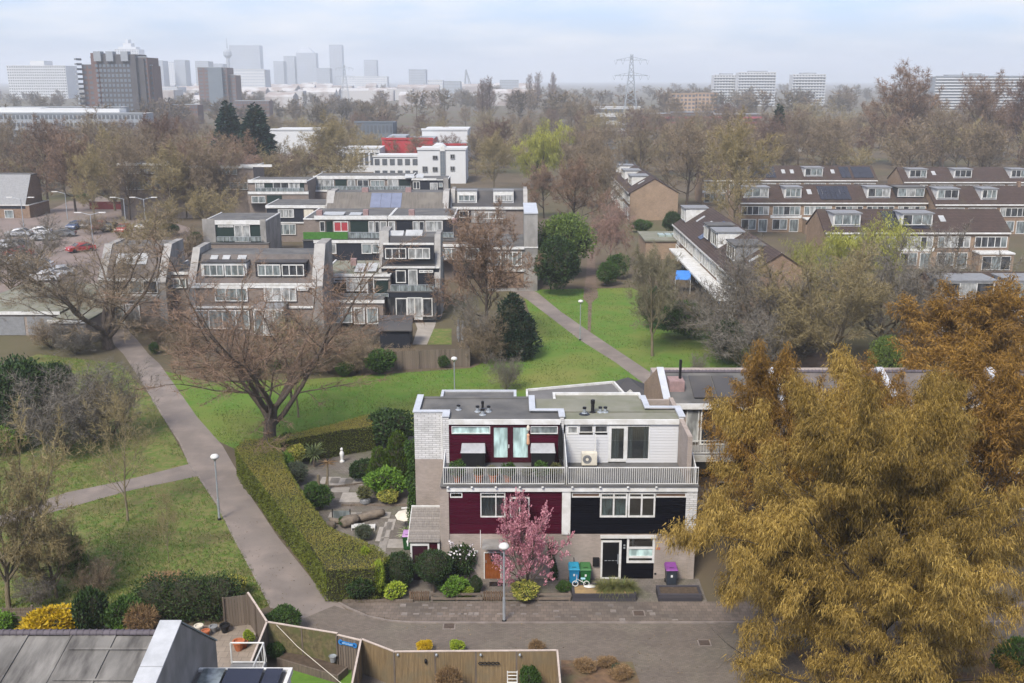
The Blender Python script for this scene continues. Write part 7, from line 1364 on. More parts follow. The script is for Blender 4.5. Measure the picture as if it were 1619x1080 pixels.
ptree('oval_brn', 'bare_tree', 'bare brown tree before the tan apartment block', 1180, 262, 190, 1.2); ptree('spruce', 'spruce_tree', 'dark spruce left of the white flats', 1228, 255, 165, 1.0); ptree('oval_brn', 'bare_tree', 'brown tree right of the spruce', 1300, 265, 185, 1.2); ptree('evergreen', 'dark_evergreen', 'dark evergreen beside the sandy gable', 1062, 372, 328, .9); ptree('laurels', 'green_hedge_bush', 'dark green bush before the sandy gable house', 1015, 368, 345, 1.3)
ptree('willow', 'willow_tree', 'round yellow willow before the grey industrial hall', 850, 300, 188, .98, 1.0); ptree('spruce', 'spruce_tree', 'small dark spruce under the yellow willow', 856, 285, 228, 1.0); ptree('oval_olv', 'bare_tree', 'olive bare tree left of the yellow willow', 780, 305, 212, 1.15); ptree('oval_red', 'bare_tree', 'reddish tree right behind the dark evergreen', 905, 370, 255, 1.1); ptree('oval_brn', 'bare_tree', 'brown tree beside the sandy gable row', 960, 350, 240, 1.0); ptree('oval_red', 'bare_tree', 'reddish brown tree left of the white dormers', 860, 345, 262, 1.0); ptree('oval_brn', 'bare_tree', 'brown tree beyond the fresh green one', 930, 330, 235, 1.1); ptree('oval_drk', 'bare_tree', 'dark tree above the grey industrial roof', 795, 262, 190, 1.1)
ptree('fir', 'fir_tree', 'left of the two dark firs above the far terrace', 367, 290, 160, 1.05); ptree('fir', 'fir_tree', 'right and broader of the two dark firs', 410, 300, 163, 1.12)
ptree('oval_olv', 'bare_tree', 'broad olive tree right of the dark firs', 535, 295, 185, 1.35); ptree('oval_drk', 'bare_tree', 'tall dark stemmed tree with a nest above the pale houses', 258, 318, 185, .95); ptree('oval_brn', 'bare_tree', 'bare brown tree left of the tall dark stemmed one', 165, 305, 182, 1.25); ptree('oval_red', 'bare_tree', 'reddish bare tree near the grey hipped roof', 75, 315, 190, 1.0); ptree('oval_brn', 'bare_tree', 'bare tree at the left edge above the hipped roof', 22, 300, 190, 1.0); ptree('weep_pnk', 'weeping_birch', 'broad pinkish weeping tree left of the flat green house', 345, 340, 232, 1.3); ptree('oval_brn', 'bare_tree', 'brown tree between the weeping tree and the dark stem', 300, 320, 205, 1.0); ptree('oval_brn', 'bare_tree', 'bare tree above the curve of the approach road', 205, 322, 215, 1.0); ptree('vase_olv', 'bare_tree', 'small olive tree beside the car park lamps', 265, 375, 315, 1.2); ptree('laurels', 'green_bush', 'low green hedge bush at the bend of the approach road', 133, 320, 305, 1.3); ptree('bush_brn', 'brown_bush', 'brown bush at the car park entrance', 150, 370, 340, 1.3); ptree('evergreen', 'dark_evergreen', 'dark shrub beside the flat green house', 310, 395, 362, 1.0); ptree('laurels', 'green_bush', 'long low green bush behind the parked cars', 270, 372, 352, 1.6)
ptree('bush_brn','brown_bush','brown bush in the gardens left of the raked roof houses',140,520,470,1.5); ptree('vase_gry','bare_tree','small grey tree before the white capped house',110,505,420,1.2); ptree('vase_olv','bare_tree','pale blossoming small tree before the second row',555,415,382,1.2)
for i, (px, tp, b) in enumerate(((763,127,196),(775,124,196),(837,119,172),(850,116,172),(873,117,172))): ptree('poplar', 'poplar_tree', ['left of the two near columnar poplars','right of the two near columnar poplars','left of the far trio of columnar poplars','middle of the far trio of columnar poplars','lone right poplar of the far trio'][i], px, b, tp, 1.1)
for i, (k_, px, py, tp, w) in enumerate((('oval_brn',228,338,205,1.15),('oval_red',292,342,222,1.1),('oval_brn',325,348,228,.9),('oval_olv',182,333,208,1.1),('oval_red',120,335,212,1.05),('vase_gry',60,430,345,1.4),('vase_olv',235,425,345,1.3),('bush_brn',285,420,365,1.6),('vase_gry',20,470,385,1.3))): ptree(k_, 'bare_tree', ['brown tree before the left pale house','reddish tree before the right pale house','narrow brown tree beside the weeping birch','olive tree at the road end before the pale houses','reddish tree left of the approach road bend','grey tree standing among the parked cars','olive tree between car park and raked roof house','brown thicket behind the white capped house','grey tree at the left edge below the car park'][i], px, py, tp, w)
for i, (k_, px, py, tp, w) in enumerate((('bush_brn',300,560,515,1.5),('laurels',330,556,535,1.1),('bush_gry',365,575,530,1.5),('bush_brn',410,585,535,1.6),('laurels',445,588,565,1.0),('bush_brn',260,545,505,1.3),('bush_gry',120,560,515,1.5),('bush_brn',80,550,505,1.4),('laurels',245,560,540,.8),('bush_gry',590,545,510,1.2),('bush_brn',640,575,548,1.2),('laurels',700,582,560,.8),('bush_brn',30,520,480,1.6),('bush_gry',215,525,490,1.2),('laurels',380,565,548,.9),('vase_gry',450,555,480,1.0),('bush_gry',505,545,505,1.4))): ptree(k_, 'garden_bush' if k_ != 'laurels' else 'green_shrub', 'garden growth before the modern terraces: ' + ['brown bush beside the footpath end','low evergreen behind the big bare tree','grey thicket under the raked roof house','broad brown thicket at the lawn corner','low evergreen left of the thin tree','brown bush at the path bend','grey bush under the wide bare tree','brown bush left under the wide bare tree','small evergreen right of the footpath','grey bush left of the shed','brown bush at the shed fence','green shrub on the board fence','brown bush beside the garages','grey bush at the white capped house','evergreen in the lawn corner','small grey tree before the conservatory','grey thicket left of the shed garden'][i], px, py, tp, w, cat='bush')
for i, (k_, px, py, tp, w) in enumerate((('oval_brn',205,348,222,1.2),('oval_olv',268,350,232,1.1),('oval_brn',352,348,222,1.0),('oval_olv',150,352,240,1.0),('oval_red',385,330,215,1.0),('vase_olv',330,372,300,1.3))): ptree(k_, 'bare_tree', ['brown tree nearest the left pale house wall','olive tree before the middle of the pale houses','brown tree right beside the pinkish weeping tree','olive tree between the two street lights','reddish tree below the dark firs','olive tree behind the flat green box house'][i], px, py, tp, w)
# woods that read as one mass
bare_proto('wood_a', 201, 12.0, 'oval', .22, BARK, TW_BRN, twigs=11, tw_len=.8, tw_w=.075, fine=.85); bare_proto('wood_b', 202, 12.0, 'oval', .20, BARKD, TW_DRK, twigs=11, tw_len=.8, tw_w=.075, fine=.85); bare_proto('wood_c', 203, 12.0, 'vase', .22, BARKO, TW_OLV, twigs=9, tw_len=.8, tw_w=.08, fine=.8)
LM_LEFT = [(-20,'at the left picture edge'),(40,'above the grey hipped roof'),(80,'beside the reddish tree'),(125,'left of the stepped brown tower'),(160,'below the left of the brown tower'),(195,'below the middle of the brown tower'),(230,'below the right of the brown tower'),(270,'between the two brown towers'),(310,'below the smaller brown tower'),(345,'left of the dark firs'),(390,'behind the dark firs'),(440,'right of the dark firs'),(475,'before the long white hall'),(510,'below the pointed skyline tower'),(545,'below the distant pylon')]
LM_MID = [(550,'below the distant pylon'),(590,'before the grey office slab'),(630,'left of the red roof'),(670,'before the white office'),(710,'behind the white hall'),(745,'right of the white office'),(775,'below the near poplars'),(815,'left of the yellow willow'),(850,'behind the yellow willow'),(890,'right of the yellow willow'),(930,'before the grey industrial hall'),(955,'right of the grey industrial hall')]
LM_RITE = [(905,'right of the yellow willow'),(950,'behind the grey industrial hall'),(995,'at the tall pylon'),(1035,'right of the tall pylon'),(1075,'below the tan flats'),(1115,'right of the tan flats'),(1150,'below the left white flats'),(1195,'below the taller white flats'),(1235,'beside the dark spruce'),(1275,'below the lone white flat'),(1320,'right of the lone white flat'),(1370,'left of the reddish giant'),(1430,'behind the reddish giant'),(1480,'right of the reddish giant'),(1520,'below the grey stepped flats'),(1570,'behind the tall right reddish tree'),(1612,'at the right picture edge'),(1670,'just past the right picture edge')]
def grove(label, n, pxr, yr, hr, seed, group, marks):
    rng = np.random.default_rng(seed); made = []
    for i in range(n):
        Y = math.exp(rng.uniform(math.log(yr[0]), math.log(yr[1]))); px = pxr[0] + (pxr[1]-pxr[0])*((i + rng.uniform(0,1))/n*7 % 1.0); x = (px - CX)/F*(Y*cp + CAMH*sp)
        k_ = ('wood_a','wood_a','wood_b','wood_c')[rng.integers(4)]; h_ = rng.uniform(*hr); made.append((px, k_, h_, put(k_, 'bare_tree', label, (x, Y, 0), h_, rng.uniform(1.0, 1.35), rng.uniform(0, 6.28), 'tree', group)))
    for i, (px, k_, h_, o) in enumerate(sorted(made, key=lambda t: t[0])):
        near = min(marks, key=lambda m_: abs(m_[0] - px))[1]; Y = o.location.y; f = math.log(Y/yr[0])/math.log(yr[1]/yr[0])
        o['label'] = '%s %s bare tree in the %s rank %s' % ('tall' if h_ > (hr[0]+hr[1])/2 else 'low', {'wood_a': 'brown', 'wood_b': 'dark', 'wood_c': 'olive'}[k_], 'front' if f < .33 else ('middle' if f < .67 else 'rear'), near)
    same = {}
    for t in sorted(made, key=lambda t: t[0]): same.setdefault(t[3]['label'], []).append(t[3])
    for lb, os_ in same.items():
        if len(os_) > 1:
            for o, w in zip(os_, {2: ['leftmost','rightmost'], 3: ['leftmost','middle','rightmost']}.get(len(os_), ['leftmost','second','third','rightmost'])): o['label'] = w + ' ' + lb
grove('bare tree in the belt behind the left terraces', 110, (-40,560), (228,500), (8,12), 1, 'trees behind the left terraces', LM_LEFT); grove('bare tree in the strip between terraces and white offices', 62, (540,960), (300,600), (7.5,12), 2, 'trees round the white offices', LM_MID); grove('bare tree in the wood behind the brown roofed rows', 130, (900,1650), (262,650), (9,17), 3, 'wood behind the brown roofed rows', LM_RITE)
def raw_tris(seed, H):
    s = Skel(seed); s.grow((0,0,-.05), (0,0,1), H*.9, .25, 0, bare_spec(H, 'oval', .7)[:3]); LV, LFc = tubes(s.seg[0] + s.seg[1], 3); p, d = s.twig_points(7); rng = s.rng; dd = d*.5 + rng.normal(size=p.shape)*.6; dd[:,2] += .25
    TV, TF = blades(p, dd, rng.uniform(.8,2.0,len(p)), np.full(len(p), .26), rng); return join([(LV, np.concatenate([LFc[:, [0,1,2]], LFc[:, [0,2,3]]])), (TV, TF)])
RAW = [raw_tris(s_, 12.0) for s_ in (201, 202, 203)]
def wood(name, label, n, pxr, yr, hr, m, seed):
    rng = np.random.default_rng(seed); parts, tint = [], []
    for i in range(n):
        V, Fa = RAW[i % 3]; Y = math.exp(rng.uniform(math.log(yr[0]), math.log(yr[1]))); px = rng.uniform(*pxr); x = (px - CX)/F*(Y*cp + CAMH*sp); H = rng.uniform(*hr)/12.0; a = rng.uniform(0, 6.28); w = H*rng.uniform(1.1, 1.6)
        R = np.array([[math.cos(a)*w, -math.sin(a)*w, 0],[math.sin(a)*w, math.cos(a)*w, 0],[0,0,H]]); parts.append((V @ R.T + np.array([x, Y, 0]), Fa)); tint.append(np.clip(rng.uniform(0,1) + rng.normal(size=len(Fa))*.2, 0, 1))
    V, Fa = join(parts); o = place(name, np_mesh(name, V, Fa, m, np.concatenate(tint))); return stuff(o, label, 'woodland')
WD = leafmat('winter_wood', (.17,.125,.085), (.10,.08,.06), (.13,.105,.06), trans=0)
wood('woodland', 'far bare tree belt below the right skyline', 170, (600,1750), (600,1900), (10,18), WD, 4); wood('woodland', 'far bare trees on the left below the towers', 130, (-80,620), (480,1300), (9,14), WD, 5)
print('RAWTRIS', [len(r[1]) for r in RAW])
# ------------------------------------------------------------------ far buildings
FW = mat('far_white_render', (.55,.56,.56), (.47,.48,.48), .8, .02); FG = mat('far_grey_cladding', (.27,.29,.31), (.22,.24,.26), .7, .02); FB = mat('tower_brown_brick', (.15,.09,.075), (.115,.07,.06), .9, .05); FT = mat('tan_brick', (.40,.28,.19), (.34,.235,.16), .9, .05); FR = mat('red_cladding', (.38,.03,.035), (.30,.025,.03), .6, .1); FD = mat('far_window_band', (.075,.085,.10), (.11,.12,.13), .3, .2); FBG = mat('blue_grey_cladding', (.13,.155,.18), (.10,.12,.14), .6, .05); FSK = mat('haze_paled_blue_glass', (.34,.37,.41), (.29,.32,.36), .5, .02)  # FSK: bluish glass lightened, the haze over the far skyline painted into its colour
def far(label, px0, px1, top, Y, wall, nst=0, ncol=0, dep=18, name='far_building', steps=(), cat='building', win=FD, bands=None, edge=None, roofm=None):
    z = ZY((px0+px1)/2, top, Y)[1]; k = (Y*cp + CAMH*sp - z*sp)/F; xa, xb = (px0-CX)*k, (px1-CX)*k; o = thing(name, label, cat, ((xa+xb)/2, Y, 0)); MB().box(xa,xb,Y,Y+dep,0,z).build('wall', wall, o)
    for s in steps:
        a, b, t, dy, m = s; zz = ZY((a+b)/2, t, Y)[1]; MB().box((a-CX)*k,(b-CX)*k,Y+dy,Y+dep*.8,0 if dy < 0 else z-.5,zz).build('setback_storey' if dy >= 0 else 'projecting_bay', m, o)
    if nst:
        g = MB(); h = z/nst
        for i in range(nst):
            if ncol:
                w = (xb-xa)/ncol
                for j in range(ncol): g.box(xa+w*(j+.18), xa+w*(j+.82), Y-.12, Y+.05, h*(i+.3), h*(i+.82))
            else: g.box(xa+.4, xb-.4, Y-.12, Y+.05, h*(i+.35), h*(i+.8))
        g.build('window_grid', win, o)['kind'] = 'stuff'
    if bands:
        for i in range(bands[0]): h = z/bands[0]; MB().box(xa-.3,xb+.3,Y-1.2,Y-.14,h*i+.2,h*i+1.2).build('balcony_band', bands[1], o)
    MB().box(xa-.2,xb+.2,Y-.25,Y+.4,z-.02,z+.6).build('roof_edge', edge or (wall if wall != FB else FG), o)
    if roofm: MB().box(xa,xb,Y+.4,Y+dep,z+.02,z+.1).build('roof', roofm, o)
    return o
TBAY = mat('slate_tower_bay', (.075,.07,.072), (.055,.05,.052), .7, .05)
far('big stepped brown brick apartment tower on the left', 143, 232, 91, 620, FB, 15, 12, 20, 'apartment_tower', ((160,217,86,-3.5,TBAY),(146,159,84,-2.5,FB),(217,228,93,-1.5,TBAY)), bands=None)
o = bpy.data.objects['apartment_tower']; k = (620*cp + 20*sp)/F
bw_ = MB()
for i in range(12):
    for j in range(9): bw_.box((161.5+j*6.2-CX)*k,(165.5+j*6.2-CX)*k,616.3,616.5,3+i*2.8,4.6+i*2.8)
bw_.build('window_grid', FBG, o)['kind'] = 'stuff'
for a_ in (162,181,204): MB().box((a_-CX)*k,(a_+11-CX)*k,614.8,620,37.0,42.5).build('roof_conservatory', FG, o)
for i in range(13): MB().box((128-CX)*k,(131-CX)*k,618,626,4+i*2.8,5.2+i*2.8).build('end_balcony', FG, o)
far('left wing of the big brown brick tower', 129, 146, 103, 624, FB, 12, 2, 14, 'tower_wing'); far('right wing of the big brown brick tower', 229, 241, 104, 624, FB, 12, 2, 14, 'tower_wing')
far('smaller brown brick tower to the right of the stepped one', 312, 358, 107, 900, FB, 12, 5, 22, 'apartment_tower', ((330,352,107,-4,FBG),)); far('lower brick wing of the smaller brown tower', 357, 372, 119, 905, FB, 10, 2, 18, 'tower_wing')
far('long low white roofed flats on the far left', -60, 225, 180, 450, FG, 4, 44, 14, 'low_flats', ((-40,60,171,3,FW),(60,130,172,3,FW),(130,185,173,3,FW)), roofm=FW)
far('second line of low pale flats behind the white roofed ones', -60, 190, 170, 520, FG, 4, 36, 12, 'low_flats', roofm=FW); far('red brown low flats below the small brown tower', 240, 312, 166, 640, FB, 4, 16, 12, 'low_flats'); far('red brown flats right of the small brown tower', 372, 425, 160, 760, FB, 4, 14, 12, 'low_flats')
far('wide white hospital block on the left skyline', 10, 103, 104, 1500, FW, 12, 26, 40, 'hospital_block', ((46,68,96,4,FW),)); far('white university tower with stepped crown behind the brown tower', 181, 219, 78, 2600, FW, 26, 10, 40, 'skyline_tower', ((186,214,74,4,FW),(193,206,68,8,FW),(197,201,62,10,FW)))
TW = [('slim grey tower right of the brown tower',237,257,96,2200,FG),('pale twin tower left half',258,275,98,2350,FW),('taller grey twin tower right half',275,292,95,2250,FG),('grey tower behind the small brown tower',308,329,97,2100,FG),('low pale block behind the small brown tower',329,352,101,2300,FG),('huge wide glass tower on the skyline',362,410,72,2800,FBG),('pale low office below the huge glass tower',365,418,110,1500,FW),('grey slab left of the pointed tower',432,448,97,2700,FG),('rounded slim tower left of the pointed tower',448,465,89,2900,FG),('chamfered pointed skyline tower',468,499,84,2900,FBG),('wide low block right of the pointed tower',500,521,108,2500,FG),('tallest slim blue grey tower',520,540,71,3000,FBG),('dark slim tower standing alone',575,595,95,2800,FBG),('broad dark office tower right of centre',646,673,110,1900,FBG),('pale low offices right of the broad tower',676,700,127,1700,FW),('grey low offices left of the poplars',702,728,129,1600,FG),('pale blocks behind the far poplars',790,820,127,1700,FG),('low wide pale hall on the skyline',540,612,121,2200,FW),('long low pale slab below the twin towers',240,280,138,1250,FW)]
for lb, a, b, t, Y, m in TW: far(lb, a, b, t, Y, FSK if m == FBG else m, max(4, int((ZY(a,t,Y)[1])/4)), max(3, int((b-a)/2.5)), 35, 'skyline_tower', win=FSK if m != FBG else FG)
z0 = ZY(482,84,2900)[1]; kk = (2900*cp)/F; t_ = [q for q in COL.objects if q.get('label') == 'chamfered pointed skyline tower'][0]; xa, xb = (470-CX)*kk, (498-CX)*kk; MB().add([(xa,2902,z0),(xb,2902,z0),(xb,2930,z0),(xa,2930,z0),(xa+8,2908,z0+15),(xb-16,2908,z0+15),(xb-16,2924,z0+15),(xa+8,2924,z0+15)],[(0,1,5,4),(1,2,6,5),(2,3,7,6),(3,0,4,7),(4,5,6,7)]).build('roof', FSK, t_)
x, z = ZY(358,60,2500); o = thing('observation_mast', 'thin observation mast left of the huge glass tower', 'mast', (x,2500,0)); MB().tube((x,2500,0),(x,2500,z*.74),5.0,4.0,10).tube((x,2500,z*.8),(x,2500,z),1.6,.5,8).build('shaft', FG, o); MB().lathe((x,2500,z*.62),[(4,0),(10,6),(10,14),(5,20)],12).build('crow_nest', FG, o)
o = thing('cable_bridge', 'leaning bridge pylon with stay cables on the skyline', 'bridge', (*P(738,152),0)); Y = 2000; xa, xb = ZY(737,125,Y)[0], ZY(745,125,Y)[0]; zt = ZY(737,110,Y)[1]; MB().tube((xa-4,Y,0),(xa,Y,zt),2.2,1.6,6).tube((xa,Y,zt),(xb,Y,14),1.0,1.0,5).tube((xa,Y,zt),(xa+6,Y,14),.8,.8,5).build('pylon', FG, o); MB().box(xa-40,xb+30,Y-6,Y+6,10,13).build('deck', FG, o)
# low city mass below the towers
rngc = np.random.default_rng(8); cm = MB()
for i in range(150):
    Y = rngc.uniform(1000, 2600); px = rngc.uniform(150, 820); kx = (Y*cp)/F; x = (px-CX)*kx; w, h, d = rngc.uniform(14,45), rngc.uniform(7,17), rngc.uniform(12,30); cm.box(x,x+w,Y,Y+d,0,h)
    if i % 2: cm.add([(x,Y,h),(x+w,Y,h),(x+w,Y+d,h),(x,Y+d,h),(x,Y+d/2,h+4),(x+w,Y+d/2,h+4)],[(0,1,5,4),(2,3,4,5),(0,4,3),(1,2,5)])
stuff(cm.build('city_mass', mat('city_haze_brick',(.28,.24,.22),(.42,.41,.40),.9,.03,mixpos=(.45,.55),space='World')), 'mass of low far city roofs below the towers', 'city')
far('left of the white high rise flats on the right skyline', 1129, 1170, 119, 1100, FW, 11, 9, 14, 'white_flats', ((1140,1160,116,3,FG),), bands=(11,FW)); far('right and taller wing of the white high rise flats', 1168, 1227, 115, 1080, FW, 12, 13, 14, 'white_flats', ((1185,1215,112,3,FG),), bands=(12,FW)); far('lone white high rise flat left of the reddish giants', 1254, 1306, 118, 1100, FW, 11, 11, 14, 'white_flats', ((1268,1292,115,3,FG),), bands=(11,FW)); far('long grey stepped flats behind the right trees', 1480, 1640, 121, 900, FG, 12, 0, 14, 'grey_flats', ((1500,1560,118,3,FG),(1540,1556,116,5,FG)), bands=(12,FW))
far('tan brick apartment block with balconies left of the white flats', 1063, 1100, 149, 760, FT, 6, 6, 16, 'tan_flats', (), bands=None); far('right wing of the tan brick apartment block', 1098, 1134, 148, 765, FT, 6, 6, 16, 'tan_flats')
for i, (a, b, t) in enumerate(((1016,1060,180),(1060,1128,178),(1128,1203,181),(940,1012,170))):
    o = far(['long red and grey banded low building, left part','long red and grey banded low building, middle part','long red and grey banded low building, right part','pale low building beside the pylon foot'][i], a, b, t, 560, FB if i < 3 else FW, 3, 0, 14, 'banded_building')
    if i < 3:
        k = (560*cp+20*sp)/F
        for j in range(3): MB().box((a-CX)*k-.5,(b-CX)*k+.5,558.6,559.6,1.2+j*2.7,2.2+j*2.7).build('red_band', mat('dusty_red_band',(.34,.07,.09),None,.7,.2), o)
# offices and halls in the middle distance
o = far('white office with rounded gable and tall arched stair window', 660, 736, 237, 275, FW, 0, 0, 16, 'white_office')
for a, b, c, d in ((684,246,692,252),(712,244,719,251),(684,264,692,271),(712,263,719,270),(668,263,676,272)): window(o, rc(a,b,c,d,275), 274.8, GREY, fw=.12, cols=(.5,), gl=[GD])
r = rc(696,234,704,276,275); sw = window(o, (r[0],r[1],1.0,r[3]), 274.75, GREY, fw=.12, cols=(.5,), rows=[.2,.4,.6,.8], gl=[FBG], name='stair_window'); MB().lathe(((r[0]+r[1])/2,274.7,r[3]-.2),[(.01,-.6),((r[1]-r[0])/2,-.6),((r[1]-r[0])/2,.2),((r[1]-r[0])*.35,.9),(.02,1.2)],14,1,.1).build('arch_head', WHITE, sw)
rb = rc(679,229,703,238,275.5); ar = MB(); n = 10; prf = [((rb[0]+rb[1])/2+(rb[1]-rb[0])/2*math.cos(math.pi*i/n), rb[2]+(rb[3]-rb[2])*math.sin(math.pi*i/n)) for i in range(n+1)]
ar.add([(x,275.4,z) for x,z in prf]+[(x,285,z) for x,z in prf],[tuple(range(n+1))]+[(i,n+1+i,n+2+i,i+1) for i in range(n)]); ar.build('barrel_roof', FW, o)
far('red banded supermarket roof behind the white office', 604, 684, 221, 325, FR, 0, 0, 20, 'red_hall', ((612,640,216,4,FG),), roofm=FG); far('second red roof edge right of the supermarket', 675, 737, 230, 318, FR, 0, 0, 14, 'red_hall', roofm=FG); far('large white flat hall behind the red roof', 667, 739, 206, 345, FW, 0, 0, 26, 'white_hall'); far('grey office slab left of the red roof', 560, 621, 194, 400, FBG, 2, 10, 14, 'grey_office'); far('long white roofed hall left of the white office', 425, 500, 206, 360, FW, 0, 0, 22, 'white_hall'); far('low pale workshop before the white office', 590, 662, 248, 285, FW, 2, 6, 14, 'white_hall'); far('low pale halls before the red roof', 500, 600, 235, 310, FW, 1, 12, 14, 'white_hall')
far('grey industrial hall right of the yellow willow', 925, 1019, 228, 330, FBG, 0, 0, 26, 'grey_hall'); o = bpy.data.objects['grey_hall']
for k in range(4): window(o, rc(960+k*7,235,965+k*7,243,329.9), 329.8, GREY, fw=.1, gl=[GD])
far('low pale sheds on the allotments beyond the farthest row', 1240, 1290, 236, 400, FW, 0, 0, 8, 'allotment_shed'); far('small white shed at the right edge beyond the trees', 1592, 1612, 212, 480, FW, 0, 0, 8, 'allotment_shed')
# lattice pylons
def pylon(label, px, Y, top, w):
    x, z = ZY(px, top, Y); o = thing('power_pylon', label, 'pylon', (x, Y, 0)); s = z/40.0; leg = MB(); br = MB(); wid = lambda h: (4.2*(1-h/z)**1.25+.55)*s; lv = [z*i/13 for i in range(14)]; r = .17*s
    for sx, sy in ((-1,-1),(1,-1),(1,1),(-1,1)):
        for a, b in zip(lv, lv[1:]): leg.tube((x+sx*wid(a),Y+sy*wid(a),a),(x+sx*wid(b),Y+sy*wid(b),b),r,r,4)
    for a, b in zip(lv, lv[1:]):
        for (p, q) in (((-1,-1),(1,-1)),((1,-1),(1,1)),((1,1),(-1,1)),((-1,1),(-1,-1))):
            br.tube((x+p[0]*wid(a),Y+p[1]*wid(a),a),(x+q[0]*wid(b),Y+q[1]*wid(b),b),r*.6,r*.6,4); br.tube((x+q[0]*wid(a),Y+q[1]*wid(a),a),(x+p[0]*wid(b),Y+p[1]*wid(b),b),r*.6,r*.6,4)
    leg.build('tower_leg', GREYM, o); br.build('lattice', GREYM, o)
    for h, L_ in ((.93*z, 8.0*s),(.74*z, 8.6*s)):
        a = MB().tube((x-L_,Y,h),(x+L_,Y,h),r,r,4).tube((x-L_,Y,h),(x,Y,h+1.6*s),r*.8,r*.8,4).tube((x+L_,Y,h),(x,Y,h+1.6*s),r*.8,r*.8,4)
        for k in (-3,-2,-1,1,2,3): a.tube((x+L_*k/4,Y,h),(x+L_*(k+.5)/4,Y,h+1.6*s*(1-abs(k)/4)),r*.5,r*.5,4)
        a = a.build('cross_arm', GREYM, o)
        for k in (-1,-.55,.55,1): MB().tube((x+L_*k-.8*s,Y,h),(x+L_*k,Y,h-2.2*s),.10*s,n=4).tube((x+L_*k+.8*s,Y,h),(x+L_*k,Y,h-2.2*s),.10*s,n=4).build('insulator', GREYM, a)
    MB().tube((x,Y,z*.93),(x,Y,z*1.0),r,r*.5,4).build('peak', GREYM, o)
pylon('tall lattice power pylon right of centre', 999, 520, 86, 50); pylon('distant lattice power pylon before the skyline', 544, 1000, 103, 30)
# ------------------------------------------------------------------ car park: cars and street lights
def car_mesh():
    prof = [(-2.15,.32),(-2.2,.62),(-2.05,.86),(-1.15,.98),(-.45,1.42),(.95,1.46),(1.75,1.02),(2.12,.92),(2.18,.5),(2.1,.3)]; b = MB(); n = len(prof); vs = []
    for sy, wv in ((-1,1),(1,1)):
        for x, z in prof: w = .88 if z < 1.0 else .70; vs.append((x, sy*w, z))
    b.add(vs, [tuple(range(n)), tuple(range(n,2*n))[::-1]] + [(i,(i+1) % n, n+(i+1) % n, n+i) for i in range(n)])
    g = MB()
    for sy in (-1,1): g.add([(-1.0,sy*.86,1.0),(1.55,sy*.86,1.02),(.9,sy*.722,1.40),(-.4,sy*.722,1.37)],[(0,1,2,3)])
    ws = MB().add([(-1.13,-.78,1.01),(-1.13,.78,1.01),(-.50,.66,1.41),(-.50,-.66,1.41)],[(0,1,2,3)]); ws.add([(1.70,-.78,1.07),(1.70,.78,1.07),(1.02,.66,1.45),(1.02,-.66,1.45)],[(0,1,2,3)])
    ws.v = [(x*1.012, y, z+.012) for x, y, z in ws.v]
    return b, g, ws
cb_, cg_, cw_ = car_mesh()
def tomesh(mb, n, m):
    me = bpy.data.meshes.new(n); me.from_pydata(mb.v, [], mb.f); me.materials.append(m); return me
CG = tomesh(cg_, 'side_window', GD); CWS = tomesh(cw_, 'windscreen', GD); CWH = tomesh(MB().tube((0,-.1,.32),(0,.1,.32),.32,n=14), 'wheel', DARKM); CHL = tomesh(MB().box(-.02,.02,-.16,.16,-.07,.07), 'headlight', WHITE); CTL = tomesh(MB().box(-.02,.02,-.14,.14,-.08,.08), 'tail_light', FR)
CP = {n: tomesh(cb_, 'body', mat('car_paint_'+n, c, tuple(v*.9 for v in c), .25, 1, spec=.6)) for n, c in dict(white=(.6,.61,.62), silver=(.34,.35,.36), red=(.32,.03,.03), black=(.015,.015,.018), blue=(.05,.08,.16), grey=(.12,.125,.13)).items()}
def car(label, col, px, py, rz):
    x, y = P(px, py); o = thing('parked_car', label, 'car', (x, y, .02), 'cars in the car park'); o.rotation_euler[2] = rz; place('body', CP[col], o); place('side_window', CG, o); place('windscreen', CWS, o)
    for wx in (-1.35,1.32):
        for wy in (-.8,.8): place('wheel', CWH, o, (wx, wy, 0))
    for wy in (-.6,.6): place('headlight', CHL, o, (-2.19, wy, .68)); place('tail_light', CTL, o, (2.15, wy, .8))
cars = [('white',62,371,.1,'white estate car at the left of the first car park line'),('silver',30,374,.1,'silver car beside the white estate at the left edge'),('grey',100,374,.2,'grey car right of the white estate'),('white',8,393,.3,'white car at the left picture edge of the car park'),('black',25,392,.2,'dark car in the second car park line at the left'),('silver',72,380,.15,'silver hatchback in front of the grey car'),
    ('red',158,362,1.5,'red car in the middle of the upper car park line'),('black',175,365,1.5,'black car right of the red one'),('red',196,367,1.5,'bright red car left of the lamp post'),('silver',228,362,1.5,'silver car under the double lamp'),('grey',142,360,1.5,'grey car in the upper line left of the red one'),('red',252,370,1.5,'orange red car at the right end of the upper line'),('blue',120,362,1.5,'dark blue car near the car park entrance'),
    ('red',30,404,.2,'dull red car in the third line at the left'),('white',60,425,.2,'white car under the wide bare tree'),('silver',22,418,.2,'silver car below the dull red one'),('black',45,440,.2,'black car half hidden below the white car'),('red',128,398,.8,'red car behind the branches right of the third line'),('silver',95,436,.3,'silver car deep under the wide bare tree'),('white',70,445,.25,'white car lowest in the car park')]
for col, px, py, rz, lb in cars: car(lb, col, px, py, rz)
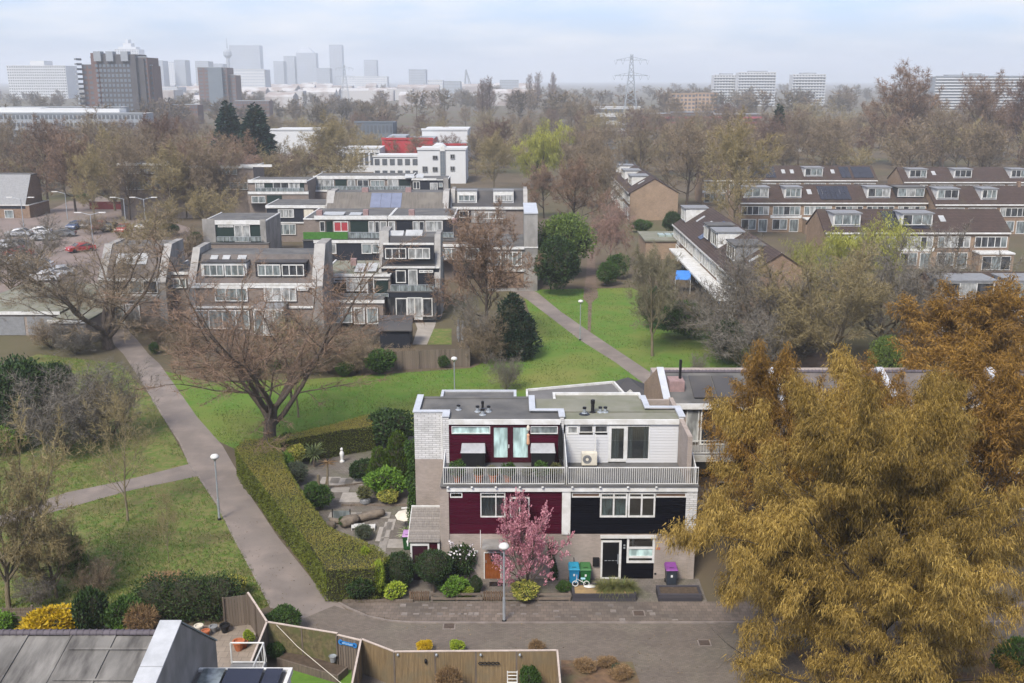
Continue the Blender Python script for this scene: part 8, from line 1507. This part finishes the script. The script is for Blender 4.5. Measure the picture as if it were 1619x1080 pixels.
def street_light(label, px, py, top, dbl):
    x, y = P(px, py); H = ZY(px, top, y)[1]; o = thing('tall_street_light', label, 'street light', (x, y, 0), 'tall lights round the car park'); MB().tube((x,y,0),(x,y,H*.95),.10,.06,8).build('pole', GREYM, o)
    for s in ((-1,1) if dbl else (-1,)):
        MB().tube((x,y,H*.93),(x+s*1.5,y,H*1.0),.045,n=6).build('arm', GREYM, o); MB().obox((x+s*2.0,y,H*1.0),(1.1,.3,.14)).build('lamp_head', WHITE, o)
street_light('double armed street light at the left of the car park',38,362,312,True); street_light('double armed street light right in the car park',231,362,312,True); street_light('single street light beside the approach road',107,347,303,False); street_light('single street light left of the right double light',199,355,312,False); street_light('double armed street light low behind the wide tree',148,392,336,True)
tag(MB().box(*[P(142,331)[0], P(205,331)[0]], P(170,331)[1], P(170,331)[1]+.3, 0, 1.6).build('red_wall', mat('dark_red_wall',(.16,.03,.03),None,.9,2)), 'low dark red wall beside the approach road', 'wall')
# flat garage roofs at the left
for i, (a, b, c, d) in enumerate(((-40,500,75,480),(25,520,85,497))):
    xa, ya = P(a, c and 540, 2.6); o = thing('garage_block', ['long low garage block at the left edge behind the holly','second low garage block beside the footpath end'][i], 'garage', (-50+i*6, 112+i*2, 0)); x0, x1, y0 = (-60,-49,108) if i == 0 else (-48.2,-44.5,104); MB().box(x0,x1,y0,y0+16,0,2.4).build('wall', BRICK, o); MB().box(x0-.15,x1+.15,y0-.15,y0+16.15,2.4,2.6).build('roof', FELT2, o); MB().box(x0-.2,x1+.2,y0-.22,y0-.15,2.35,2.7).build('roof_edge', WHITE, o)
    for k in range(3): w_ = (x1-x0)/3; MB().box(x0+w_*k+.15,x0+w_*(k+1)-.15,y0-.04,y0,.05,2.1).build('garage_door', GREY, o)
# ------------------------------------------------------------------ air
hz = MB().box(-4700,4700,-260,9000,-1.0,175.0).build('haze', None); hz.data.materials.clear()
hm = bpy.data.materials.new('haze_air'); hm.use_nodes = True; hm.node_tree.nodes.clear(); pv_ = hm.node_tree.nodes.new('ShaderNodeVolumePrincipled'); pv_.inputs['Density'].default_value = 0.0003; pv_.inputs['Color'].default_value = (.88,.94,1.0,1); pv_.inputs['Anisotropy'].default_value = 0.1
ho = hm.node_tree.nodes.new('ShaderNodeOutputMaterial'); hm.node_tree.links.new(pv_.outputs[0], ho.inputs['Volume']); hz.data.materials.append(hm); stuff(hz, 'thin pale haze filling the air over the town', 'haze')
